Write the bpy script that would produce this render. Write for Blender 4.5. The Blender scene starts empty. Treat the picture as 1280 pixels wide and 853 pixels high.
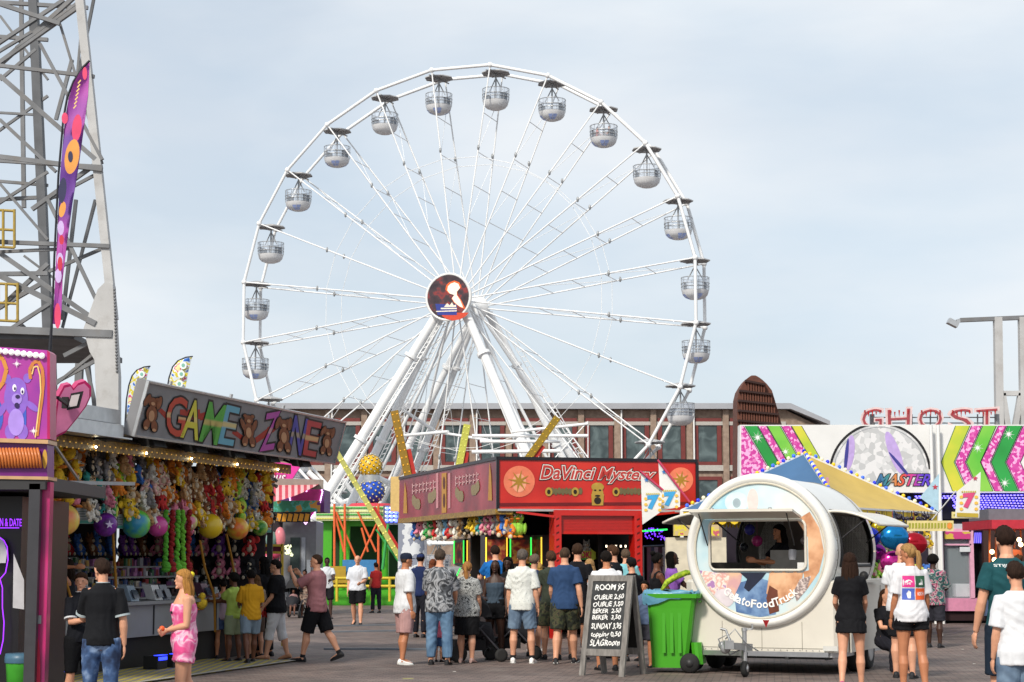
import bpy, bmesh, math, random
from mathutils import Vector, Matrix
from mathutils.bvhtree import BVHTree
R = math.radians
rng = random.Random(7)
sc = bpy.context.scene
COL = sc.collection
# ------------------------------------------------------------------ camera
F, HOR, EYE = 2300.0, 700.0, 1.70
TH = math.atan((HOR - 426.5) / F)
CT, ST = math.cos(TH), math.sin(TH)
cam = bpy.data.cameras.new('camera'); camo = bpy.data.objects.new('camera', cam); COL.objects.link(camo)
camo.location = (0, 0, EYE); camo.rotation_euler = (math.pi/2 + TH, 0, 0)
cam.sensor_width = 36.0; cam.lens = F / 1280 * 36.0; cam.clip_start = .5; cam.clip_end = 6000
sc.camera = camo
# ------------------------------------------------------------------ sky, sun, exposure
SUN_EL, SUN_AZ = R(40), R(208)      # azimuth clockwise from +Y (north); sun behind the camera, to the left
w = bpy.data.worlds.new('World'); sc.world = w; w.use_nodes = True
nt = w.node_tree; N = nt.nodes; L = nt.links
for n in list(N): N.remove(n)
out = N.new('ShaderNodeOutputWorld')
sky = N.new('ShaderNodeTexSky'); sky.sky_type = 'NISHITA'; sky.sun_disc = False
sky.sun_elevation = SUN_EL; sky.sun_rotation = SUN_AZ; sky.air_density = 1.0; sky.dust_density = 2.0
bg1 = N.new('ShaderNodeBackground'); bg1.inputs[1].default_value = .09
L.new(sky.outputs[0], bg1.inputs[0])
bg2 = N.new('ShaderNodeBackground'); bg2.inputs[1].default_value = 1.08
tc = N.new('ShaderNodeTexCoord')
mp = N.new('ShaderNodeMapping'); mp.inputs['Scale'].default_value = (1.0, 1.0, 3.2); mp.inputs['Location'].default_value = (.35, .1, .2)
L.new(tc.outputs['Generated'], mp.inputs[0])
n1 = N.new('ShaderNodeTexNoise'); n1.inputs['Scale'].default_value = 2.6; n1.inputs['Detail'].default_value = 6; n1.inputs['Roughness'].default_value = .5; n1.inputs['Distortion'].default_value = .3
L.new(mp.outputs[0], n1.inputs[0])
cr = N.new('ShaderNodeValToRGB'); cr.color_ramp.elements[0].position = .36; cr.color_ramp.elements[0].color = (.66,.66,.66,1)
cr.color_ramp.elements[1].position = .62; cr.color_ramp.elements[1].color = (.97,.97,.97,1)
L.new(n1.outputs[0], cr.inputs[0])
n2 = N.new('ShaderNodeTexNoise'); n2.inputs['Scale'].default_value = 5; n2.inputs['Detail'].default_value = 5
L.new(mp.outputs[0], n2.inputs[0])
cc = N.new('ShaderNodeValToRGB'); cc.color_ramp.elements[0].position = .3; cc.color_ramp.elements[0].color = (.51,.58,.645,1)
cc.color_ramp.elements[1].position = .7; cc.color_ramp.elements[1].color = (.63,.655,.68,1)
L.new(n2.outputs[0], cc.inputs[0]); L.new(cc.outputs[0], bg2.inputs[0])
ms = N.new('ShaderNodeMixShader'); L.new(cr.outputs[0], ms.inputs[0]); L.new(bg1.outputs[0], ms.inputs[1]); L.new(bg2.outputs[0], ms.inputs[2])
L.new(ms.outputs[0], out.inputs[0])
sl = bpy.data.lights.new('sun', 'SUN'); sl.energy = 2.7; sl.angle = R(8); sl.color = (1, .93, .82)
so = bpy.data.objects.new('sun', sl); COL.objects.link(so)
sd = Vector((math.sin(SUN_AZ)*math.cos(SUN_EL), math.cos(SUN_AZ)*math.cos(SUN_EL), math.sin(SUN_EL)))
so.rotation_euler = sd.to_track_quat('Z', 'Y').to_euler(); so.location = (-20, -20, 60)
sc.view_settings.view_transform = 'Standard'; sc.view_settings.look = 'None'
sc.view_settings.exposure = 0.42; sc.view_settings.gamma = 1.0
sc.view_settings.use_curve_mapping = False
# ------------------------------------------------------------------ helpers
V = Vector
def ray(px, py):
    u = (px - 640) / F; v = (426.5 - py) / F
    return V((u, CT - v * ST, ST + v * CT))
O0 = V((0, 0, EYE))
def at(px, py, Y):
    d = ray(px, py); return O0 + d * (Y / d.y)
def onp(px, py, p0, n):
    d = ray(px, py); n = V(n); return O0 + d * ((V(p0) - O0).dot(n) / d.dot(n))
def gz(px, py, z=0):
    return onp(px, py, (0, 0, z), (0, 0, 1))

MATS = {}
def mat(name, col, rough=.6, metal=0, var=.12, vs=8, emit=0, bump=0, bs=30, spec=.4, alpha=1, trans=0, coat=0, dirt=0):
    if name in MATS: return MATS[name]
    m = bpy.data.materials.new(name); m.use_nodes = True; MATS[name] = m
    t = m.node_tree; b = t.nodes['Principled BSDF']
    b.inputs['Roughness'].default_value = rough; b.inputs['Metallic'].default_value = metal
    b.inputs['Specular IOR Level'].default_value = spec; b.inputs['Coat Weight'].default_value = coat
    c = (*col, 1)
    tcn = t.nodes.new('ShaderNodeTexCoord')
    no = t.nodes.new('ShaderNodeTexNoise'); no.inputs['Scale'].default_value = vs; no.inputs['Detail'].default_value = 4
    t.links.new(tcn.outputs['Object'], no.inputs[0])
    hs = t.nodes.new('ShaderNodeHueSaturation'); hs.inputs['Color'].default_value = c
    mr = t.nodes.new('ShaderNodeMapRange'); mr.inputs[1].default_value = .25; mr.inputs[2].default_value = .75
    mr.inputs[3].default_value = 1 - var; mr.inputs[4].default_value = 1 + var
    t.links.new(no.outputs[0], mr.inputs[0]); t.links.new(mr.outputs[0], hs.inputs['Value'])
    src = hs.outputs[0]
    if dirt:
        nd = t.nodes.new('ShaderNodeTexNoise'); nd.inputs['Scale'].default_value = 1.3; nd.inputs['Detail'].default_value = 8; nd.inputs['Roughness'].default_value = .7
        t.links.new(tcn.outputs['Object'], nd.inputs[0])
        r2 = t.nodes.new('ShaderNodeMapRange'); r2.inputs[1].default_value = .5; r2.inputs[2].default_value = .75; r2.inputs[4].default_value = dirt
        t.links.new(nd.outputs[0], r2.inputs[0])
        mx = t.nodes.new('ShaderNodeMix'); mx.data_type = 'RGBA'; mx.inputs[7].default_value = (.18,.15,.12,1)
        t.links.new(r2.outputs[0], mx.inputs[0]); t.links.new(src, mx.inputs[6]); src = mx.outputs[2]
    t.links.new(src, b.inputs['Base Color'])
    if emit:
        b.inputs['Emission Color'].default_value = c; b.inputs['Emission Strength'].default_value = emit
    if bump:
        nb = t.nodes.new('ShaderNodeTexNoise'); nb.inputs['Scale'].default_value = bs; nb.inputs['Detail'].default_value = 3
        t.links.new(tcn.outputs['Object'], nb.inputs[0])
        bu = t.nodes.new('ShaderNodeBump'); bu.inputs['Strength'].default_value = bump; bu.inputs['Distance'].default_value = .02
        t.links.new(nb.outputs[0], bu.inputs['Height']); t.links.new(bu.outputs[0], b.inputs['Normal'])
    if alpha < 1: b.inputs['Alpha'].default_value = alpha
    if trans: b.inputs['Transmission Weight'].default_value = trans
    return m
def ramp_mat(name, cols, tex='noise', scale=3, rough=.7, bump=0, axis=None, lo=.35, hi=.65, const=False, emit=0, vec='Object', dist=0, rot=None):
    """procedural pattern: cols = list of (pos,color)"""
    if name in MATS: return MATS[name]
    m = bpy.data.materials.new(name); m.use_nodes = True; MATS[name] = m
    t = m.node_tree; b = t.nodes['Principled BSDF']; b.inputs['Roughness'].default_value = rough
    tcn = t.nodes.new('ShaderNodeTexCoord'); mpn = t.nodes.new('ShaderNodeMapping'); t.links.new(tcn.outputs[vec], mpn.inputs[0])
    if axis: mpn.inputs['Scale'].default_value = axis
    if rot: mpn.inputs['Rotation'].default_value = rot
    if tex == 'noise':
        n = t.nodes.new('ShaderNodeTexNoise'); n.inputs['Scale'].default_value = scale; n.inputs['Detail'].default_value = 3; n.inputs['Distortion'].default_value = dist; o = n.outputs[0]
    elif tex == 'voronoi':
        n = t.nodes.new('ShaderNodeTexVoronoi'); n.inputs['Scale'].default_value = scale
        sp = t.nodes.new('ShaderNodeSeparateColor'); t.links.new(n.outputs['Color'], sp.inputs[0]); o = sp.outputs[0]
    else:
        n = t.nodes.new('ShaderNodeTexWave'); n.inputs['Scale'].default_value = scale; n.inputs['Distortion'].default_value = dist; n.bands_direction = 'X'; n.wave_type = 'BANDS'; n.inputs['Detail'].default_value = 2; o = n.outputs['Fac']
    t.links.new(mpn.outputs[0], n.inputs['Vector'])
    r = t.nodes.new('ShaderNodeValToRGB'); e = r.color_ramp.elements
    if const: r.color_ramp.interpolation = 'CONSTANT'
    e[0].position = cols[0][0]; e[0].color = (*cols[0][1], 1); e[1].position = cols[-1][0]; e[1].color = (*cols[-1][1], 1)
    for p, c in cols[1:-1]:
        q = e.new(p); q.color = (*c, 1)
    t.links.new(o, r.inputs[0]); t.links.new(r.outputs[0], b.inputs['Base Color'])
    if emit: t.links.new(r.outputs[0], b.inputs['Emission Color']); b.inputs['Emission Strength'].default_value = emit
    if bump:
        bu = t.nodes.new('ShaderNodeBump'); bu.inputs['Strength'].default_value = bump; bu.inputs['Distance'].default_value = .02
        t.links.new(o, bu.inputs['Height']); t.links.new(bu.outputs[0], b.inputs['Normal'])
    return m
def hexc(h):
    v = [int(h[i:i+2], 16) / 255 for i in (0, 2, 4)]
    return tuple(x/12.92 if x <= .04045 else ((x+.055)/1.055)**2.4 for x in v)
def C(h, rough=.55, **k):
    """material from an albedo given as sRGB hex"""
    return mat('paint ' + h + ('' if rough == .55 else ' r%.2f' % rough) + ('' if not k else ' ' + ' '.join('%s%s' % i for i in sorted(k.items()))), hexc(h), rough, **k)

ORG = {}
class MB:
    def __init__(s): s.v = []; s.f = []; s.m = []; s.mats = []; s.cur = 0; s.sm = []; s.smooth = False
    def use(s, m):
        if m not in s.mats: s.mats.append(m)
        s.cur = s.mats.index(m); return s
    def add(s, vs, fs, smooth=None):
        b = len(s.v); s.v += [V(p) for p in vs]
        for f in fs: s.f.append([b + i for i in f]); s.m.append(s.cur); s.sm.append(s.smooth if smooth is None else smooth)
        return s
    def poly(s, pts): return s.add(pts, [list(range(len(pts)))], False)
    def frame_box(s, o, x, y, z):
        o, x, y, z = V(o), V(x), V(y), V(z)
        vs = [o, o+x, o+x+y, o+y, o+z, o+x+z, o+x+y+z, o+y+z]
        return s.add(vs, [(0,3,2,1),(4,5,6,7),(0,1,5,4),(1,2,6,5),(2,3,7,6),(3,0,4,7)], False)
    def box(s, c, d, rz=0):
        c = V(c); ca, sa = math.cos(rz), math.sin(rz)
        x = V((ca, sa, 0)) * d[0]; y = V((-sa, ca, 0)) * d[1]; z = V((0, 0, d[2]))
        return s.frame_box(c - x/2 - y/2 - z/2, x, y, z)
    def prism(s, pts, off):
        n = len(pts); off = V(off); pts = [V(p) for p in pts]
        return s.add(pts + [p + off for p in pts], [list(range(n))[::-1], list(range(n, 2*n))] + [(i, (i+1) % n, n + (i+1) % n, n + i) for i in range(n)], False)
    def ring(s, c, u, w, n): return [V(c) + u*math.cos(2*math.pi*i/n) + w*math.sin(2*math.pi*i/n) for i in range(n)]
    def loft(s, rings, cap=True, smooth=True):
        n = len(rings[0]); vs = [p for r in rings for p in r]
        fs = [(k*n+i, k*n+(i+1) % n, (k+1)*n+(i+1) % n, (k+1)*n+i) for k in range(len(rings)-1) for i in range(n)]
        s.add(vs, fs, smooth)
        if cap:
            s.add(rings[0], [list(range(n))[::-1]], False); s.add(rings[-1], [list(range(n))], False)
        return s
    def tube(s, p, q, r, n=6, r2=None, cap=True):
        p, q = V(p), V(q); d = (q-p)
        if d.length < 1e-6: return s
        d.normalize(); a = d.orthogonal().normalized(); b = d.cross(a); r2 = r if r2 is None else r2
        return s.loft([s.ring(p, a*r, b*r, n), s.ring(q, a*r2, b*r2, n)], cap)
    def path(s, pts, rs, n=8, cap=True):
        pts = [V(p) for p in pts]; rs = rs if isinstance(rs, (list, tuple)) else [rs]*len(pts)
        rings = []; a = None
        for i, p in enumerate(pts):
            d = (pts[min(i+1, len(pts)-1)] - pts[max(i-1, 0)]).normalized()
            if a is None: a = d.orthogonal().normalized()
            a = (a - d * a.dot(d)).normalized(); b = d.cross(a)
            r = rs[i]
            rings.append(s.ring(p, a*r, b*r, n))
        return s.loft(rings, cap)
    def bar(s, p, q, w, h=None, up=(0,0,1)):
        p, q = V(p), V(q); h = w if h is None else h; d = (q-p).normalized(); x = d.cross(V(up))
        if x.length < 1e-3: x = V((1,0,0))
        x.normalize(); y = x.cross(d).normalized()
        return s.frame_box(p - x*w/2 - y*h/2, x*w, y*h, q-p)
    def sphere(s, c, r, nu=12, nv=8, M=None):
        c = V(c); r = (r, r, r) if not isinstance(r, (tuple, list)) else r
        vs = []; fs = []
        for j in range(nv+1):
            t = math.pi*j/nv
            for i in range(nu):
                p = 2*math.pi*i/nu; q = V((r[0]*math.sin(t)*math.cos(p), r[1]*math.sin(t)*math.sin(p), r[2]*math.cos(t)))
                vs.append(c + (M @ q if M else q))
        for j in range(nv):
            for i in range(nu):
                a = j*nu+i; b = j*nu+(i+1) % nu; e = (j+1)*nu+(i+1) % nu; g = (j+1)*nu+i
                fs.append((a, g, e) if j == 0 else ((a, g, b) if j == nv-1 else (a, g, e, b)))
        return s.add(vs, fs, True)
    def lathe(s, prof, c, axis=(0,0,1), n=24, smooth=True, cap=True):
        ax = V(axis).normalized(); a = ax.orthogonal().normalized(); b = ax.cross(a); c = V(c)
        return s.loft([s.ring(c + ax*z, a*r, b*r, n) for r, z in prof], cap, smooth)
    def mesh(s, name, org=(0,0,0), dm=None):
        me = bpy.data.meshes.new(name); org = V(org)
        me.from_pydata([tuple(p - org) for p in s.v], [], s.f)
        for m in (s.mats or [dm]): me.materials.append(m)
        me.polygons.foreach_set('material_index', s.m); me.polygons.foreach_set('use_smooth', s.sm)
        me.update(); return me
    def build(s, name, m=None, parent=None, org=None):
        if m is not None and not s.mats: s.mats = [m]
        if parent is not None: org = ORG[parent.name]
        elif org is None:
            xs = [p.x for p in s.v]; ys = [p.y for p in s.v]; zs = [p.z for p in s.v]
            org = V(((min(xs)+max(xs))/2, (min(ys)+max(ys))/2, min(zs)))
        me = s.mesh(name, org); o = bpy.data.objects.new(name, me); COL.objects.link(o)
        if parent is not None: o.parent = parent
        else: o.location = org
        ORG[o.name] = V(org); return o
def tag(o, label=None, cat=None, group=None, kind=None):
    if label: o['label'] = label
    if cat: o['category'] = cat
    if group: o['group'] = group
    if kind: o['kind'] = kind
    return o
def empty(name, loc, label=None, cat=None, group=None, rz=0):
    o = bpy.data.objects.new(name, None); COL.objects.link(o); o.location = loc; o.rotation_euler = (0,0,rz); o.empty_display_size = .3
    ORG[o.name] = V(loc) if rz == 0 else V((0,0,0)); return tag(o, label, cat, group)
def lemp(name, *a, **k):
    """empty whose children are modelled in its own local coordinates"""
    o = empty(name, *a, **k); ORG[o.name] = V((0,0,0)); return o
def copy_tree(o, parent=None):
    c = o.copy(); COL.objects.link(c); c.parent = parent
    for ch in KIDS.get(o.name, []) if o.name in KIDS else list(o.children): copy_tree(ch, c)
    return c
KIDS = {}

# text: normalised meshes of glyphs / strings, mapped onto planes
TX = {}
def glyphs(s, off=0.0, shear=0.0, keep=False, space=1.0):
    key = (s, off, shear, space)
    if key in TX: return TX[key]
    cu = bpy.data.curves.new('t', 'FONT'); cu.body = s; cu.offset = off; cu.shear = shear; cu.resolution_u = 3; cu.size = 1; cu.space_character = space
    o = bpy.data.objects.new('t', cu); COL.objects.link(o)
    dg = bpy.context.evaluated_depsgraph_get(); me = bpy.data.meshes.new_from_object(o.evaluated_get(dg))
    vs = [(v.co.x, v.co.y) for v in me.vertices]; fs = [list(p.vertices) for p in me.polygons]
    bpy.data.objects.remove(o); bpy.data.curves.remove(cu); bpy.data.meshes.remove(me)
    TX[key] = (vs, fs); return TX[key]
def text_into(mb, s, fn, off=0.0, shear=0.0, space=1.0):
    """fn(u,v)->world point, u,v in 0..1 over the bounding box of the un-offset text"""
    b, _ = glyphs(s, 0.0, shear, space=space); vs, fs = glyphs(s, off, shear, space=space)
    x0 = min(p[0] for p in b); x1 = max(p[0] for p in b); y0 = min(p[1] for p in b); y1 = max(p[1] for p in b)
    mb.add([fn((x-x0)/(x1-x0), (y-y0)/(y1-y0)) for x, y in vs], fs, False)
    return mb
class Plane:
    """a sign plane: p0, unit right u, unit up w, normal n towards the viewer"""
    def __init__(s, p0, u, w):
        s.p0 = V(p0); s.u = V(u).normalized(); s.w = V(w); s.w = (s.w - s.u*s.w.dot(s.u)).normalized(); s.n = s.u.cross(s.w)
    def px(s, x, y, off=0.0): return onp(x, y, s.p0 + s.n*off, s.n)
    def uv(s, a, b, off=0.0): return s.p0 + s.u*a + s.w*b + s.n*off
    def polypx(s, mb, pts, off=0.0): return mb.poly([s.px(x, y, off) for x, y in pts])
    def textpx(s, mb, st, tl, tr, br, bl, off=.004, bold=0.0, shear=0.0, space=1.0):
        A, B, Cc, D = [s.px(p[0], p[1], off) for p in (tl, tr, br, bl)]
        return text_into(mb, st, lambda u, v: (D*(1-u) + Cc*u)*(1-v) + (A*(1-u) + B*u)*v, bold, shear, space)
    def disc(s, mb, cx, cy, rx, off, n=28, ry=None):
        c = s.px(cx, cy, off); r = (s.px(cx+rx, cy, off) - c).length; ry = r if ry is None else (s.px(cx, cy+ry, off) - c).length
        return mb.poly([c + s.u*r*math.cos(2*math.pi*i/n) + s.w*ry*math.sin(2*math.pi*i/n) for i in range(n)])
WHITE = mat('white paint', (.78,.78,.77), .4, var=.04, vs=2)
WHEELW = mat('white steel paint', (.80,.81,.82), .45, var=.06, vs=.6)
GREYM = mat('grey metal', (.32,.33,.34), .4, .3)
ALU = mat('aluminium', (.5,.51,.52), .35, .7)
DARK = mat('dark metal', (.03,.03,.032), .5)
BLACK = mat('black', (.012,.012,.013), .6)
def grad_mat(name, cols, ax='Z', rough=.55):
    m = bpy.data.materials.new(name); m.use_nodes = True; t = m.node_tree; b = t.nodes['Principled BSDF']; b.inputs['Roughness'].default_value = rough
    tcn = t.nodes.new('ShaderNodeTexCoord'); sp = t.nodes.new('ShaderNodeSeparateXYZ'); t.links.new(tcn.outputs['Generated'], sp.inputs[0]); r = t.nodes.new('ShaderNodeValToRGB'); e = r.color_ramp.elements
    e[0].position = cols[0][0]; e[0].color = (*cols[0][1], 1); e[1].position = cols[-1][0]; e[1].color = (*cols[-1][1], 1)
    for p, c in cols[1:-1]: q = e.new(p); q.color = (*c, 1)
    t.links.new(sp.outputs[ax], r.inputs[0]); t.links.new(r.outputs[0], b.inputs['Base Color']); return m
def bulb(h, s=3): return mat('bulb ' + h, hexc(h), .3, emit=s, var=0)
# ------------------------------------------------------------------ ground
g = MB(); g.poly([(-700,-60,0),(700,-60,0),(700,1500,0),(-700,1500,0)])
def ground_mat():
    m = bpy.data.materials.new('brick paving'); m.use_nodes = True; t = m.node_tree; b = t.nodes['Principled BSDF']
    tcn = t.nodes.new('ShaderNodeTexCoord'); mpn = t.nodes.new('ShaderNodeMapping'); mpn.inputs['Rotation'].default_value = (0,0,R(8))
    t.links.new(tcn.outputs['Object'], mpn.inputs[0])
    br = t.nodes.new('ShaderNodeTexBrick'); br.inputs['Scale'].default_value = 1; br.inputs['Brick Width'].default_value = .22; br.inputs['Row Height'].default_value = .11
    br.inputs['Mortar Size'].default_value = .008; br.inputs['Color1'].default_value = (.19,.135,.115,1); br.inputs['Color2'].default_value = (.105,.077,.068,1); br.inputs['Mortar'].default_value = (.03,.028,.026,1)
    t.links.new(mpn.outputs[0], br.inputs[0])
    n = t.nodes.new('ShaderNodeTexNoise'); n.inputs['Scale'].default_value = .35; n.inputs['Detail'].default_value = 8; n.inputs['Roughness'].default_value = .65
    t.links.new(tcn.outputs['Object'], n.inputs[0])
    mr = t.nodes.new('ShaderNodeMapRange'); mr.inputs[1].default_value = .3; mr.inputs[2].default_value = .7; mr.inputs[3].default_value = .6; mr.inputs[4].default_value = 1.45
    t.links.new(n.outputs[0], mr.inputs[0])
    hs = t.nodes.new('ShaderNodeHueSaturation'); t.links.new(br.outputs[0], hs.inputs['Color']); t.links.new(mr.outputs[0], hs.inputs['Value'])
    # scattered individual pale bricks
    n3 = t.nodes.new('ShaderNodeTexNoise'); n3.inputs['Scale'].default_value = 2.2; n3.inputs['Detail'].default_value = 3; t.links.new(mpn.outputs[0], n3.inputs[0])
    r3 = t.nodes.new('ShaderNodeMapRange'); r3.inputs[1].default_value = .5; r3.inputs[2].default_value = .68; r3.inputs[4].default_value = .5; t.links.new(n3.outputs[0], r3.inputs[0])
    mx = t.nodes.new('ShaderNodeMix'); mx.data_type = 'RGBA'; mx.inputs[7].default_value = (.20,.17,.15,1)
    t.links.new(r3.outputs[0], mx.inputs[0]); t.links.new(hs.outputs[0], mx.inputs[6]); t.links.new(mx.outputs[2], b.inputs['Base Color'])
    b.inputs['Roughness'].default_value = .75
    bu = t.nodes.new('ShaderNodeBump'); bu.inputs['Strength'].default_value = .5; bu.inputs['Distance'].default_value = .01; t.links.new(br.outputs['Fac'], bu.inputs['Height']); bu.invert = True
    t.links.new(bu.outputs[0], b.inputs['Normal']); return m
tag(g.build('ground', ground_mat(), org=(0,0,0)), kind='structure')
# ------------------------------------------------------------------ brick hall behind the wheel
BR = ramp_mat('old brick', [(.3,(.22,.155,.12)),(.7,(.34,.255,.195))], scale=2.5, rough=.85)
BR2 = MATS['old brick']
MAR = mat('maroon window frame', (.16,.032,.028), .5, var=.15, vs=3)
ROOFM = mat('zinc roof', (.36,.37,.40), .5, .2, var=.1, vs=.5)
def glass_mat():
    m = bpy.data.materials.new('dark window glass'); m.use_nodes = True; t = m.node_tree; b = t.nodes['Principled BSDF']
    tcn = t.nodes.new('ShaderNodeTexCoord'); n = t.nodes.new('ShaderNodeTexNoise'); n.inputs['Scale'].default_value = .8; n.inputs['Distortion'].default_value = .8; t.links.new(tcn.outputs['Object'], n.inputs[0])
    r = t.nodes.new('ShaderNodeValToRGB'); r.color_ramp.elements[0].color = (.038,.058,.062,1); r.color_ramp.elements[0].position = .38; r.color_ramp.elements[1].color = (.11,.15,.155,1); r.color_ramp.elements[1].position = .65  # paler noise patches painted into the glass colour stand in for reflections
    t.links.new(n.outputs[0], r.inputs[0]); t.links.new(r.outputs[0], b.inputs['Base Color']); b.inputs['Roughness'].default_value = .12; b.inputs['Specular IOR Level'].default_value = .6
    return m
GLASS = glass_mat()
HY = 178.0
def hx(px): return at(px, 700, HY).x
def hz(py): return at(640, py, HY).z
hall = empty('brick_hall', (hx(680), HY, 0), 'long brick hall with maroon window frames and grey roof behind the white wheel', 'building')
x0, x1 = hx(345), hx(1030); zt = hz(512)
m = MB(); m.frame_box((x0, HY, 0), (hx(985)-x0, 0, 0), (0, 16, 0), (0, 0, zt - .05))
m.prism([(hx(985), HY, 0), (x1, HY, 0), (x1, HY, hz(534)), (hx(985), HY, zt - .05)], (0, 16, 0)); m.build('wall', BR, hall)
m = MB(); m.frame_box((x0-1, HY-1.0, zt - .02), (hx(990)-x0+1, 0, 0), (0, 18, 0), (0, 0, .55)); m.prism([(hx(990), HY-1, zt+.53), (hx(1039), HY-1, hz(531)+.3), (hx(1039), HY-1, hz(531)-.1), (hx(990), HY-1, zt-.02)], (0, 18, 0))
rf = m.build('roof', ROOFM, hall)
m = MB(); m.frame_box((x0, HY-.25, zt-1.55), (hx(985)-x0, 0, 0), (0, .24, 0), (0, 0, .35)); m.frame_box((x0, HY-.3, hz(589)), (hx(985)-x0, 0, 0), (0, .29, 0), (0, 0, .55)); m.build('cornice', mat('stone band', (.42,.40,.37), .8), hall)
bay = hx(727) - hx(681.5)
def window(xa, xb, za, zb):
    f = MB(); t_ = .42
    f.frame_box((xa, HY-.2, za), (xb-xa,0,0), (0,.19,0), (0,0,t_)); f.frame_box((xa, HY-.2, zb-t_*.8), (xb-xa,0,0), (0,.19,0), (0,0,t_*.8))
    f.frame_box((xa, HY-.2, za+t_), (t_,0,0), (0,.19,0), (0,0,zb-za-1.8*t_)); f.frame_box((xb-t_, HY-.2, za+t_), (t_,0,0), (0,.19,0), (0,0,zb-za-1.8*t_))
    wn = f.build('window', MAR, hall)
    gl = MB(); gl.frame_box((xa+t_+.02, HY-.07, za+t_+.02), (xb-xa-2*t_-.04,0,0), (0,.05,0), (0,0,zb-za-1.8*t_-.04)); gl.build('pane', GLASS, wn)
k0 = int((x0 - hx(681.5)) / bay) - 0; k1 = int((hx(985) - hx(681.5)) / bay)
for k in range(k0, k1):
    xa = hx(681.5) + k*bay
    f = MB()
    p = MB(); p.frame_box((xa-.28, HY-.42, 0), (.56,0,0), (0,.4,0), (0,0,zt-.05)); p.build('pilaster', BR, hall)
    window(xa+.42, xa+bay-.42, hz(583), hz(523)); window(xa+.42, xa+bay-.42, hz(655), hz(596))
    if k % 2 == 0:
        p = MB(); p.tube((xa+.4, HY-.5, 0), (xa+.4, HY-.5, zt-.1), .09); p.build('downpipe', WHITE, hall)
# ------------------------------------------------------------------ rust-brown shell tower
sh = empty('shell_sculpture', tuple(at(955, 700, 110))[:2] + (0,), 'tall rust brown louvred shell with a rounded top behind the striped banner', 'sculpture')
RUST = ramp_mat('rust steel', [(.3,(.085,.03,.02)),(.7,(.15,.052,.032))], scale=3, rough=.8)
def shell_outline(y):   # left, right px at image row
    t = (y - 469) / 120.0
    t = max(t, 0)
    l = 942 - 20*min(1, t*5)**.55 - 1*t; r = 942 + 15*min(1, t*7)**.6 + 34*min(1, t)**.8
    return l, r
m = MB(); ls = MB(); ys = [469.5, 470.5, 472, 475, 480, 488, 498, 512, 530, 552, 580, 620, 700]
fr = []; 
for y in ys:
    l, r = shell_outline(y); r = min(r, 994)
    a = at(l, y, 110); b = at(r, y, 110); fr.append((a, b))
pts = [a for a, b in fr] + [b for a, b in fr[::-1]]
m.prism(pts, (0, 2.2, 0)); m.build('shell', RUST, sh)
y = 478.0
while y < 660:
    l, r = shell_outline(y); r = min(r, 993.5); l2, r2 = shell_outline(y+5); r2 = min(r2, 993.5)
    a = at(l+.5, y, 110) + V((0,-.02,0)); b = at(r-.5, y+5, 110) + V((0,-.02,0))
    ls.frame_box(a, b-a, V((0,-.42,0)), V((0,0,.12))); y += 12.4
ls.build('ledge', mat('dark rust', (.03,.012,.01), .8), sh)
ls = MB(); 
for y in [478 + 12.4*i for i in range(15)]:
    l, r = shell_outline(y); r = min(r, 993.5); n = int((r-l)/3.2)
    for i in range(1, n):
        x = l + (r-l)*i/n; yy = y + 5*i/n
        a = at(x, yy, 110) + V((0,-.05,0)); ls.frame_box(a, V((.1,0,0)), V((0,-.25,0)), V((0,0,-.52)))
ls.build('louvre', mat('rust fin', (.12,.042,.026), .8), sh)
# ------------------------------------------------------------------ steel crane tower at left
STL = mat('weathered grey steel', (.17,.175,.185), .6, .1, var=.25, vs=1.2, dirt=.5)
STD = mat('dark grey steel', (.10,.105,.115), .6, .1, var=.25, vs=1.2)
STW = mat('light grey steel', (.46,.46,.46), .6, .05, var=.12, vs=.8, dirt=.35)
TY, TY2 = 80.0, 92.0
tw = empty('crane_tower', (at(60,700,TY).x, TY+5, 0), 'grey riveted steel lattice tower rising out of the frame behind the left stalls', 'crane tower')
def lat(name, segs, Y, matl, par=tw, wd=.3, up=(0,1,0)):
    for s_ in segs:
        m = MB(); a, b = s_[0], s_[1]; ww = s_[2] if len(s_) > 2 else wd; ya = s_[3] if len(s_) > 3 else Y; yb = s_[4] if len(s_) > 4 else ya
        jy = rng.uniform(-.25,.25) if name != 'leg' else 0
        m.bar(at(a[0], a[1], ya+jy), at(b[0], b[1], yb+jy), (ww*.62 if name != 'leg' else ww*.74)*rng.uniform(.93,1.0), ww*(.68 if name != 'leg' else .8), up); m.build(name, matl, par)
lat('leg', [((96,-40),(142,400),.52)], TY, STW)
m = MB(); m.prism([at(*p, TY-.3) for p in [(122,362),(132,352),(141,356),(146,440),(148,470),(148,520),(149,640),(122,640),(121,520),(118,450),(112,440),(104,412)]], (0,.6,0)); m.build('gusset', STW, tw)
rv = MB()
for i in range(26):
    rv.sphere(at(143 + i*.13, 362 + i*4.1, TY-.32), .07, 5, 3)
rv.build('rivet', STL, tw)
lat('leg', [((40,-40),(60,420),.62)], TY2, STD)
lat('leg', [((26,-40),(30,260),.28)], TY2+3, STL)
lat('leg', [((60,420),(66,640),.9)], TY2, STD)
lat('girder', [((-20,80),(118,96),.26),((-20,194),(128,212),.34),((-20,200),(128,209),.26),((-20,302),(137,308),.3),((-20,316),(90,311),.22),((-20,412),(141,418),.55),((-20,343),(60,342),.3)], TY, STL)
lat('girder', [((-20,300),(70,306),.22),((-10,226),(60,232),.25),((-10,250),(70,246),.3),((-20,140),(50,144),.2),((-20,2),(110,10),.3),((-20,45),(60,50),.3)], TY2, STL)
m = MB(); m.frame_box(at(-30,424,TY), V((4.3,0,0)), V((0,10,0)), V((0,0,.25))); m.build('platform', STD, tw)
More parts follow.
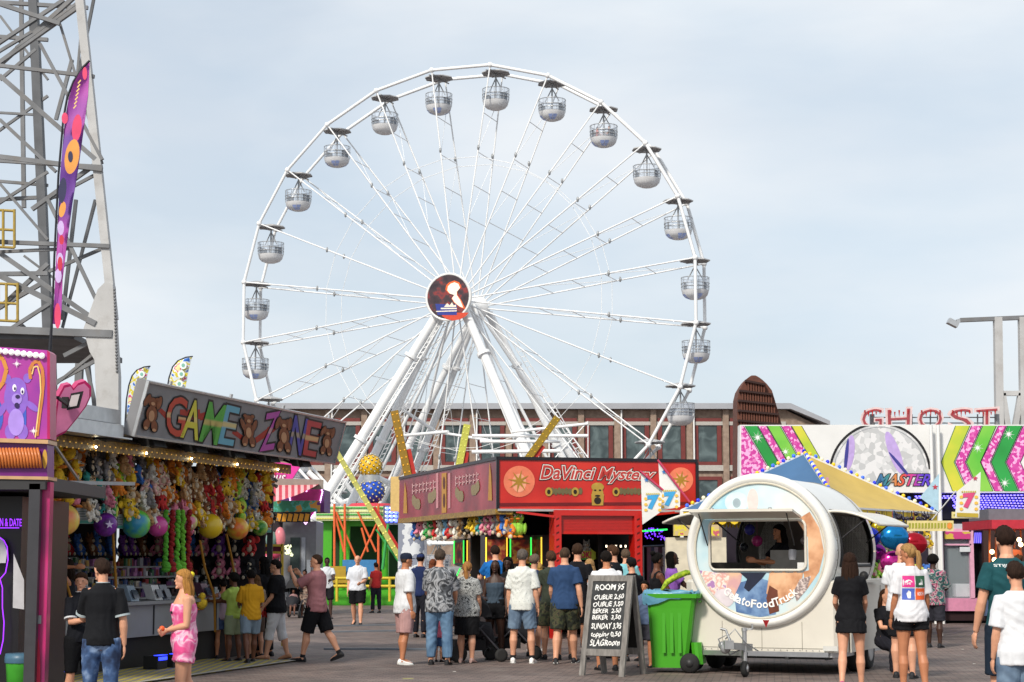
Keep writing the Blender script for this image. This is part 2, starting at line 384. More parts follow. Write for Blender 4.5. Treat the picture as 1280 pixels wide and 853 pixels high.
lat('brace', [((102,6),(0,78),.3),((102,0),(20,60),.2),((-10,2),(75,30),.3),((-10,70),(40,40),.22),((0,95),(120,200),.34),((120,205),(40,262),.3),((100,-10),(-10,90),.3),((50,55),(128,200),.24),((128,214),(60,250),.22),((75,30),(128,205),.18),((135,308),(60,340),.24),((-10,310),(136,412),.34),((60,250),(138,412),.26),((-10,340),(120,405),.4),((0,385),(60,330),.3),((140,414),(80,445),.3),((140,440),(70,478),.26),((120,440),(70,480),.2)], TY, STL)
lat('brace', [((104,10),(78,300),.18),((120,250),(78,410),.22),((-10,60),(80,0),.3),((0,20),(60,100),.2),((90,75),(70,150),.3),((-10,170),(60,120),.22),((0,150),(70,215),.3),((-10,260),(60,215),.25),((0,230),(60,300),.22),((0,100),(45,62),.25),((-10,390),(60,350),.35),((0,420),(62,380),.3),((30,320),(70,350),.2),((60,440),(20,400),.35),((100,440),(97,520),.6),((104,440),(122,520),.3),((110,440),(118,520),.18)], TY2, STL)
lat('brace', [((119,-10),(80,190),.22),((95,250),(78,400),.26),((119,250),(78,410),.2)], TY+3, STD)
m = MB()
for y0_, xs in ((310, (-4, 4, 18)), (402, (-2, 8, 22))):
    m = MB()
    for dy in (0, 22, 46): m.tube(at(xs[0]-12, y0_-dy-2, TY-.5), at(xs[2], y0_-dy, TY-.5), .06)
    for x in xs: m.tube(at(x, y0_, TY-.5), at(x, y0_-48, TY-.5), .07)
    m.build('guard_rail', mat('yellow rail', (.36,.25,.05), .6), tw)

# ------------------------------------------------------------------ floodlight gantry at right
gy = 100.0
gt = empty('floodlight_gantry', (at(1265,700,gy).x, gy, 0), 'grey steel gantry with a long arm carrying a floodlight, right edge', 'gantry')
m = MB(); m.bar(at(1247,397,gy), at(1252,720,gy), .42, .42, (0,1,0)); m.bar(at(1278,397,gy), at(1283,720,gy), .42, .42, (0,1,0)); m.bar(at(1250,492,gy), at(1280,492,gy), .26,.3,(0,1,0)); m.build('column', STW, gt)
m = MB(); m.bar(at(1200,400.5,gy), at(1310,396,gy), .3, .22); m.build('arm', STL, gt)
m = MB(); m.bar(at(1253,492,gy), at(1264,560,gy), .3,.3,(0,1,0)); m.bar(at(1276,492,gy), at(1264,560,gy), .3,.3,(0,1,0)); m.build('brace', STW, gt)
m = MB(); m.bar(at(1185,401,gy), at(1197,407,gy), .5, .3); m.bar(at(1196,402,gy), at(1202,400,gy), .2,.2); m.build('floodlight', ALU, gt)

# ------------------------------------------------------------------ the big wheel
psi = .32194649; WC = V((-3.8388, 135.505, 20.7658)); WR = 18.0
aX = V((-math.sin(psi), -math.cos(psi), 0)); hX = V((math.cos(psi), -math.sin(psi), 0)); Z = V((0,0,1)); GAP = 2.9
wheel = empty('ferris_wheel', (WC.x, WC.y, 0), 'huge white wheel with open gondolas under grey parasol roofs', 'ferris wheel')
ang = [R(7.4 + 15*j) for j in range(24)]
def wp(t, r, a): return WC + hX*(r*math.sin(t)) + Z*(r*math.cos(t)) + aX*a
for a in (0, -GAP):
    m = MB()
    for j in range(24):
        p, q = wp(ang[j], WR, a), wp(ang[j] + R(15), WR, a)
        m.tube(p, q, .125, 6); m.sphere(p, .22, 6, 4)
        p2, q2 = wp(ang[j], WR-.55, a), wp(ang[j] + R(15), WR-.55, a)
    m.build('rim', WHEELW, wheel)
m = MB()
for a in (0, -GAP):
    for j in range(24): m.tube(wp(ang[j], WR*.61, a), wp(ang[j]+R(15), WR*.61, a), .025, 4)
m.build('cable_ring', WHEELW, wheel)
SPK = mat('spoke paint', (.80,.81,.82), .5, var=.10, vs=.4)
for j in range(24):
    m = MB(); t = ang[j]
    for a, ha in ((0, .7), (-GAP, -GAP-.7)):
        m.tube(wp(t, .8, ha), wp(t, WR, a), .058, 5)
    for fr_ in (.3, .45, .6, .78):
        r = 1.2 + (WR-1.2)*fr_; e = .7*(1-fr_)
        m.tube(wp(t, r, e), wp(t, r, -GAP-e), .03, 4)
    m.tube(wp(t, 1.2+(WR-1.2)*.3, .5), wp(t, 1.2+(WR-1.2)*.6, -GAP-.3), .025, 4); m.tube(wp(t, 1.2+(WR-1.2)*.6, .3), wp(t, 1.2+(WR-1.2)*.9, -GAP), .025, 4)
    s_ = m.build('spoke', SPK, wheel)
    l = MB()
    for a in (0.33, -GAP-.33): l.sphere(wp(t, 1.2+(WR-1.2)*.62, a*.9), (.10,.10,.22), 6, 4)
    l.build('floodlamp', GREYM, s_)
m = MB(); m.lathe([(.4,2.4),(.55,2.2),(.55,.8),(.95,.8),(.95,.65),(.4,.6),(.4,-GAP-.5),(.95,-GAP-.6),(.95,-GAP-.75),(.5,-GAP-.8),(.5,-GAP-2.4),(.3,-GAP-2.5)], WC, aX, 24); m.build('hub', WHEELW, wheel)
# hub sign: round panel with a picture of flames at night
hp = Plane(WC + aX*2.62, hX, Z)
m = MB(); m.lathe([(1.78,0),(1.78,.22),(1.62,.22),(1.62,.16)], WC + aX*2.4, aX, 40); hs_ = m.build('hub_sign', WHITE, wheel)
def hdisc(r, off): return [hp.p0 + hX*r*math.cos(2*math.pi*i/40) + Z*r*math.sin(2*math.pi*i/40) + aX*off for i in range(40)]
m = MB(); m.poly(hdisc(1.6, .01)); m.build('night_picture', ramp_mat('night picture', [(.3,(.02,.012,.02)),(.52,(.055,.03,.04)),(.62,(.25,.03,.03)),(.75,(.05,.03,.05))], scale=1.6), hs_)
HC = (567.0, 377.0)
def art(mb, pts, off, sc_=1.0): hp.polypx(mb, [(HC[0] + x*sc_, HC[1] + y*sc_) for x, y in pts], off)
m = MB(); art(m, [(-17,14),(19,14),(15,18.5),(8,22.5),(-1,24),(-9,22),(-14,18.5)], .02); m.build('ground_glow', mat('orange red print', hexc('c8452c')), hs_)
fl = [(-7,-19),(-4,-22),(1,-24),(6,-22),(8,-17),(4,-12),(4,-8),(8,-2),(11,5),(12,8),(7,6),(1,1),(-2,-4),(1,-8),(-5,-10),(-8,-14)]
m = MB(); art(m, [(x*1.25-.3, y*1.12+.8) for x, y in fl], .022); m.build('flame', mat('flame edge print', hexc('e8642a')), hs_)
m = MB(); art(m, fl, .03); m.build('flame', mat('flame core print', hexc('fff0dc')), hs_)
m = MB(); art(m, [(-23,3),(4,4),(4,17),(-20,17)], .026); m.build('caption_panel', mat('blue print', hexc('2b3a8c')), hs_)
m = MB(); art(m, [(-16,8),(4,8),(4,9.7),(-16,9.7)], .034); art(m, [(-22,12),(4,11),(4,12.4),(-22,13.2)], .034); art(m, [(-12,7),(-8,2),(-5,5),(-2,1),(0,5),(3,4),(3,7)], .034); m.build('caption', mat('pale print', hexc('e8dccc')), hs_)
# support legs
legs_top_f = WC + aX*1.6; legs_top_b = WC - aX*(GAP + 1.9)
for i, (px, Y, fb, r) in enumerate([(344,134,1,.43),(393,137,1,.36),(726,127,1,.40),(745,129,1,.32),(430,147,0,.34),(466,149,0,.32),(779,141,0,.31),(803,143,0,.31)]):
    top = (legs_top_f if fb else legs_top_b) + hX*((-.5 if px < 600 else .5) * (1.3 if i % 2 == 0 else .7)) + V((0,0,-.2))
    foot = at(px, 725, Y); foot.z = .3
    m = MB(); m.tube(foot, top, r*1.0, 14, r*.72)
    d = (top-foot)
    for q in (.22, .5, .8):
        c = foot + d*q; n_ = d.normalized(); m.tube(c - n_*.12, c + n_*.12, r*1.25, 14)
    m.box(foot + V((0,0,-.1)), (2.2,2.2,.4)); lg = m.build('leg', WHEELW, wheel)
    l = MB()
    if i in (1, 5, 0, 7):
        off = V((.55, -.2, .1)) * (1 if px < 600 else 1)
        nseg = 42
        for q in range(nseg):
            a = foot + d*(.12 + .8*q/nseg) + off; l.bar(a, a + V((.35,.0,.12)), .06)
        l.tube(foot + d*.12 + off, foot + d*.92 + off, .05, 4); l.tube(foot + d*.12 + off + V((.35,0,.12)), foot + d*.92 + off + V((.35,0,.12)), .05, 4)
        l.build('ladder', SPK, lg)
m = MB()
def wt(a, b, r=.12): m.tube(at(*a), at(*b), r, 6)
for a, b, r in [((455,590,136),(533,625,140),.22),((418,588,136),(470,650,138),.2),((385,590,136),(440,640,136),.22),((400,640,136),(520,590,142),.16),((500,545,136),(560,540,130),.12),((500,510,136),(545,540,138),.12),((545,540,133),(620,552,128),.1),((590,545,128),(735,545,128),.12),((590,565,128),(700,564,127),.13),((600,552,128),(700,552,128),.12),((640,540,128),(735,530,126),.1),((575,590,128),(645,600,126),.2)]: wt(a, b, r)
m.build('brace', WHEELW, wheel)
for i, (px, Y, r) in enumerate([(362,140,.13),(412,146,.12),(486,150,.1),(700,131,.12),(762,138,.12),(820,146,.11)]):
    m = MB(); ft_ = at(px, 725, Y); ft_.z = .3; m.tube(ft_, legs_top_f.lerp(legs_top_b, .5 if i % 2 else .2) + hX*(-.5 if px < 600 else .5), r, 8); m.build('stay', WHEELW, wheel)
m = MB(); m.frame_box((WC.x-11, WC.y-9, 0), V((22,0,0)), V((0,16,0)), V((0,0,1.2))); m.build('boarding_platform', GREYM, wheel)
m = MB(); a = at(735,527,132); 
for b in [at(660,610,132), at(735,610,132)]: m.tube(a, b, .05, 4)
m.build('stay', SPK, wheel)
# gondola prototype, local coordinates, origin at its hanging axis
CAN = mat('grey canopy', (.40,.40,.405), .6, var=.15, vs=3)
TUB = mat('grey gondola shell', (.66,.67,.69), .35, var=.08, vs=2)
TUBB = mat('blue gondola shell', (.36,.46,.80), .3, var=.1, vs=2)
CLR = mat('clear screen', (.62,.70,.82), .1, alpha=.30, var=0)
def gmesh(kind, blue=False):
    m = MB(); n = 16
    if kind == 'canopy':
        for z0, z1, r0, r1 in ((.02,.10,1.12,1.1),(.10,.30,1.1,.25)): m.lathe([(r0,z0),(r1,z1)], (0,0,0), (0,0,1), 8, False)
        for i in range(8):
            t = 2*math.pi*i/8; m.tube((0,0,-.08), (1.05*math.cos(t), 1.05*math.sin(t), 0), .035, 4)
        return m.mesh('canopy', dm=CAN)
    if kind == 'post':
        m.tube((0,0,-.05),(0,0,-2.6),.07,6); m.tube((.0,.0,-.3),(.55,.0,-1.3),.045,5); m.tube((0,0,-.3),(-.55,0,-1.3),.045,5); m.tube((0,-GAP/2,0),(0,GAP/2,0),.06,6)
        m.tube((0,0,0),(.35,-GAP/2,.02),.05,5); m.box((0,0,-.02),(.35,.7,.22)); return m.mesh('post', dm=GREYM)
    if kind == 'tub':
        m.use(TUB)
        prof = [(.42,-2.76),(.72,-2.64),(.92,-2.42),(1.0,-2.12)]
        a = V((1,0,0)); b = V((0,1,0)); rings = [m.ring((0,0,z), a*r, b*r, n) for r, z in prof]
        m.loft(rings, False); m.add(rings[0], [list(range(n))[::-1]])
        m.loft([m.ring((0,0,z), a*r, b*r, n) for r, z in ((1.0,-2.12),(.93,-2.14),(.88,-2.4),(.3,-2.6))], False)
        if blue:
            m.use(TUBB)
            for i in (1, 2, 5, 8, 9, 12, 13):
                for k in (0, 1):
                    q = [rings[k][i], rings[k][(i+1) % n], rings[k+1][(i+1) % n], rings[k+1][i]]
                    c = sum(q, V((0,0,0)))/4; m.poly([p + V((c.x, c.y, 0)).normalized()*.012 + (c-p)*.1 for p in q])
        return m.mesh('gondola')
    if kind == 'rail':
        for z, r in ((-1.85,1.02),(-1.62,1.03),(-1.2,1.02)):
            ps = m.ring((0,0,z), V((r,0,0)), V((0,r,0)), n)
            for i in range(n): m.tube(ps[i], ps[(i+1) % n], .028, 4, cap=False)
        for i in range(n):
            t = 2*math.pi*i/n; m.tube((math.cos(t), math.sin(t), -2.12), (1.02*math.cos(t), 1.02*math.sin(t), -1.2), .018, 4, cap=False)
        return m.mesh('railing', dm=ALU)
    if kind == 'screen':
        a = V((1,0,0)); b = V((0,1,0)); m.loft([m.ring((0,0,-2.1), a*.99, b*.99, n), m.ring((0,0,-1.62), a*1.0, b*1.0, n), m.ring((0,0,-1.18), a*.99, b*.99, n)], False)
        return m.mesh('wind_screen', dm=CLR)
    if kind == 'seat':
        m.box((.5,0,-2.1),(.35,.9,.1)); m.box((-.5,0,-2.1),(.35,.9,.1)); m.box((.72,0,-1.8),(.08,.9,.5)); m.box((-.72,0,-1.8),(.08,.9,.5)); m.box((.1,-.3,-1.75),(.05,.05,.7)); return m.mesh('seat', dm=DARK)
gm = {k: gmesh(k) for k in ('canopy','post','rail','screen','seat')}
gt_ = gmesh('tub'), gmesh('tub', True)
nm = {'canopy':'canopy','post':'post','rail':'railing','screen':'wind_screen','seat':'seat'}
GOND = []
for j in range(24):
    t = ang[j]; loc = wp(t, WR-.35, -GAP/2)
    if loc.z < 1.0: pass
    g_ = bpy.data.objects.new('gondola', gt_[j not in (0, 3, 22, 19, 7)]); COL.objects.link(g_); g_.parent = wheel
    g_.location = loc - V((WC.x, WC.y, 0)); g_.rotation_euler = (0,0,-psi + rng.uniform(-.2,.2)); GOND.append(loc)
    for k, me in gm.items():
        o = bpy.data.objects.new(nm[k], me); COL.objects.link(o); o.parent = g_
# ------------------------------------------------------------------ plush toys
def fur_mat():
    m = bpy.data.materials.new('plush fabric'); m.use_nodes = True; t = m.node_tree; b = t.nodes['Principled BSDF']; b.inputs['Roughness'].default_value = .9
    oi = t.nodes.new('ShaderNodeObjectInfo'); tcn = t.nodes.new('ShaderNodeTexCoord'); n = t.nodes.new('ShaderNodeTexNoise'); n.inputs['Scale'].default_value = 18; n.inputs['Detail'].default_value = 3
    t.links.new(tcn.outputs['Object'], n.inputs[0]); mr = t.nodes.new('ShaderNodeMapRange'); mr.inputs[1].default_value = .3; mr.inputs[2].default_value = .7; mr.inputs[3].default_value = .65; mr.inputs[4].default_value = 1.4
    t.links.new(n.outputs[0], mr.inputs[0]); hs = t.nodes.new('ShaderNodeHueSaturation'); t.links.new(oi.outputs['Color'], hs.inputs['Color']); t.links.new(mr.outputs[0], hs.inputs['Value']); t.links.new(hs.outputs[0], b.inputs['Base Color'])
    bu = t.nodes.new('ShaderNodeBump'); bu.inputs['Strength'].default_value = .6; bu.inputs['Distance'].default_value = .02; t.links.new(n.outputs[0], bu.inputs['Height']); t.links.new(bu.outputs[0], b.inputs['Normal'])
    return m
FUR = fur_mat(); CREAM = mat('cream plush', (.62,.52,.38), .9); PINKP = mat('pink plush', (.65,.25,.3), .9); EYE_M = mat('eye black', (.01,.01,.01), .2); LEAF = mat('leaf plush', (.04,.2,.05), .9); EYEW = mat('eye white', (.8,.8,.78), .3)
def plush_mesh(kind):
    m = MB(); s = m.sphere; m.use(FUR)   # toy faces +X, hangs from z=0, about .3 tall
    if kind in ('bear', 'bunny', 'cat', 'elephant'):
        s((0,0,-.09),(.075,.085,.08),12,8); s((0,0,-.22),(.075,.08,.095),12,8)
        if kind == 'bear':
            for y in (-.07,.07): s((0,y,-.025),(.02,.032,.032),8,6)
        elif kind == 'bunny':
            for y in (-.045,.045): s((-.01,y,.045),(.02,.025,.085),8,6)
        elif kind == 'cat':
            for y in (-.055,.055): m.tube((0,y,-.04),(0,y*1.25,.03),.032,6,.004)
        else:
            for y in (-.1,.1): s((-.01,y,-.08),(.018,.055,.06),8,6)
            m.path([(.06,0,-.1),(.11,0,-.14),(.12,0,-.2)],[.028,.022,.016],6)
        for y in (-.085,.085): m.path([(.02,y*.75,-.17),(.06,y*1.2,-.23),(.08,y*1.1,-.26)],[.03,.028,.03],7); m.path([(.03,y*.6,-.28),(.1,y*.85,-.31)],[.036,.04],7); 
        m.use(CREAM); s((.065,0,-.105),(.03,.04,.03),8,6); s((.045,0,-.22),(.045,.055,.065),8,6)
        for y in (-.075,.075): s((.125,y,-.315),(.012,.028,.03),8,5)
        m.use(EYE_M); s((.093,0,-.095),(.012,.014,.01),6,4)
        for y in (-.03,.03): s((.072,y,-.072),(.012,.012,.014),6,5)
    elif kind == 'duck':
        s((0,0,-.08),(.065,.07,.07),12,8); s((0,0,-.22),(.085,.09,.1),12,8)
        for y in (-.09,.09): s((0,y,-.21),(.05,.025,.075),8,6)
        m.use(mat('orange plush', (.7,.22,.03), .9)); s((.08,0,-.095),(.045,.035,.016),8,6)
        for y in (-.045,.045): s((.06,y,-.32),(.055,.04,.018),8,6)
        m.use(EYEW); 
        for y in (-.028,.028): s((.055,y,-.055),(.016,.018,.022),6,5)
        m.use(EYE_M)
        for y in (-.026,.026): s((.069,y,-.055),(.007,.009,.011),6,5)
    elif kind == 'pineapple':
        s((0,0,-.13),(.1,.1,.115),14,10); m.use(LEAF)
        for i in range(7):
            t = i*2*math.pi/7; m.tube((0,0,-.04),(.06*math.cos(t),.06*math.sin(t),.05),.03,5,.003)
        m.use(EYE_M); s((.098,.02,-.14),(.01,.022,.016),6,5)
    elif kind == 'avocado':
        s((0,0,-.12),(.06,.11,.13),14,10); m.use(mat('avocado flesh', (.5,.55,.08), .9)); s((.03,0,-.125),(.04,.085,.1),12,8); m.use(mat('avocado stone', (.16,.05,.02), .8)); s((.06,0,-.14),(.03,.038,.04),10,8)
    elif kind == 'octopus':
        s((0,0,-.1),(.09,.095,.1),14,10)
        for i in range(8):
            t = i*2*math.pi/8; c_, s_ = math.cos(t), math.sin(t); m.path([(.06*c_,.06*s_,-.16),(.1*c_,.1*s_,-.23),(.13*c_,.13*s_,-.22)],[.03,.024,.014],6)
        m.use(EYE_M)
        for y in (-.035,.035): s((.085,y,-.09),(.012,.014,.018),6,5)
    elif kind == 'koala':
        s((0,0,-.09),(.07,.075,.075),12,8)
        for y in (-.075,.075): s((0,y,-.04),(.02,.038,.036),10,6)
        s((0,0,-.25),(.07,.075,.06),10,7); s((0,0,-.19),(.06,.065,.06),10,7)
        for y in (-.085,.085): m.path([(.02,y*.7,-.17),(.06,y*1.2,-.24)],[.025,.028],6); m.path([(.03,y*.5,-.29),(.09,y*.8,-.33)],[.028,.035],6)
        m.use(CREAM); s((.045,0,-.1),(.035,.05,.045),8,6); m.use(EYE_M); s((.085,0,-.09),(.014,.014,.01),6,4)
        for y in (-.02,.02): s((.07,y,-.065),(.012,.01,.016),6,5)
    return m.mesh('plush')
PK = ['bear','bunny','cat','elephant','duck','pineapple','avocado','octopus','koala']
PM = {k: plush_mesh(k) for k in PK}
PCOL = {'brown':(.22,.09,.035),'tan':(.5,.3,.14),'orange':(.7,.22,.02),'yellow':(.75,.5,.03),'pink':(.7,.22,.32),'pale pink':(.72,.45,.42),'white':(.7,.68,.62),'blue':(.05,.16,.5),'light blue':(.2,.45,.65),'green':(.05,.32,.08),'lime green':(.3,.6,.06),'red':(.5,.03,.03),'black':(.015,.015,.018),'grey':(.25,.24,.25),'purple':(.2,.06,.35),'teal':(.04,.32,.3)}
def plush(kind, colour, loc, size, rz, label, group, roll=0):
    o = bpy.data.objects.new('plush_toy', PM[kind]); COL.objects.link(o); o.location = loc; o.scale = (size,)*3; o.rotation_euler = (roll, 0, rz); o.color = (*PCOL[colour], 1)
    tag(o, label, 'plush toy', group); ORG[o.name] = V(loc); return o
# ------------------------------------------------------------------ game stall (left)
gu = V((.26, .966, 0)).normalized(); gn = gu.cross(Z)          # along the front (away), outward
GP = V((-6.4, 27, 0))
def G(a, o, z): return GP + gu*a + gn*o + Z*z       # a: metres along front, o: outward, z: up
game = empty('game_stall', tuple(G(3, -1, 0)), 'long prize game stall hung with rows of soft toys under a grey painted name board', 'stall')
A0, A1 = -3.4, 7.6
STG = mat('stall grey', (.24,.24,.245), .5, var=.08, vs=2, dirt=.3)
m = MB(); m.frame_box(G(A0,-.02,.5), gu*(A1-A0), -gn*.6, Z*.5); m.frame_box(G(A0,.06,1.0), gu*(A1-A0), -gn*.75, Z*.05); ct = m.build('counter', STG, game)
m = MB()
for i in range(9): m.frame_box(G(A0+.1+i*1.2, -.015, .52), gu*.03, gn*.012, Z*.46)
m.build('panel_seam', DARK, ct)
m = MB(); m.frame_box(G(A0,-.12,0), gu*(A1-A0), -gn*3.0, Z*.49); m.build('plinth', BLACK, game)
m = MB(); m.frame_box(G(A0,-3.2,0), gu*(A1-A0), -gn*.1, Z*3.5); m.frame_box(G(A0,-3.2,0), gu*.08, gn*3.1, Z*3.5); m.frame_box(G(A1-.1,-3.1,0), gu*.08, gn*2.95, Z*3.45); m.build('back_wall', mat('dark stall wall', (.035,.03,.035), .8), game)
m = MB(); m.frame_box(G(A0,-3.3,3.52), gu*(A1-A0), gn*4.1, Z*.1); m.build('roof', mat('stall roof grey', (.35,.36,.38), .45, .2, dirt=.2), game)
m = MB(); m.frame_box(G(A0,.82,3.42), gu*(-A0-.35), gn*.12, Z*.2); m.frame_box(G(A0,.80,3.64), gu*(-A0-.35), gn*.08, Z*.2); m.frame_box(G(A0,.78,3.41), gu*(-A0-.35), gn*.3, Z*.02); m.build('fascia', ALU, game)
gold = ramp_mat('gold led trim', [(.3,(.12,.06,.006)),(.6,(.32,.18,.015)),(.8,(.6,.4,.06))], scale=18, rough=.4)
m = MB(); m.frame_box(G(A0,.05,3.32), gu*(A1-A0-.7), gn*.5, Z*.06); m.frame_box(G(A0,.55,3.25), gu*(A1-A0-.7), gn*.06, Z*.16); m.frame_box(G(A0,.1,3.36), gu*(A1-A0-.7), gn*.05, Z*.12); bt = m.build('trim_beam', gold, game)
m = MB(); 
for i in range(120): m.sphere(G(A0+.05+i*.085, .615, 3.33 - .08*(i % 2)), .010, 5, 4)
m.build('fairy_lights', bulb('ffc860', .35), bt)
for a in (-2.2,-.6,1.0,2.6,4.4,6.2):
    m = MB(); m.sphere(G(a,.64,3.3), .018, 8, 6); m.build('spotlight_bulb', bulb('fff0c8', 12), bt)
for i, a in enumerate((-.9, .6, 2.1, 3.6, 5.1, 6.6)):
    m = MB(); c = G(a, .75, 3.38); m.frame_box(c, gu*.42, gn*.22, Z*.12 - gn*.06); m.bar(c + gu*.2 + gn*.1, G(a+.2,.5,3.5), .04); m.build('floodlight', BLACK, game)
# posts
m = MB(); m.bar(G(A0+.05,0,0), G(A0+.05,0,3.5), .1, .1); m.bar(G(A1-.05,-.05,1.0), G(A1-.05,-.05,3.3), .1,.1); m.bar(G(2.2,-3,1), G(2.2,-3,3.4), .08,.08); m.build('post', DARK, game)
m = MB(); m.bar(at(69,558,24.6), at(98,600,26.0), .03); m.bar(at(60,603,24.8), at(165,605,27.2), .1,.05); m.build('awning_strut', GREYM, game)
# name board
gs = Plane(G(-.6,1.02,3.47), gu, Z + gn*.27)
BO = gs.px(170,548); 
hgt = .83; s0 = 0.0; s1 = 8.35
sx = (gs.px(166,548) - gs.p0).dot(gs.u); ex = (gs.px(417,582) - gs.p0).dot(gs.u)
m = MB(); m.frame_box(gs.uv(sx,0,-.18), gs.u*(ex-sx), gs.w*hgt, gs.n*.18); board = m.build('name_board', mat('board grey', (.20,.20,.21), .5, var=.12, vs=3, dirt=.25), game)
m = MB()
for b0 in (0, hgt-.03): m.frame_box(gs.uv(sx-.02,b0,-.02), gs.u*(ex-sx+.04), gs.w*.03, gs.n*.045)
for a in (sx-.02, ex-.01): m.frame_box(gs.uv(a,.03,-.02), gs.u*.03, gs.w*(hgt-.06), gs.n*.045)
for i in range(4): 
    a = sx + (ex-sx)*(.1+.27*i); m.tube(gs.uv(a,hgt,-.05), gs.uv(a,hgt+.06,-.05), .03, 6)
m.build('board_edge', ALU, board)
BLK = mat('print black', (.012,.011,.012), .5, var=0)
def letter(ch, tl, tr, br, bl, col, col2):
    m = MB(); gs.textpx(m, ch, tl, tr, br, bl, .008, .05); m.build('letter_outline', BLK, board)
    m = MB(); gs.textpx(m, ch, tl, tr, br, bl, .016, .012); 
    zc = gs.w; m.build('letter', grad_mat('letter ' + col, [(0,hexc(col)),(.42,hexc(col)),(.47,hexc(col2)),(.55,hexc(col2)),(.6,hexc(col)),(1,hexc(col))]), board)
    # pale band across the middle
RB = mat('ribbon red', hexc('9c2f22'), .6)
m = MB()
for pts in ([(198,507),(212,520),(209,526),(196,512)],[(225,512),(250,512),(250,524),(225,526)],[(292,536),(308,548),(304,552),(290,542)],[(318,548),(334,536),(336,544),(318,556)],[(334,535),(350,524),(352,532),(336,545)],[(394,545),(404,540),(404,544),(394,551)],[(250,517),(262,514),(260,524),(250,526)]):
    m = MB(); gs.polypx(m, pts, .004); m.build('ribbon', RB, board)
letter('G',(212,495),(235,499),(229,547),(206,542),'b8402a','c9a070')
letter('A',(236,500),(253,503),(247,550),(226,546),'c9c03a','d8c070')
letter('M',(262,503),(283,508),(271,556),(249,551),'4fa03a','b9a860')
letter('E',(284,507),(300,511),(291,557),(273,554),'5f9fb4','c2b07a')
letter('Z',(333,518),(350,515),(342,561),(325,564),'a8479a','b98a90')
letter('N',(369,520),(385,525),(376,569),(360,565),'46449a','9a8a7a')
letter('E',(385,526),(402,530),(394,571),(379,568),'b03a3c','c8a070')
def bear_print(cx, cy, s, raised=0, tilt=0):
    """painted brown bear: black outline under brown shapes, cream belly and paws"""
    out = MB(); bod = MB(); bel = MB(); ct_, st_ = math.cos(tilt), math.sin(tilt)
    def el(mb, x, y, rx, ry, off, rot=0):
        pts = []
        for i in range(16):
            t = 2*math.pi*i/16; a, b = rx*math.cos(t), ry*math.sin(t); a, b = a*math.cos(rot)-b*math.sin(rot), a*math.sin(rot)+b*math.cos(rot)
            a += x; b += y; a, b = a*ct_-b*st_, a*st_+b*ct_; pts.append((cx+a*s, cy+b*s + a*s*.13))
        gs.polypx(mb, pts[::-1], off)
    sh_ = [(0,-12,5.4,5.6,0),(0,2,6.2,10,0),(-4.5,15,3.6,6.5,.15),(4.5,15,3.6,6.5,-.15),(-4.6,-16.5,2.2,2.2,0),(4.6,-16.5,2.2,2.2,0)]
    sh_ += [(-7,-5-raised*8,2.6,8,-.35+raised*.7),(7,-5-raised*8,2.6,8,.35-raised*.2)]
    for k, (x, y, a, b, r) in enumerate(sh_): el(out, x, y, a+1.3, b+1.3, .018 + k*.0008, r); el(bod, x, y, a, b, .027 + k*.0008, r)
    el(bel, 0, 4, 3.4, 6.5, .036); el(bel, 0, -10.5, 2.4, 2, .0368); el(bel, -4.8, 19.5, 2.2, 1.8, .0376); el(bel, 4.8, 19.5, 2.2, 1.8, .0384)
    o = out.build('bear_picture', BLK, board); bod.build('bear_body', mat('bear brown', hexc('7d4a2e'), .7, var=.3, vs=9), board); bel.build('bear_belly', mat('bear tan', hexc('b98a66'), .7), board)
bear_print(190,516,1.08,1,.12); bear_print(311,537,1.0,0,0); bear_print(355,543,1.03,1,0); bear_print(409,551,.85,1,.1)
# mat with a yellow grid on the paving before the counter
def grid_mat():
    m = ramp_mat('yellow grid mat', [(.0,(.38,.30,.05)),(.45,(.36,.29,.06)),(.5,(.15,.14,.13)),(1,(.19,.18,.16))], tex='wave', scale=2.2, rough=.8, dist=1.5, const=False)
    return m
m = MB(); m.frame_box(G(A0,-.1,.004), gu*(8.4), gn*1.62, Z*.02); mt = tag(m.build('anti_slip_mat', grid_mat()), 'yellow and grey latticed mat lying along the foot of the game stall counter', 'mat')
m = MB(); m.frame_box(G(A0,1.5,.026), gu*8.4, gn*.08, Z*.006); m.build('edge_strip', mat('pale strip', (.36,.34,.3), .7), mt)
# plush wall: five rows hanging over the counter
clusters = [(-.9,.15,['pineapple','duck'],['yellow']),(.15,1.1,['bear','koala','cat'],['white','black','grey','teal','tan']),(1.1,1.6,['avocado','elephant'],['green','yellow','lime green']),(1.6,3.1,['bear','koala','bunny','cat'],['pale pink','blue','tan','brown','white','grey','tan']),(3.1,4.2,['bear','bunny','cat'],['brown','orange','tan','brown','pink']),(4.2,5.2,['bunny','bear'],['brown','tan','red','brown']),(5.2,6.0,['octopus','duck','bear'],['yellow','orange','yellow','tan']),(6.0,6.35,['avocado'],['lime green']),(6.35,6.8,['koala','bear','cat'],['black','white','blue']),(6.8,7.1,['octopus','duck'],['orange','red']),(7.1,7.3,['pineapple','duck'],['yellow']),(7.3,7.6,['bear','koala'],['brown','black'])]
nP = 0; rows = ['top','second','third','fourth','lowest']
near = ['above the pastel orange ball','above the purple star ball','above the green and blue ball','above the magenta ball','above the garlands','above the pink and lime ball','above the plain yellow ball','above the striped orange ball','near the far end','at the very far end']
NC = 50
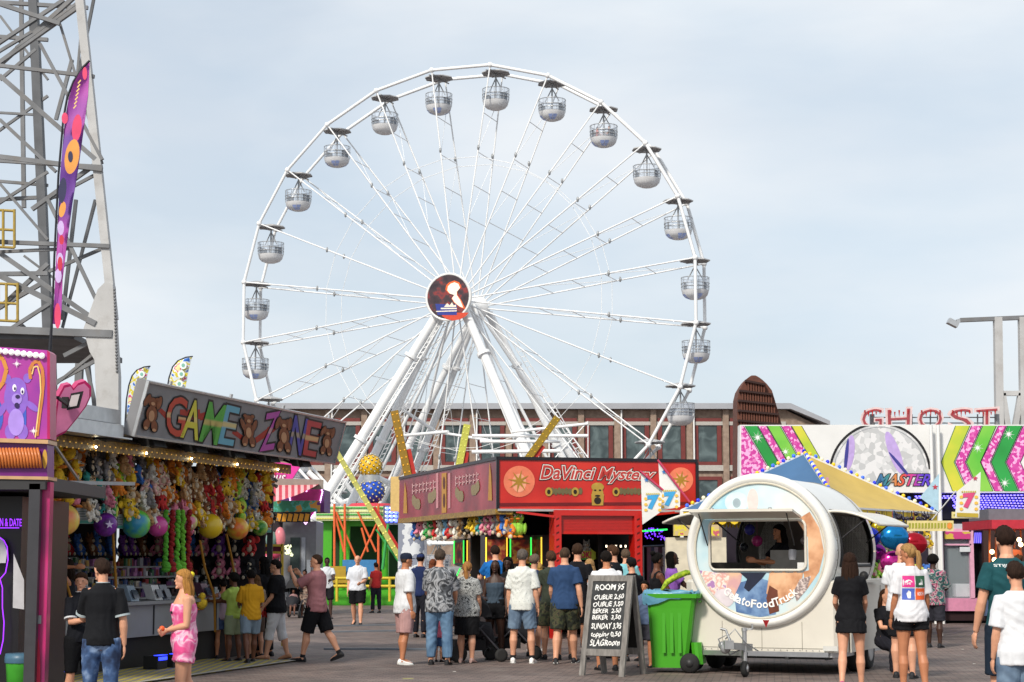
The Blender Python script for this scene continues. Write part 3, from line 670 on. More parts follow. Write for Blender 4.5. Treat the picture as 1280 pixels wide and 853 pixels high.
for i in range(NC):
    a = -.85 + i*.168
    cl = [c for c in clusters if c[0] <= a < c[1]] or [clusters[-1]]
    _, _, ks, cs = cl[0]; ph = rng.uniform(-.08,.08)
    for r_ in range(5):
        k = rng.choice(ks); c = rng.choice(cs)
        if rng.random() < .2: k = rng.choice(['bear','cat','duck','octopus']); c = rng.choice(['brown','tan','orange','yellow','yellow','yellow','pink','blue','red'])
        if k == 'koala': c = rng.choice(['white','grey','tan'])
        sz = rng.uniform(.82,1.12)
        loc = G(a + rng.uniform(-.06,.06), -.05 + rng.uniform(-.16,.16), 3.36 - r_*.2 + ph + rng.uniform(-.05,.05))
        lab = '%s %s toy, %s stall row, %s, %d%% along' % (c, k, rows[r_], near[i//5], 2*i+1)
        plush(k, c, loc, sz, math.atan2(gn.y, gn.x) + rng.uniform(-.9,.9), lab, 'soft toys hanging in the game stall', rng.uniform(-.35,.35)); nP += 1
# toys, ropes and boxes against the inside of the far end wall
for i in range(36):
    q_ = i % 9; r_ = i//9; p_ = G(A1-.3, -2.8+q_*.31+rng.uniform(-.04,.04), 3.0-r_*.42)
    k = rng.choice(['bear','bunny','octopus','cat','elephant']); c = rng.choice(['brown','purple','red','grey','teal','pink','blue','black'])
    plush(k, c, p_, 1.15, math.atan2(-gu.y, -gu.x), 'dim %s %s toy on the inner end wall, %s line, %s column' % (c, k, ['top','second','third','lowest'][r_], ['first','second','third','fourth','fifth','sixth','seventh','eighth','ninth'][q_]), 'toys on the inner end wall')
# hanging balls
def ball(px, py, r, a, cols, label, axis=(1,1,1), stripes=False, rot=None):
    t = 'two'; c = onp(px, py, G(0,.12,0), gn)
    k = (at(px+10,py,c.y)-at(px,py,c.y)).length/10; rr = r*k
    m = MB(); m.sphere(c, rr, 24, 16); o = m.build('beach_ball', ramp_mat('ball %d' % px, cols, scale=.5/rr if not stripes else 1.6/rr, tex='noise' if not stripes else 'wave', rough=.25, rot=rot), org=c)
    v = MB(); v.tube(c + Z*rr*.95, c + Z*(rr+.05), .01, 5); v.tube(c + Z*rr, c + Z*(rr+.3), .004, 3); v.build('string', BLACK, o)
    tag(o, label, 'ball', 'balls hung along the game stall'); return o
ball(80,650,19.5,0,[(.35,hexc('f08a5a')),(.5,hexc('e8d060')),(.62,hexc('f08a5a'))],'pastel orange and yellow ball hung at the near end of the game stall')
b2 = ball(132,656,15,0,[(.4,hexc('3a1550')),(.55,hexc('7a2aa0')),(.7,hexc('3a1550'))],'dark purple ball with a star between the orange ball and the green ball')
gp = Plane(G(0,.33,0), gu, Z); m = MB(); st = []
for i in range(10):
    t = math.pi/2 + i*math.pi/5; r = 5.5 if i % 2 == 0 else 2.2; st.append((137 + r*math.cos(t), 656 - r*math.sin(t)))
gp.polypx(m, st[::-1], 0); m.build('star', mat('pale lilac print', (.5,.42,.6), .5), b2)
ball(170,655,18,0,[(.35,hexc('2aa03a')),(.5,hexc('6ac040')),(.62,hexc('2a8ab0'))],'green and blue swirled ball over the middle of the game counter')
ball(197,658,13,0,[(.4,hexc('b0207a')),(.6,hexc('d04a9a'))],'magenta ball half hidden behind the green and blue ball')
ball(236,653,11,0,[(.4,hexc('d87a9a')),(.5,hexc('b8d060')),(.6,hexc('d87a9a'))],'pink and lime ball next to the green and red garlands')
yb = ball(263,658,15.5,0,[(.3,hexc('d8b018')),(.7,hexc('e0c02a'))],'plain yellow ball with a smile beside the pink and lime ball')
ball(297,661,14,0,[(.35,hexc('e87a38')),(.5,hexc('e0c040')),(.62,hexc('e87a38'))],'orange and yellow striped ball at the far half of the stall', rot=(0,R(90),0))
ball(325,660,10,0,[(.35,hexc('2f6a20')),(.5,hexc('b8d060')),(.62,hexc('3a8a30'))],'small green ball at the far end of the game stall')
# price cards
gp = Plane(G(0,-.02,0), gu, Z)
for i, (x, y, w_, h_) in enumerate([(106,645,22,20),(151,652,9,18),(189,653,10,20),(212,648,14,26),(252,654,9,16),(284,655,11,16),(313,657,11,16),(336,659,8,14)]):
    m = MB(); q = [gp.px(x-w_/2,y-h_/2), gp.px(x-w_/2,y+h_/2), gp.px(x+w_/2,y+h_/2), gp.px(x+w_/2,y-h_/2)]; m.prism(q, gn*.012)
    o = m.build('price_card', mat('card grey', (.33,.36,.37), .6)); 
    m = MB()
    for l in range(4): gp.polypx(m, [(x-w_*.36,y-h_*.3+l*h_*.16),(x-w_*.36,y-h_*.25+l*h_*.16),(x+w_*(.1+.07*(l*3 % 4)),y-h_*.25+l*h_*.16),(x+w_*(.1+.07*(l*3 % 4)),y-h_*.3+l*h_*.16)], .016)
    m.build('print', mat('card print', (.1,.13,.13), .6), o)
    m = MB(); gp.polypx(m, [(x-w_/2,y+h_*.28),(x-w_/2,y+h_*.48),(x+w_/2,y+h_*.48),(x+w_/2,y+h_*.28)], .015); m.build('stripe', mat('teal print', (.06,.25,.2), .6), o)
    ord_ = ['just right of the pastel orange ball','between the purple and green balls','right of the green and blue ball','left of the garlands','left of the plain yellow ball','between the yellow and striped orange balls','right of the orange striped ball','at the far end past the small green ball'][i]
    tag(o, 'small grey price card hanging ' + ord_, 'price card', 'price cards along the stall')
# garlands
for i, (x, c) in enumerate([(208,'4f9a2a'),(215,'8a1418'),(222,'5fae30'),(229,'6aae30'),(236,'8a1418')]):
    m = MB(); top = onp(x, 640, G(0,.2,0), gn); bot = onp(x-1, 712, G(0,.2,0), gn)
    for q in range(24):
        p = top.lerp(bot, q/23) + V((rng.uniform(-.02,.02), 0, 0)); m.sphere(p, (.045,.045,.04) if q < 21 else (.08,.08,.05), 6, 4)
    tag(m.build('garland', C(c, .8)), '%s knotted garland hanging over the counter, %s' % ('red' if c[0] == '8' else 'green', ['first from the left','between the two left green ones','beside the left red one','right of the middle green one','rightmost of the bunch'][i]), 'garland', 'garlands over the game counter')
# yellow hoses and ropes
for i, pts in enumerate([[(62,640),(66,680),(80,745)],[(66,640),(72,690),(92,760)],[(250,676),(256,710),(268,745),(269,790)],[(141,665),(143,700),(146,745)],[(283,668),(290,700),(296,740)]]):
    m = MB(); m.path([onp(x, y, G(0,.1 if i != 2 else .3,0), gn) for x, y in pts], .022, 6)
    tag(m.build('rope', C('9a6a1c', .7)), 'mustard yellow rope %s' % ['hanging at the near end, left of its twin','hanging at the near end, right of its twin','hanging slack in front of the counter beside the blond girl','hanging straight under the purple ball','hanging slanted under the striped orange ball'][i], 'rope', 'yellow ropes in the game stall')
# prize boxes and shelves inside
m = MB()
for a in (-2.6, 4.2): pass
shelf = empty('prize_shelf', tuple(G(2,-1.2,.5)), 'stepped shelf of small glittering prizes inside the game stall', 'shelf')
m = MB()
for k in range(4): m.frame_box(G(.4,-.75-.22*k,1.05+.17*k), gu*6.6, -gn*.22, Z*.03)
m.build('shelf_board', GREYM, shelf)
pc = ['8a8a90','b8b0a0','4a3a6a','c0a050','2a4a7a','7a2a2a','d0d0d0','3a6a4a','a06a9a','202020']
for c in pc:
    m = MB()
    for q in range(26):
        k = rng.randrange(4); a = rng.uniform(.45,6.9); h_ = rng.uniform(.05,.15); m.frame_box(G(a,-.8-.22*k,1.085+.17*k), gu*rng.uniform(.04,.14), -gn*rng.uniform(.03,.1), Z*h_)
    tag(m.build('prizes', C(c, .3), shelf), kind='stuff')
for q, (a, c, t) in enumerate([(1.6,'b8b8c0','clear'),(2.15,'8898a8','bluish'),(3.0,'c8c8c8','white'),(3.3,'404858','dark'),(.7,'6a6a74','grey'),(4.9,'5a3a4a','plum')]):
    m = MB(); m.frame_box(G(a,-.12,1.055), gu*.26, -gn*.16 + Z*.02, Z*.24 - gn*.1); o = m.build('prize_box', C(c, .25)); m = MB(); m.frame_box(G(a+.04,-.1,1.1), gu*.18, gn*.012, Z*.13 - gn*.06); m.build('window', C('303848', .2), o)
    tag(o, t + ' boxed prize standing on the game counter, %s' % ['left of the bluish one','right of the clear one','behind the blond girl','right of the white one','near the boy in black','near the children'][q], 'box')
# wall of toys on the back wall, far end: darker bags
for i in range(34):
    a = .2 + (i % 17)*.43; z = 2.15 - (i//17)*.42
    plush(rng.choice(['bear','bunny','cat','octopus']), rng.choice(['purple','grey','red','teal','brown','blue','pink']), G(a+rng.uniform(-.1,.1), -2.4, z), 1.1, math.atan2(gn.y, gn.x), 'large dim toy on the back wall, %s line, %d%% of the way along' % (['upper','lower'][i//17], (i % 17)*6+2), 'big toys on the back wall')
# blue floor spots
for i, a in enumerate((-1.35, 1.85, 2.4)):
    m = MB(); c = G(a,.25,.03); m.frame_box(c, gu*.34, gn*.24, Z*.2); o = m.build('floor_spotlight', BLACK); m = MB(); m.frame_box(c + gu*.03 + gn*.242 + Z*.13, gu*.28, gn*.01, Z*.05); m.frame_box(c + gu*.03 - gn*.012 + gn*.27 + Z*.201, gu*.28, -gn*.1, Z*.008); m.build('lens', bulb('2a3cff', 2.5), o)
    tag(o, 'black floor spotlight with a blue glow %s' % ['by the boys in black','behind the girl in pink, nearer one','behind the girl in pink, farther one'][i], 'spotlight', 'blue spotlights on the mat')
# yellow framed display at the far end
fe = Plane(at(322,675,36), V((1,0,0)), Z); fs_ = empty('display_frame', tuple(at(338,790,36))[:2]+(0,), 'thin yellow display stand with a plum header at the end of the game stall', 'stand')
m = MB()
for x in (322,353): m.bar(fe.px(x,680), fe.px(x,805), .045)
for y in (682,691): m.bar(fe.px(322,y), fe.px(353,y), .045)
m.bar(fe.px(322,806), fe.px(322,806)+V((0,.5,0)), .05); m.bar(fe.px(353,806), fe.px(353,806)+V((0,.5,0)), .05)
m.build('frame', C('c8a83a'), fs_); m = MB(); q = [fe.px(323,683,-.02), fe.px(323,690,-.02), fe.px(352,690,-.02), fe.px(352,683,-.02)]; m.prism(q, (0,.03,0)); m.build('header', C('6a1838'), fs_)
m = MB()
for i in range(3): 
    c = fe.px(337, 705+i*26); m.frame_box(c - V((.22,0,0)), V((.44,0,0)), V((0,.3,0)), V((0,0,.03)))
m.build('shelf', GREYM, fs_)
# ------------------------------------------------------------------ pink stall at the left edge
PY = 20.0
def P2(x, y, d=0): return at(x, y, PY + d)
ps = empty('candy_pink_stall', tuple(at(-20,700,PY))[:2]+(0,), 'magenta stall with a purple teddy picture and round bulbs at the left edge', 'stall')
pp = Plane(P2(0,548), V((1,.0,0)), Z)
PURM = ramp_mat('magenta print', [(.3,hexc('8e2f9a')),(.5,hexc('b0389a')),(.7,hexc('d05ab0'))], scale=1.3, rough=.35)
m = MB(); q = [pp.px(-60,430), pp.px(-60,549), pp.px(59,549), pp.px(59,438)]; m.prism(q, V((0,.25,0))); sgn = m.build('picture_panel', PURM, ps)
m = MB(); q = [pp.px(59,438,.01), pp.px(59,549,.01), pp.px(62.5,549,.01), pp.px(62.5,441,.01)]; m.prism(q, V((0,.28,0))); m.build('side_edge', C('b01a5a', .3), sgn)
for i in range(10):
    m = MB(); c = pp.px(-16+i*7.6, 437+ i*.9, .03); m.sphere(c, (.035,.03,.035), 8, 6); m.build('bulb', mat('bulb white', (.9,.9,.88), .2, emit=.25, var=0), sgn)
def epx(mb, pl, cx, cy, rx, ry, off, rot=0, n=20):
    pts = []
    for i in range(n):
        t = 2*math.pi*i/n; a, b = rx*math.cos(t), ry*math.sin(t); pts.append((cx + a*math.cos(rot)-b*math.sin(rot), cy + a*math.sin(rot)+b*math.cos(rot)))
    pl.polypx(mb, pts[::-1], off)
LIL = C('8a62c8', .4); LIL2 = C('a98ae0', .4)
m = MB(); epx(m, pp, 20, 498, 15, 24, .006); epx(m, pp, 20, 486, 13, 14, .0075); epx(m, pp, 9, 474, 5, 6, .0065); epx(m, pp, 34, 473, 5, 6, .0066); epx(m, pp, 40, 508, 4, 10, .0067, -.9); epx(m, pp, 3, 512, 4, 10, .0068, .5); epx(m,pp,13,540,7,10,.0069); epx(m,pp,28,540,7,10,.0071); m.build('teddy_picture', LIL, sgn)
m = MB(); epx(m, pp, 20, 528, 10, 17, .011); epx(m, pp, 21, 499, 6.5, 7, .0115); m.build('teddy_belly', LIL2, sgn)
m = MB(); epx(m, pp, 18, 485, 2.6, 4.6, .014); epx(m, pp, 28, 489, 2.4, 4.4, .0141); m.build('eye_whites', C('e8e4f0'), sgn)
m = MB(); epx(m, pp, 18.6, 486, 1.2, 2, .017); epx(m, pp, 28, 490, 1.2, 2, .0171); epx(m, pp, 22, 496, 3, 2.4, .0172); epx(m, pp, 21, 507, 3, 3.5, .0173); m.build('face_marks', C('2a1450'), sgn)
def ribbon(pl, pts, w_, off, mtl, par, nm_):
    m = MB()
    for i in range(len(pts)-1):
        (x0_, y0_), (x1_, y1_) = pts[i], pts[i+1]; dx, dy = x1_-x0_, y1_-y0_; l = math.hypot(dx, dy) or 1; nx, ny = -dy/l*w_/2, dx/l*w_/2
        pl.polypx(m, [(x0_+nx,y0_+ny),(x1_+nx,y1_+ny),(x1_-nx,y1_-ny),(x0_-nx,y0_-ny)], off + .0004*i)
    return m.build(nm_, mtl, par)
ribbon(pp, [(38,474),(37,462),(42,453),(48,452),(53,462),(54,478),(52,500),(49,520),(46,545)], 4.2, .008, C('c87a3a'), sgn, 'swirl')
ribbon(pp, [(40,468),(42,459),(47,458),(50,470),(51,490),(48,515),(44,547)], 1.6, .015, C('e8c878'), sgn, 'swirl')
ribbon(pp, [(-6,440),(4,450),(8,462),(4,478),(-4,488)], 5, .0085, C('d08a3a'), sgn, 'swirl')
m = MB(); epx(m, pp, -4, 520, 8, 20, .005); epx(m, pp, 30, 522, 3, 24, .0052); m.build('blue_print', C('3a5ac0'), sgn)
m = MB(); 
for cx, cy, r in ((21,455,6),(42,539,6)):
    for k in range(4):
        t = k*math.pi/4; rr = r if k % 2 == 0 else r*.6; dx, dy = math.cos(t), math.sin(t)
        pp.polypx(m, [(cx-dx*rr,cy-dy*rr),(cx+dy*.6,cy-dx*.6),(cx+dx*rr,cy+dy*rr),(cx-dy*.6,cy+dx*.6)], .018+k*.0008)
m.build('sparkle', C('ffffff'), sgn)
m = MB(); q = [pp.px(-60,546,.06), pp.px(-60,551,.06), pp.px(60,555,.06), pp.px(60,550,.06)]; m.prism(q, V((0,.4,0))); q = [pp.px(-60,594,.02), pp.px(-60,598,.02), pp.px(60,600,.02), pp.px(60,596,.02)]; m.prism(q, V((0,.4,0))); m.build('ledge', C('c09a70', .3), ps)
m = MB(); q = [pp.px(-60,551,.0), pp.px(-60,594,.0), pp.px(59,596,.0), pp.px(59,555,.0)]; m.prism(q, V((0,.3,0))); m.build('purple_band', C('6a1a72', .3), ps)
m = MB()
for i in range(21):
    x = -30 + i*3.9; m.path([pp.px(x-1.2,561,.03), pp.px(x,566,.08), pp.px(x+1.6,573,.09), pp.px(x+2.6,580,.08), pp.px(x+3,584,.03)], .016, 6)
m.build('coil', C('c8743a', .3), ps)
m = MB(); epx(m, pp, 56, 574, 3, 12, .012); m.build('gold_print', C('c89a3a'), ps)
m = MB(); m.frame_box(P2(-80,612,0), V((1.18,0,0)), V((0,3,0)), V((0,0,.14))); m.build('beam', DARK, ps)
m = MB(); m.frame_box(at(28,880,PY), V((.12,0,0)), V((0,.12,0)), V((0,0,2.35))); m.build('post', C('3a3a3e', .35), ps)
pc_ = Plane(P2(42,700,.1), V((1,0,0)), Z)
m = MB(); m.frame_box(at(38.5,880,PY+.1), V((.14,0,0)), V((0,.16,0)), V((0,0,2.38))); cl = m.build('pink_column', ramp_mat('column print', [(.4,hexc('7a1a50')),(.55,hexc('b8246a')),(.65,hexc('c83a80'))], scale=.8, rough=.3), ps)
m = MB(); epx(m, pc_, 45, 838, 5.5, 46, .006); m.build('print_swoosh', C('c82a4a'), cl)
m = MB(); m.frame_box(at(46,722,PY+.09), V((.02,0,0)), V((0,.01,0)), V((0,0,.14))); m.frame_box(at(45.5,780,PY+.09), V((.05,0,0)), V((0,.01,0)), V((0,0,.09))); m.build('hinge', GREYM, cl)
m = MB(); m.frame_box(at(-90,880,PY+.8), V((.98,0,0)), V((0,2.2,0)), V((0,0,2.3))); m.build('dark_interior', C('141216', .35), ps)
pi = Plane(P2(0,700,.7), V((1,0,0)), Z)
NEO = bulb('8a2ae8', 1.6)
m = MB(); pi.textpx(m, 'N & DATE', (0,648),(27,649),(27,658),(0,658), .0, .01); pi.polypx(m, [(-3,659.5),(-3,660.6),(24,660.6),(24,659.5)], 0); m.build('neon_writing', NEO, ps)
m = MB(); m.path([pi.px(x,y,.02) for x, y in [(0,672),(5,676),(9,684),(10,700),(7,716),(2,722),(0,724)]], .006, 5); m.path([pi.px(x,y,.02) for x, y in [(0,724),(3,735),(3,760),(5,778),(4,800),(0,818)]], .006, 5); m.build('neon_outline', NEO, ps)
m = MB(); pi.polypx(m, [(-10,672),(-10,704),(7,704),(9,690),(5,678),(0,672)], .01); pi.polypx(m, [(17,692),(16,760),(30,762),(30,725)], .005); m.build('pale_screen', C('b8b8bc'), ps)
# teal-bagged green bin behind the pink stall
m = MB(); a = P2(11,853,.35); m.lathe([(.0,0),(.14,0),(.17,.42)], a + V((.08,.2,-.2)), (0,0,1), 12); o = m.build('waste_bin', C('3f9a2e', .4)); m = MB(); m.lathe([(.18,.40),(.185,.44),(.175,.50),(.15,.50)], a + V((.08,.2,-.2)), (0,0,1), 14); m.build('bin_bag', C('40647a', .4), o); tag(o, 'green waste bin lined with a blue bag inside the pink stall', 'bin')
# pink heart sign with lamp
hrt = Plane(at(92,510,21.2), V((.86,.5,0)), Z + V((.12,-.2,0)))
pts = [(68,548),(69,520),(72,497),(80,482),(88,480),(92,486),(98,479),(107,476),(114,483),(114,495),(108,508),(96,524),(82,541)]
m = MB(); m.prism([hrt.px(x,y) for x, y in pts[::-1]], -hrt.n*.14); ho = m.build('heart_sign', C('c02a6a', .35)); m = MB(); m.poly([hrt.px(90+(x-90)*.9, 512+(y-512)*.9, .006) for x, y in pts[::-1]]); m.build('face', C('e084b0', .35), ho)
tag(ho, 'pink heart shaped sign jutting from the side of the magenta stall', 'sign')
lm = MB(); c = hrt.px(84,513,.16); lm.frame_box(c, V((.13,.03,.03)), V((0,-.03,.0)), V((.045,0,.19))); lm.bar(c + V((0,.02,.06)), at(72,497,20.4), .03); lm.box(tuple(c + V((-.035,.05,.09))), (.07,.07,.13)); lo = lm.build('floodlight', BLACK); lm = MB(); lm.frame_box(c + V((.022,-.035,.03)), V((.09,.02,.02)), V((0,-.006,0)), V((.032,0,.135))); lm.build('lamp_glass', C('c8c0c0', .2), lo); tag(lo, 'black floodlight mounted in front of the pink heart sign', 'floodlight')
# ------------------------------------------------------------------ feather flags
def feather(Y, edge_l, edge_r, pole_pts, mtl, label, seams=(), wave=.05):
    """flag outline: left and right px edges at the same rows"""
    base = at(pole_pts[-1][0], pole_pts[-1][1], Y); o = empty('feather_flag', tuple(base), label, 'flag')
    m = MB(); m.path([at(x, y, Y) for x, y in pole_pts], [.014]*(len(pole_pts)-2)+[.025,.03], 6); m.build('pole', C('20222a'), o)
    f = MB(); vs = []; n = 6
    for (xl, y), (xr, yr) in zip(edge_l, edge_r):
        for i in range(n): t = i/(n-1); vs.append(at(xl+(xr-xl)*t, y+(yr-y)*t, Y + wave*math.sin(y*.05+t*3)))
    R_ = len(edge_l)
    f.add(vs, [(k*n+i, (k+1)*n+i, (k+1)*n+i+1, k*n+i+1) for k in range(R_-1) for i in range(n-1)], True)
    b = f.v[:]; f.add([p + V((0,.012,0)) for p in b], [(k*n+i, k*n+i+1, (k+1)*n+i+1, (k+1)*n+i) for k in range(R_-1) for i in range(n-1)], True)
    c = f.build('cloth', mtl, o); return o, c
FY = 21.5
o, c = feather(FY, [(100,90),(92,104),(86,122),(81,150),(78,185),(75,220),(73,260),(71,300),(69,350),(67,385),(65,405)], [(112,78),(111,100),(110,120),(106,150),(102,180),(97,215),(91,250),(84,300),(78,350),(77,385),(75,406)],
    [(112,76),(104,84),(92,102),(84,122),(79,150),(76,185),(73,220),(71,260),(68,320),(65,400),(62,442),(58,560)], ramp_mat('feather purple', [(.42,hexc('6a3a9a')),(.5,hexc('b04aa8')),(.6,hexc('d060a8'))], scale=.45, rough=.6), 'tall purple and pink feather flag with an orange figure, above the magenta stall')
fp = Plane(at(90,250,FY-.14), V((1,0,0)), Z); m = MB(); epx(m, fp, 96, 160, 6, 17, 0, .1); epx(m, fp, 81, 148, 4, 7, .002); epx(m,fp,72,395,4,16,.003); epx(m,fp,106,92,3,8,.004); m.build('balloon_print', C('d8406a'), c)
m = MB(); epx(m, fp, 90, 196, 9, 22, .006, .15); epx(m, fp, 78, 262, 4, 10, .007, .2); m.build('figure_print', C('e09a4a'), c)
m = MB(); epx(m, fp, 88, 196, 3, 7, .01); epx(m, fp, 78, 238, 5, 16, .011, .1); m.build('dark_print', C('2a2a50'), c)
m = MB()
for i in range(7):
    x, y = 99 - i*.95, 102 + i*5.2
    fp.polypx(m, [(x-2,y+2),(x-1,y+3),(x+2.4,y-1),(x+1.6,y-2.4)], .012 + i*.0005)
m.build('squiggle', C('e8c870'), c)
m = MB(); ys_ = [330,345,362]; 
for y, x in ((285,76),(325,75),(345,73)): epx(m, fp, x, y, 4, 9, .013); 
m.build('pale_print', C('c8b0e0'), c)
m = MB(); epx(m, fp, 75, 330, 3, 9, .017); epx(m,fp,77,300,3,6,.018); m.build('red_print', C('c83048'), c)
MULTI = ramp_mat('flag multicolour', [(0,hexc('2f6ac0')),(.38,hexc('2f6ac0')),(.4,hexc('d8e0e8')),(.47,hexc('d8c83a')),(.54,hexc('e0e4e8')),(.6,hexc('d05080')),(.66,hexc('e8e0a0')),(1,hexc('d8c830'))], scale=5.5, rough=.7, const=True)
def small_feather(dx, dy, s_, Y, label):
    def T(p): return (dx + (p[0]-158)*s_, dy + (p[1]-460)*s_)
    o, c = feather(Y, [T(p) for p in [(181,460),(172,463),(166,470),(162,482),(160,500),(158,525),(157,545)]], [T(p) for p in [(187,459),(185,466),(183,474),(181,486),(178,500),(176,525),(175,545)]], [T(p) for p in [(188,458),(180,459),(171,463),(165,470),(161,482),(158,500),(156,545),(155,600)]], MULTI, label, wave=.03)
    fq = Plane(at(dx,dy,Y-.06), V((1,0,0)), Z); m = MB()
    for i, y in enumerate((468,478,489,501,513)):
        x, y = T((177 - i*2.2, y)); epx(m, fq, x, y, 4*s_, 4.4*s_, 0)
    m.build('round_print', C('dfe8e4'), c); m = MB()
    for i, y in enumerate((468,478,489,501,513)):
        x, y = T((177 - i*2.2, y)); epx(m, fq, x, y, 2*s_, 2.2*s_, .005)
    m.build('round_centre', C('7ab0a0'), c)
small_feather(158,460,1,36,'blue and yellow feather flag behind the left end of the grey name board')
small_feather(208,448,1.1,36.6,'multicoloured feather flag rising right behind the first letter of the name board')
# ------------------------------------------------------------------ arcade stall in the middle
DC = V((-.313, 40, 0)); du = V((4.45, 1.2, 0)).normalized(); dl = V((-2.73, 10, 0)).normalized()
dn = du.cross(Z); ln_ = (-dl).cross(Z)        # outward normals: front, left face (u = from far to corner)
arc = empty('arcade_stall', tuple(DC + V((1,2,0))), 'red arcade stall with a gothic lettered sign and shuttered red doorway', 'stall')
LW = 4.62; LL = 10.4
REDP = ramp_mat('red print', [(.3,hexc('a81c18')),(.5,hexc('c82a20')),(.7,hexc('d83a2a'))], scale=.8, rough=.35)
REDQ = ramp_mat('dusky red print', [(.3,hexc('561018')),(.5,hexc('882430')),(.7,hexc('a63a46'))], scale=.9, rough=.35)
ZB, ZT = 2.80, 3.86
m = MB(); m.frame_box(DC + Z*ZB, du*LW, -dn*.25, Z*(ZT-ZB)); fs1 = m.build('front_sign', REDP, arc)
lf = DC + dl*LL
m = MB(); m.frame_box(DC - du*.0 + dl*.02 + Z*ZB, dl*LL, -ln_*.25 + Z*.0, Z*(ZT-ZB)); fs2 = m.build('side_sign', REDQ, arc)
fd = Plane(DC, du, Z); fl_ = Plane(DC, -dl, Z)
m = MB()
m.frame_box(DC + Z*(ZT) + dn*.03, du*LW, -dn*.32, Z*.07); m.frame_box(DC + Z*(ZT) + ln_*.03, dl*LL, -ln_*.32, Z*.07); m.frame_box(DC + Z*(ZB-.0)+dn*.035 - du*.03 + ln_*.0, du*.06, -dn*.05, Z*(ZT-ZB)); m.frame_box(DC+du*(LW-.05)+Z*ZB+dn*.03, du*.07, -dn*.3, Z*(ZT-ZB)); m.build('sign_edge', C('1c1a20', .4), arc)
m = MB(); m.frame_box(DC + Z*(ZB-.05) + dn*.04, du*LW, -dn*.3, Z*.048); m.build('lower_trim', C('a8a8a8', .4), arc)
m = MB(); m.frame_box(DC + Z*(ZB-.12) + ln_*.05, dl*LL, -ln_*.4, Z*.12); m.build('gold_trim', gold, arc)
m = MB(); m.frame_box(DC + Z*(ZT-.2) - dn*.3, du*LW, -dn*5.0, Z*.1); m.build('roof', C('2a2a30', .6), arc)
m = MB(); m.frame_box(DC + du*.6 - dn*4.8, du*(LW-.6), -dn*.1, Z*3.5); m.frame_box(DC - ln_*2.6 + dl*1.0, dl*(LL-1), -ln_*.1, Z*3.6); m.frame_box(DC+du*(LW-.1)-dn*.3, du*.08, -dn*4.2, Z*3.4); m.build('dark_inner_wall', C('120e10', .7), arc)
# gothic sign writing
m = MB(); fd.textpx(m, 'DaVinci Mystery', (676,582),(819,587),(816,604),(676,604), .012, .095, .25); m.build('writing_outline', C('2a0c10'), fs1)
m = MB(); fd.textpx(m, 'DaVinci Mystery', (676,582),(819,587),(816,604),(676,604), .018, .06, .25); m.build('writing', C('e8e0d8', .4), fs1)
m = MB(); fd.textpx(m, 'DaVinci Mystery', (676,582),(819,587),(816,604),(676,604), .024, .016, .25); m.build('writing_core', C('b83a34', .4), fs1)
for cx, cy, rr in ((649,602,19.5),(851,600,15.5)):
    m = MB(); epx(m, fd, cx, cy, rr, rr, .010, n=32); m.build('disc', C('e07a5a', .4), fs1)
    m = MB(); epx(m, fd, cx, cy+2, rr*.45, rr*.6, .014); m.build('glow', C('eca080', .4), fs1)
    m = MB()
    for k in range(8):
        t = k*math.pi/4 + .2; dx, dy = math.cos(t), math.sin(t); fd.polypx(m, [(cx+dy*2,cy-dx*2),(cx-dy*2,cy+dx*2),(cx+dx*rr*.75,cy+dy*rr*.75)], .018 + k*.0006)
    m.build('gold_star', C('a8802a', .4), fs1)
# gold ornaments and bearded bust
m = MB()
for cx, s_ in ((708,1),(794,-1)):
    for k in range(9): epx(m, fd, cx + s_*(k-4)*4.4, 614 + (k % 2)*.8, 2.6, 4.6, .012+k*.0004, n=8)
m.build('ornament', C('6a6040', .5), fs1)
m = MB()
for cx in (686,719,770,806):
    epx(m, fd, cx, 615, 4.6, 5.6, .019, n=12)
epx(m, fd, 747, 609, 8, 5.5, .0195); epx(m, fd, 747, 618, 7.4, 9, .0200); fd.polypx(m, [(739,618),(740,632),(754,632),(755,618)][::1], .0207); m.build('gold_figure', C('b0903c', .5), fs1)
m = MB(); epx(m, fd, 744, 613, 1.6, 1, .026); epx(m, fd, 750, 613, 1.6, 1, .0262); epx(m, fd, 747, 620, 3.4, 1.2, .0264); epx(m, fd, 747, 626, 4.4, 4.4, .0266); 
for cx in (686,719,770,806): epx(m, fd, cx, 615, 2.2, 2.8, .0268)
m.build('dark_marks', C('241a10', .5), fs1)
m = MB()
fd.polypx(m, [(624,629),(624,633),(870,631),(870,627.5)], .012)
m.build('dark_frieze', C('6a1418', .4), fs1)
# side sign: two panels with illegible pale lettering blocks, gold figures
def lp(x, y): return (x, y)
PALE = C('c89a9a', .5); OLV = C('8a7a58', .5)
m = MB(); ol = MB(); gd = MB(); dk = MB()
for x0_, x1_ in ((514,548),(568,602)):
    h0 = 648 - (x0_-500)*.0; 
    k = (x0_-500)/122
    yt = 602 - 22*k; 
    for w_ in range(2):
        for q in range(7):
            xa = x0_ + 1 + q*4.4; y_ = yt + 6 + w_*7 - (xa-x0_)*.17
            fl_.polypx(m, [(xa,y_+(q % 3)-1),(xa,y_+5.5),(xa+1.3,y_+5.3),(xa+1.3,y_)], .012+w_*.001); fl_.polypx(m, [(xa+1.3,y_+1.5),(xa+1.3,y_+2.8),(xa+3.4,y_+2.2),(xa+3.4,y_+.8)], .012+w_*.001)
    for dx in (6, 26):
        for q in range(5): epx(ol, fl_, x0_+dx+(q-2)*1.6*(1 if dx > 10 else 1), yt+27 + (2-abs(q-2))*1.0 - dx*.15 + q*(-1.2 if dx > 10 else 1.2), 2.2, 7, .012+q*.0006, 0, 10)
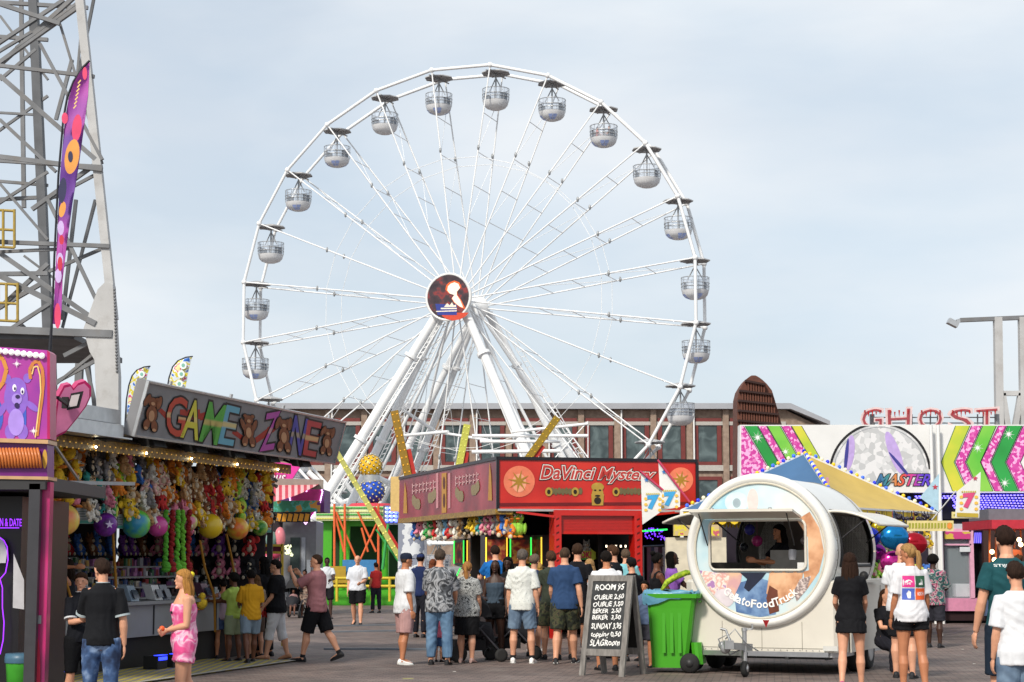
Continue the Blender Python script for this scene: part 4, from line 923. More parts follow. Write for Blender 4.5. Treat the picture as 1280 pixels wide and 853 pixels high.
for x_, y_, h_ in ((506,622,20),(612,602,24)): fl_.polypx(gd, [(x_-2,y_+h_),(x_+3,y_+h_),(x_+2,y_-h_*.3),(x_,y_-h_),(x_-1,y_-h_*.3)], .012)
fl_.polypx(gd, [(552,592),(552,642),(558,641),(558,591)], .012); epx(dk, fl_, 555, 604, 1.5, 8, .016); epx(dk, fl_, 555, 626, 1.4, 9, .0165)
m.build('pale_lettering', PALE, fs2); ol.build('print', OLV, fs2); gd.build('gold_figure', C('b8863a'), fs2); dk.build('dark_marks', C('5a2a1a'), fs2)
for x_ in (560,545):
    m = MB(); fl_.polypx(m, [(x_,592),(x_,636),(x_+3,635),(x_+3,591)], .0105); m.build('pale_column', C('c88a90'), fs2)
# red doorway
dr = empty('shutter_doorway', tuple(fd.px(748,800)), 'bright red portal with a half raised roller shutter under the arcade sign', 'doorway')
RED = mat('red steel', hexc('c01c14'), .35, var=.06, coat=.3)
def dpt(x, y, off=.06): return fd.px(x, y, off)
zd0 = 0
def fbox(mb, xa, xb, za, zb, off, dep):
    a = fd.px(xa, 700, off); b = fd.px(xb, 700, off); a.z = za; b.z = za
    return mb.frame_box(a, b-a, -dn*dep, Z*(zb-za))
m = MB(); fbox(m, 693, 702, 0, 2.78, .1, .4); fbox(m, 793.5, 803, 0, 2.78, .1, .4); fbox(m, 702, 793.5, 2.66, 2.78, .1, .4); m.build('frame', RED, dr)
m = MB()
for k in range(11): fbox(m, 702.2, 793.3, 2.30+k*.033, 2.30+k*.033+.024, .02, .05)
fbox(m, 702.2, 793.3, 2.29, 2.66, .0, .03); fbox(m, 702.2, 793.3, 2.26, 2.30, .03, .06); m.build('shutter', RED, dr)
m = MB()
for xx in (695.5, 796.5):
    for k in range(16):
        a = fd.px(xx, 700, .103); b = fd.px(xx+3.6, 700, .103); z = .3+k*.15
        m.poly([V((a.x,a.y,z)), V((b.x,b.y,z+.03)), V((b.x,b.y,z+.07)), V((a.x,a.y,z+.04))])
m.build('stamped_marks', C('5a0c0a'), dr)
# sign braces
m = MB(); m.bar(fd.px(645,640,.0), fd.px(693,646,.1), .05); m.bar(fd.px(803,645,.1), fd.px(850,640,0), .05); m.build('red_brace', RED, arc)
# arcade machines inside: a cabinet each
def machine(c, u, n, h, wdt, label, k=0):
    o = empty('arcade_machine', tuple(c), label, 'arcade machine', 'coin machines in the red arcade stall')
    m = MB(); prof = [(0,0),(.75,0),(.75,.9),(.45,1.0),(.22,1.5),(.42,1.56),(.42,h),(0,h)]
    m.prism([c + n*(x-.75) + Z*y - u*wdt/2 for x, y in prof], u*wdt); m.build('cabinet', C('1e0f10', .4), o)
    def pl(a, b, y0_, y1_, x0_, x1_, mtl, nm_, e=.006):
        q = MB(); p0 = c + n*(x0_-.75+e) + Z*y0_; p1 = c + n*(x1_-.75+e) + Z*y1_; q.add([p0 + u*a, p0 + u*b, p1 + u*b, p1 + u*a], [(0,1,2,3)], False); q.build(nm_, mtl, o)
    w2 = wdt/2
    pl(-w2+.08, w2-.08, 1.0+.05, 1.46, .43, .25, ramp_mat('machine screen', [(.35,hexc('c8b890')),(.5,hexc('e8dcc0')),(.6,hexc('b88a50')),(.7,hexc('6a3a50'))], scale=6, emit=.35), 'screen')
    pl(-w2+.05, w2-.05, 1.62, h-.1, .42, .42, ramp_mat('machine topper %d' % (k % 2), [(.35,hexc('3a1210')),(.5,hexc('7a2418')),(.6,hexc('a07030')),(.7,hexc('4a1a1a'))], scale=4+k % 2, emit=.15), 'topper')
    pl(-w2+.1, w2-.1, .3, .8, .75, .75, C('5a1418', .4), 'coin_door')
    q = MB()
    for s_ in (-1, 1): q.bar(c + n*(.42-.75+.02) + u*s_*(w2-.02) + Z*1.6, c + n*(.42-.75+.02) + u*s_*(w2-.02) + Z*(h-.05), .03); q.bar(c + n*(.45-.75+.03) + u*s_*(w2-.02) + Z*1.03, c + n*(.24-.75+.03) + u*s_*(w2-.02) + Z*1.48, .03)
    q.build('neon_edge', bulb(['ffd040','40ff60'][k % 2], .9), o)
    return o
for i in range(2): machine(DC + du*(.32+i*.56) - dn*1.0, du, dn, 2.25, .52, ['coin machine on the front side, nearest the sign corner','coin machine on the front side, beside the red door post'][i], i)
for i in range(6): machine(DC + dl*(1.3+i*1.45) - ln_*.9, -dl, ln_, 2.25, 1.1, 'coin machine under the side sign, %s' % ['right behind the sign corner','second from the sign corner','third from the sign corner','fourth from the sign corner','last but one','at the far end'][i], i)
def cyc(i): return ['blue','pink','white','green','red','white','light blue','red','white','tan','black','yellow','yellow','teal','pink','pink','grey','blue','orange','lime green','lime green'][i]
for i in range(21):
    px = 521 + i*6.4; py = 672 - i*.75
    big = i in (18, 19, 20); 
    p = onp(px, py, DC - ln_*.25, ln_) if px < 624 else onp(px, py, DC - dn*.25, dn)
    p.z += .0; k = ['bear','octopus','bunny','bear','cat','koala','bear','cat','elephant','koala'][i % 10]
    if i >= 19: k = 'duck'
    s_ = 1.5 if i > 8 else 1.7
    if i >= 18: s_ = 1.9
    plush(k, cyc(i), (p.x, p.y, 2.72 if i < 18 else 2.75), s_*.9, math.atan2(-1, 0) + rng.uniform(-.5,.4), '%s plush %s under the arcade sign, %d%% of the way from its far end' % (cyc(i), k, i*5), 'soft toys above the arcade machines', rng.uniform(-.15,.15))
# things in the doorway
m = MB(); ar = Plane(fd.px(735,700,-1.2), du, Z); m.prism([ar.px(x,y) for x, y in [(718,689),(718,700),(738,700),(738,703),(750,695),(738,686),(738,689)]], dn*.03)
o = tag(m.build('arrow_sign', C('b8c838')), 'yellow green arrow sign with red writing in the red doorway', 'sign'); m = MB(); ar.textpx(m, 'OOK!', (719,690),(739,690),(739,697.5),(719,697.5), .04, .04); m.build('writing', C('c02a4a'), o); m = MB(); ar.polypx(m, [(718,698),(718,700),(738,700),(738,698)], .04); m.build('stripe', C('3aa03a'), o)
for i in range(5):
    p = onp(758+i*6, 683, DC - dn*2.2, dn); m = MB(); m.box(tuple(p), (.035,.03,.05)); tag(m.build('lamp', bulb('ffe8c8', 3)), 'small warm lamp inside the red doorway, %s' % ['leftmost','second from left','middle','second from right','rightmost'][i], 'lamp', 'lamps inside the red doorway')
plush('cat','white', tuple(onp(733,676,DC-dn*1.4,dn)), 1.0, -1.2, 'black and white soft toy hanging in the red doorway', None)
# purple lit rack right of the doorway
m = MB()
for k in range(40):
    p = onp(806 + rng.random()*25, 660 + rng.random()*16, DC - dn*1.2, dn); m.sphere(p, .018, 5, 4)
rk = tag(m.build('fairy_lights', bulb('6a30e8', 2)), 'purple fairy lights right of the red doorway', 'string lights')
m = MB(); a = onp(803,664,DC-dn*.9,dn); b = onp(834,662,DC-dn*.9,dn); m.tube(a, b, .02, 5); tag(m.build('light_tube', bulb('30e060', 1.5)), 'green neon tube right of the red doorway', 'light')
for i, (x, c) in enumerate([(808,'6a4a5a'),(812,'3a3a50'),(817,'8a7a8a'),(822,'4a2a3a'),(827,'a09aa8'),(831,'2a2a3a')]):
    m = MB(); t = onp(x, 684, DC - dn*.6 - dn*.1*i, dn); m.frame_box(t - Z*.95, du*.09, dn*.05, Z*.95); tag(m.build('scarf', C(c, .9)), '%s hanging scarf on the rack right of the red doorway' % ['mauve','navy','pale mauve','maroon','silver','black blue'][i], 'scarf')
m = MB(); a = onp(804,683,DC-dn*.6,dn); b = onp(835,682,DC-dn*1.1,dn); m.tube(a, b, .02, 5); m.tube(a, V((a.x,a.y,0)), .02, 5); m.tube(b, V((b.x,b.y,0)), .02, 5); tag(m.build('clothes_rack', GREYM), 'thin rack of scarves right of the red doorway', 'rack')
# cream stall side wall behind the trailer
m = MB(); p = at(833,700,37); m.frame_box(V((p.x, 37, 0)), V((1.2,0,0)), V((0,.3,0)), V((0,0,at(840,672,37).z))); o = m.build('cream_partition', C('cfc6b0', .6)); tag(o, 'cream panel wall behind the left side of the round trailer', 'partition')
m = MB(); m.frame_box(V((p.x+.15, 36.9, at(840,670,37).z)), V((.9,0,0)), V((0,.2,0)), V((0,0,.22))); tag(m.build('printed_box', ramp_mat('yellow dotted print', [(.4,hexc('c8b080')),(.5,hexc('d8c83a')),(.6,hexc('c05a6a')),(.7,hexc('d0c0a0'))], scale=7, const=True)), 'box with yellow and pink print on top of the cream panel wall', 'box')

# ------------------------------------------------------------------ green kiddie ride
KY = 71.0
kr = empty('kiddie_ride', tuple(at(455,700,KY))[:2]+(0,), 'green kiddie ride booth with orange poles and a striped light trim', 'fairground ride')
GRN = mat('apple green', hexc('4aa828'), .4, var=.06); ORG_ = mat('orange pole paint', hexc('e0683a'), .4)
def kbox(mb, xa, xb, ya, yb, Y, dep): 
    a = at(xa, yb, Y); b = at(xb, yb, Y); c = at(xa, ya, Y); return mb.frame_box(a, V((b.x-a.x,0,0)), V((0,dep,0)), V((0,0,c.z-a.z)))
m = MB()
for xa, xb in ((403,414),(424,436),(477,485)): kbox(m, xa, xb, 650, 738, KY, .4)
kbox(m, 403, 485, 650, 658, KY+.02, .3); kbox(m, 405, 412, 650, 738, KY+3, .4); m.build('wall', GRN, kr)
m = MB(); kbox(m, 395, 497, 633, 651, KY-.4, 3.8); rf = m.build('roof_trim', C('c8d0a8', .5), kr)
for k, (y, c) in enumerate(((634.5,'3fa048'),(639,'d8d8a0'),(643,'3fa048'),(648,'c8c060'))):
    m = MB()
    for i in range(50): m.sphere(at(396+i*2.05, y+.5, KY-.42), .035, 5, 4)
    m.build('bulb_row', bulb(c, .25), rf)
m = MB(); 
for x in (418,431,473): m.tube(at(x,735,KY-.6), at(x,630,KY-.6), .05, 6)
for a, b in (((420,640),(448,705)),((447,640),(470,690)),((473,650),(448,705)),((430,690),(418,640)),((460,690),(452,660))): m.tube(at(*a,KY-.55), at(*b,KY-.55), .045, 5)
m.build('orange_pole', ORG_, kr)
m = MB(); kbox(m, 390, 530, 738, 757, KY-1.2, 6); m.build('base', GRN, kr)
m = MB(); kbox(m, 405, 500, 656, 738, KY+3.3, .2); m.build('back_wall', C('1c3a1c', .7), kr)
m = MB(); kbox(m, 428, 470, 700, 722, KY-1.0, .1); m.build('blue_panel', C('3a7ab0'), kr)
m = MB(); kbox(m, 408, 432, 708, 735, KY-1.3, .1); kbox(m, 408, 445, 722, 729, KY-1.35, .04); m.build('yellow_panel', C('a88a28'), kr)
m = MB()
for y in (723, 733): m.tube(at(352,y,KY-2), at(497,y,KY-2), .06, 5)
for x in range(355, 500, 22): m.tube(at(x,722,KY-2), at(x,752,KY-2), .06, 5)
tag(m.build('yellow_fence', C('c8b030')), 'low yellow railing in front of the green ride', 'fence')
m = MB(); kbox(m, 340, 395, 732, 756, KY-1.5, .6); tag(m.build('green_barrier', GRN), 'green barrier panel left of the green ride under the stroller', 'barrier')
m = MB(); kbox(m, 479, 510, 632, 655, KY-1.5, .3); o = m.build('light_box', C('5a6070')); m = MB()
for i in range(5):
    for j in range(4): m.sphere(at(484+i*5.5, 636+j*5, KY-1.52), .07, 6, 4)
m.build('blue_bulb', bulb('5060ff', 4), o); m = MB()
for i in range(6):
    for j in range(4): m.box(tuple(at(482+i*2.6, 635+j*5, KY-1.53)), (.04,.02,.06))
m.build('white_bulb', bulb('f0f0c0', 1.2), o); tag(o, 'light box with blue and pale bulbs at the right end of the green ride roof', 'light box')
# silver decorated shop front between ride and arcade
m = MB(); kbox(m, 497, 530, 640, 760, 66, 2); o = m.build('silver_booth', ramp_mat('silver clutter print', [(.35,hexc('8a90a0')),(.45,hexc('d8dce0')),(.55,hexc('c0c4cc')),(.6,hexc('4a5a90')),(.68,hexc('c8a8b8'))], scale=1.6, const=True, rough=.35)); tag(o, 'white and silver patterned booth between the green ride and the arcade stall', 'booth')
m = MB(); kbox(m, 488, 504, 596, 640, 64, .3); tag(m.build('cream_sign', C('d0b070')), 'small cream and yellow sign post panel left of the arcade side sign', 'sign')
# ------------------------------------------------------------------ ball ride
br_ = empty('ball_ride', tuple(at(464,700,76))[:2]+(0,), 'spinning ride mast with a studded yellow ball above a studded blue ball', 'fairground ride')
def studball(cx, cy, rpx, Y, colm, nm_):
    c = at(cx, cy, Y); r = rpx*(at(cx+10,cy,Y)-c).length/10; m = MB(); m.sphere(c, r, 24, 16); b = m.build(nm_, colm, br_); s1_ = MB(); s2_ = MB(); n = 90
    for i in range(n):
        z = 1-2*(i+.5)/n; t = i*2.39996; q = math.sqrt(1-z*z); d = V((q*math.cos(t), q*math.sin(t), z))
        s1_.sphere(c + d*r*.99, r*.105, 7, 5); s2_.sphere(c + d*r*1.05, r*.065, 6, 4)
    s1_.build('stud_ring', C('6a6048', .4), b); s2_.build('stud_lamp', C('e8e0c0', .3), b)
studball(463,583,14.5,76,C('d8a81c',.35),'yellow_ball'); studball(465,614,15.5,76,C('1c48b0',.35),'blue_ball')
m = MB(); m.tube(at(464,594,76), at(464,604,76), .36, 14); m.tube(at(464,630,76), at(464,655,76), .4, 14, .9); m.tube(at(464,655,76), V((at(464,655,76).x,76,0)), .9, 14); m.build('mast', ALU, br_)
m = MB(); m.lathe([(1.0,0),(1.1,.25),(.8,.5)], at(463,645,76), (0,0,1), 16); m.build('skirt', C('c83a4a'), br_)
def larm(name, a, b, Y, c1, c2, label, w_=.30, Yb=None):
    p, q = at(*a, Y), at(*b, Yb or Y); o = MB(); o.bar(p, q, w_, w_); ob = o.build(name, C(c1)); m = MB(); d = q-p; n = int(d.length/.3); s_ = d.normalized().cross(V((0,1,0))).normalized()
    for i in range(n):
        for e in (-1, 1): m.sphere(p + d*(i+.5)/n + V((0,-w_*.52,0)) + s_*e*w_*.28, .035, 5, 4)
    m.build('bulb', bulb(c2, .3), ob); m = MB(); m.bar(p + d*.55 - V((0,w_*.02,0)) + s_*w_*.65, q + s_*w_*.65, w_*.4, w_*.8); m.build('red_edge', C('b02a20'), ob); tag(ob, label, 'ride arm', 'lit arms of the spinning ride'); return ob
larm('ride_arm', (419,562), (500,698), 69, 'b0b060', 'e8d870', 'long yellow and red lit beam slanting down in front of the blue studded ball', .19)
larm('ride_arm', (493,514), (512,604), 80, '8a6a18', 'e8a830', 'gold lit arm raised steeply left of the arcade side sign', .34)
larm('ride_arm', (584,531), (572,592), 90, 'b8b850', 'd0d070', 'pale yellow arm standing up behind the arcade side sign', .34)
larm('ride_arm', (697,522), (655,580), 88, '8a7018', 'c8a020', 'gold lit arm leaning right above the gothic lettered sign', .34)
m = MB(); m.tube(at(470,662,69.5), at(500,705,69.5), .04, 5); m.tube(at(485,655,69), at(478,712,69), .06, 5); tag(m.build('green_stay', C('3aa050')), 'thin green stay beside the long slanting lit beam', 'rod')
# ------------------------------------------------------------------ pink stall beyond the game stall
PKY = 58.0
pk = empty('pink_candy_stall', tuple(at(365,700,PKY))[:2]+(0,), 'pink stall with a striped awning and a lit heart beyond the game stall', 'stall')
kp = Plane(at(360,600,PKY), V((1,0,0)), Z)
m = MB(); m.prism([kp.px(x,y) for x, y in [(325,572),(325,602),(362,604),(376,582),(345,577)]], V((0,.15,0))); ks = m.build('magenta_sign', C('d83a9a', .4), pk)
m = MB(); epx(m, kp, 330, 592, 15, 12, .01); m.build('red_oval', C('b82040'), ks); m = MB(); epx(m, kp, 328, 594, 11, 9, .015); m.build('pink_oval', C('d86a8a'), ks)
m = MB(); kp.textpx(m, 'ous', (337,594),(357,594),(356,603),(337,602), .02, .05, .3); m.build('writing_outline', C('8a1040'), ks); m = MB(); kp.textpx(m, 'ous', (337,594),(357,594),(356,603),(337,602), .025, .015, .3); m.build('writing', C('e8d8e0'), ks)
m = MB(); m.bar(at(335,604,PKY-.6), at(404,606,PKY-.6), .12, .3); m.build('awning_bar', C('8a8078'), pk)
aw = MB(); aw2 = MB()
for i in range(16):
    a0, a1 = i/16, (i+1)/16
    def T(a, b): 
        x = 337 + 62*a; y0_ = 606 + 0*a; y1_ = 619 + (1-a)*9 - 14*a*a
        return at(x, y0_ + (y1_-y0_)*b, PKY-.6+.0-1.6*b)
    (aw if i % 2 else aw2).prism([T(a0,0),T(a0,1),T(a1,1),T(a1,0)], (0,.03,0))
aw.build('awning_stripe', C('b83a4a'), pk); aw2.build('awning_stripe', C('e0a8a8'), pk)
hp_ = [(383,657),(372,643),(364,630),(362,618),(367,609),(375,606),(381,610),(384,616),(387,610),(393,606),(401,608),(404,617),(401,630),(394,644)]
m = MB(); m.prism([kp.px(x-1,y-6+4,.35) for x, y in hp_], (0,.12,0)); ht = m.build('heart', C('c8408a'), pk); m = MB()
for i in range(len(hp_)):
    a, b = hp_[i], hp_[(i+1) % len(hp_)]; n = max(1, int(math.hypot(a[0]-b[0], a[1]-b[1])/2.2))
    for q in range(n): m.sphere(kp.px(a[0]-1+(b[0]-a[0])*q/n, a[1]-2+(b[1]-a[1])*q/n, .37), .028, 5, 4)
m.build('bulb', bulb('f0c0ff', 2), ht)
m = MB(); kbox(m, 335, 405, 612, 640, PKY+.3, 2); m.build('wall', C('5a2a6a'), pk)
m = MB(); kbox(m, 335, 400, 626, 640, PKY-.8, .05); m.build('green_print', ramp_mat('green candy print', [(.4,hexc('3a8a6a')),(.5,hexc('4aa89a')),(.55,hexc('c89040')),(.65,hexc('6a2a7a'))], scale=2.5, const=True), pk)
m = MB(); kbox(m, 330, 388, 640, 653, PKY-.9, .06); va = m.build('valance', C('18140f'), pk)
for i in range(8):
    m = MB(); x = 333+i*7; kv = Plane(at(360,646,PKY-.92), V((1,0,0)), Z); kv.polypx(m, [(x,642),(x-2,651+(i % 2)),(x+3,652),(x+5,643)], .01); m.build('yellow_patch', C('c88a20'), va)
m = MB(); kbox(m, 352, 394, 652, 760, PKY, 2.2); bx = m.build('grey_container', C('6a6c70', .5), pk); m = MB(); kbox(m, 362, 374, 672, 745, PKY-.03, .02); m.build('dark_opening', C('2a3a38'), bx)
m = MB(); kbox(m, 376, 381, 672, 745, PKY-.04, .02); kbox(m, 383, 388, 700, 745, PKY-.04, .02); m.build('pale_door', C('8a9098'), bx)
m = MB(); kbox(m, 319, 352, 653, 760, PKY+1.5, .3); m.build('dark_back', C('2c2026', .7), pk)
for i, (x, y, c, r, l) in enumerate([(350,672,'d8808a',.17,'tall pink'),(340,675,'6a8a80',.2,'grey green'),(335,700,'b83a5a',.2,'crimson'),(345,690,'c04a6a',.16,'rose')]):
    m = MB(); c_ = at(x, y, PKY-1); m.sphere(c_, (r, r, r*1.9 if i == 0 else r*1.3), 12, 8); m.tube(c_, c_ - Z*.8, .01, 4); tag(m.build('balloon', C(c, .3)), l + ' balloon beyond the far end of the game stall', 'balloon')
m = MB(); 
for i in range(30): 
    m.sphere(at(361+rng.uniform(-5,5), 688+rng.uniform(-7,7), PKY-1), .03, 5, 4)
tag(m.build('fairy_lights', bulb('e8f0c0', .6)), 'cluster of pale fairy lights before the grey container', 'string lights')
# ------------------------------------------------------------------ striped banner ride front (right)
BY = 50.0
bw = empty('striped_ride_front', tuple(at(1110,700,BY))[:2]+(0,), 'wide white banner front with pink and green stripes and chevrons', 'ride front')
bp = Plane(at(925,536,BY), V((1,-.012,0)), Z)
m = MB(); q = [bp.px(925,537), bp.px(925,660), bp.px(1300,619), bp.px(1300,531)]; q[1].z = q[2].z = bp.px(1200,616).z; q[0].z = q[3].z; m.prism(q, (0,.5,0)); bn = m.build('banner', mat('white banner', (.74,.74,.73), .5, var=.05, vs=1.5, dirt=.06), bw)
ztop, zbot = q[0].z - .03, q[1].z + .04
def yat(x, z): 
    lo, hi = 500.0, 700.0
    for _ in range(30):
        mi = (lo+hi)/2
        if bp.px(x, mi).z > z: lo = mi
        else: hi = mi
    return lo
def stripe(xa, xb, col, off, slope=.58, glit=False):
    ya = yat(xa, ztop); yb = yat(xa, zbot); m = MB(); dx = slope*(yb-ya)
    pts = [(xa,ya),(max(926.5,xa+dx),yb),(xb+dx,yb),(xb,ya)]
    if xa < 927: pts = [(926.5,ya),(926.5,yb),(xb+dx,yb),(xb,ya)]
    bp.polypx(m, pts, off); m.build('stripe', col, bn)
PKG = ramp_mat('glitter pink', [(.4,hexc('c83a9a')),(.55,hexc('d860ac')),(.68,hexc('f0b0dc'))], tex='voronoi', scale=15, rough=.4)
DG = ramp_mat('deep green print', [(.35,hexc('1c8a3a')),(.65,hexc('2aa048'))], scale=.7); LG = ramp_mat('light green print', [(.35,hexc('5ab83a')),(.65,hexc('90cc50'))], scale=.7); YG = ramp_mat('yellow green print', [(.35,hexc('8ac038')),(.65,hexc('d0cc40'))], scale=.7)
for k, (xa, xb, c) in enumerate([(926.5,929,PKG),(931.5,946,DG),(948,957.5,PKG),(959.5,974.5,LG),(977,988,PKG),(990,1001.5,YG)]):
    stripe(xa-.9, xb+.9, BLK, .006+.0005*k); stripe(xa, xb, c, .012 + .0005*k)
def chev(xt0, xt1, xa0, xa1, col, off, ym=578):
    m = MB(); yt, yb_ = yat(1230, ztop), yat(1230, zbot); 
    e0 = xa0 + (xt0-xa0)*(yb_-ym)/(ym-yt); e1 = xa1 + (xt1-xa1)*(yb_-ym)/(ym-yt)
    bp.polypx(m, [(xt0,yt),(xa0,ym),(xa1,ym),(xt1,yt)], off); bp.polypx(m, [(xa0,ym),(e0,yb_),(e1,yb_),(xa1,ym)], off); m.build('chevron', col, bn)
for k, (a, b, c, d, e) in enumerate([(1195,1212,1177,1192,YG),(1215,1226.5,1194.5,1206,PKG),(1229,1245,1208.5,1225,LG),(1248.5,1257.5,1226.5,1237,PKG),(1260,1277,1239.5,1256,DG),(1279.5,1296,1258.5,1275,PKG)]):
    chev(a-1, b+1, c-1, d+1, BLK if k else C('2a6a3a'), .006+.0005*k); chev(a, b, c, d, e, .012+.0005*k)
m = MB()
for cx, cy, r in ((947,547,9),(982,565,6),(1222,560,8),(1261,543,8),(1256,604,8)):
    for k in range(8):
        t = k*math.pi/8+.1; rr = r if k % 2 == 0 else r*.55; dx, dy = math.cos(t), math.sin(t); bp.polypx(m, [(cx-dx*rr,cy-dy*rr),(cx-dy*.35,cy+dx*.35),(cx+dx*rr,cy+dy*rr),(cx+dy*.35,cy-dx*.35)], .02+k*.0008)
m.build('sparkle', C('ffffff'), bn)
# medallion ring and ribbon panel (the cartoon figure is left out)
def arcband(cx, cy, r0, r1, t0, t1, off, mtl, n=30):
    m = MB()
    for i in range(n):
        a, b = t0+(t1-t0)*i/n, t0+(t1-t0)*(i+1)/n; pts = [(cx+r*math.cos(t), cy+r*math.sin(t)) for r, t in ((r0,a),(r1,a),(r1,b),(r0,b))]; yt_ = yat(cx, ztop); pts = [(x, max(y, yt_)) for x, y in pts]
        bp.polypx(m, pts, off)
    m.build('medallion_ring', mtl, bn)
m = MB(); 
pts = []
for i in range(40):
    t = math.pi*(.98 + 1.04*i/39); pts.append((1100+61*math.cos(t), max(yat(1100, ztop)+.3, 592+64*math.sin(t))))
bp.polypx(m, (pts + [(1160,606),(1040,606)])[::-1], .005); m.build('medallion', ramp_mat('silver tiles', [(.3,(.50,.51,.52)),(.5,(.62,.63,.64)),(.7,(.72,.72,.73))], tex='voronoi', scale=7), bn)
arcband(1100,592,61,64,R(185),R(355),.009,BLK); arcband(1100,592,57.5,58.5,R(186),R(354),.0095,C('a0a4a8'))
m = MB(); epx(m, bp, 1062, 566, 6, 22, .012, .12); epx(m, bp, 1118, 566, 7, 28, .0125, -.35); m.build('swoosh', C('b8a0d8'), bn)
m = MB(); epx(m, bp, 1058, 570, 2.2, 22, .016, .1); epx(m, bp, 1125, 582, 2, 22, .0165, -.7); m.build('swoosh', C('3a3a8a'), bn)
MAST = grad_mat('rainbow print', [(.1,hexc('3a6a9a')),(.25,hexc('3a8a8a')),(.38,hexc('d8803a')),(.5,hexc('d8503a')),(.66,hexc('c83a8a')),(.85,hexc('5a3ac8'))], 'X')
box_ = ((1098,593),(1164,593),(1162,607),(1094,607))
m = MB(); bp.textpx(m, 'MASTER', *box_, .016, .07, .2); m.build('writing_outline', BLK, bn); m = MB(); bp.textpx(m, 'MASTER', *box_, .022, .02, .2); m.build('writing', MAST, bn)
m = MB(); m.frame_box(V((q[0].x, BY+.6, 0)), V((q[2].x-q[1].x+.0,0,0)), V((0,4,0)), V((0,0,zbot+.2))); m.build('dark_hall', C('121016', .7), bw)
m = MB()
for x in (1168, 1177): 
    a = at(x, 700, BY-.3); m.tube(V((a.x, a.y, 0)), V((a.x, a.y, ztop)), .05, 6)
m.build('post', WHITE, bw)
# purple ceiling lights in raking rows
m = MB()
for r_ in range(8):
    for i in range(34):
        x = 1145 + i*4.4 + r_*1.5; y = 620 + r_*2.7 + (i-15)*.05*(r_-1)
        if x < 1192 and r_ > 1: continue
        if y > 641 - r_*.3 and x < 1215: continue
        p = at(x, y, BY - .2 + r_*.05 + .4); m.box(tuple(p), (.055,.03,.035))
lb = tag(m.build('led_ceiling', bulb('7468ff', 3.0)), 'rows of violet lamps glowing under the striped banner', 'lights')
m = MB(); a = at(1130,617,BY+.5); b = at(1300,617,BY+.5); m.prism([a, b, b + V((0,.0,-.7)) , a + V((0,0,-.7))], (0,.05,0)); lbk = m.build('lamp_board', C('16121c', .7), bw)
# ghost letters
gl = [('G',1076,1104),('H',1108,1139),('O',1147,1179),('S',1186,1216),('T',1219,1248)]
gpn = Plane(at(1160,520,58), V((1,.0,0)), Z + V((0,.0,0)))
for ch, xa, xb in gl:
    
    # solid letter: front and back sheets, side wall from offset copies
    bx_ = MB(); 
    for t_ in range(6): gpn.textpx(bx_, ch, (xa,511.5),(xb,509.5),(xb-1,536),(xa+1,537), -.25+.045*t_, .03)
    ob = bx_.build('sign_letter', C('dcc4c4', .5)); f_ = MB(); gpn.textpx(f_, ch, (xa+.8,512.3),(xb-.8,510.3),(xb-1.6,535.5),(xa+1.8,536.4), .0, -.012); f_.build('face', C('a0444c', .5), ob)
    dp = MB(); 
    for k in range(5):
        x = xa + 5 + k*(xb-xa-9)/4; dp.tube(gpn.px(x, 513+k % 2*2, .01), gpn.px(x, 518+((k*7) % 4), .01), .03, 5, .008)
    dp.build('drip', C('c02a2a', .4), ob)
    tag(ob, 'dripping red horror letter %s standing above the striped banner' % ch, 'sign letter', 'letters of the horror ride sign')
m = MB(); 
for y in (522, 529): m.tube(at(1090,y,58.4), at(1246,y,58.4), .02, 5)
for x in (1112,1140,1163,1172,1222,1229): m.tube(at(x,518,58.4), at(x,560,58.4), .025, 5)
for x in (1090,1246): m.tube(at(x,518,58.4), V((at(x,518,58.4).x,58.4,0)), .08, 6)
tag(m.build('letter_frame', GREYM), 'thin grey frame of rods carrying the red horror letters', 'frame')
# ------------------------------------------------------------------ yellow and blue tent
tn = empty('booth_tent', tuple(at(1010,700,41))[:2]+(0,), 'square booth tent with a blue left slope and yellow right slope, edged with coloured bulbs', 'tent')
ap = at(1005,567,41); cL = at(852,648,39.5); cN = at(1050,640,37.2); cR = at(1172,633,42); cB = at(960,640,46)
ZE = 2.75
for c_ in (cL, cN, cR, cB): c_.z = ZE
YEL = mat('yellow canvas', hexc('c2a65a'), .8, var=.12, vs=1.2, dirt=.15); BLU = mat('blue canvas', hexc('44688e'), .8, var=.1, vs=1.5)
YEL2 = mat('yellow valance', hexc('d8b82a'), .7, var=.12, vs=2)
def slope(a, b, mtl):
    m = MB(); n = 8
    vs = []; fs = []
    for i in range(n+1):
        for j in range(n+1):
            s_ = i/n; t = j/n; e = a.lerp(b, t); p = ap.lerp(e, s_); p.z -= .22*math.sin(math.pi*s_)*math.sin(math.pi*t) + .03*math.sin(9*t)*s_; vs.append(p)
    for i in range(n):
        for j in range(n): fs.append((i*(n+1)+j, (i+1)*(n+1)+j, (i+1)*(n+1)+j+1, i*(n+1)+j+1))
    m.add(vs, fs, True); k = len(vs); m.add([p - Z*.015 for p in vs], [f[::-1] for f in fs], True); return m.build('canvas', mtl, tn)
slope(cL, cN, BLU); slope(cN, cR, YEL); slope(cR, cB, BLU); slope(cB, cL, YEL)
def valance(a, b, mtl):
    m = MB(); n = int((b-a).length/.28); 
    for i in range(n):
        p, q_ = a.lerp(b, i/n), a.lerp(b, (i+1)/n); mdl = (p+q_)/2; m.prism([p, p - Z*.2, p.lerp(q_,.25) - Z*.29, mdl - Z*.32, p.lerp(q_,.75) - Z*.29, q_ - Z*.2, q_], (0,.01,0))
    m.build('valance', mtl, tn)
valance(cL, cN, YEL2); valance(cN, cR, YEL2); valance(cB, cL, YEL2)
bc = ['2a3ae0','e8c020','3a6ae8','f0e8c0']
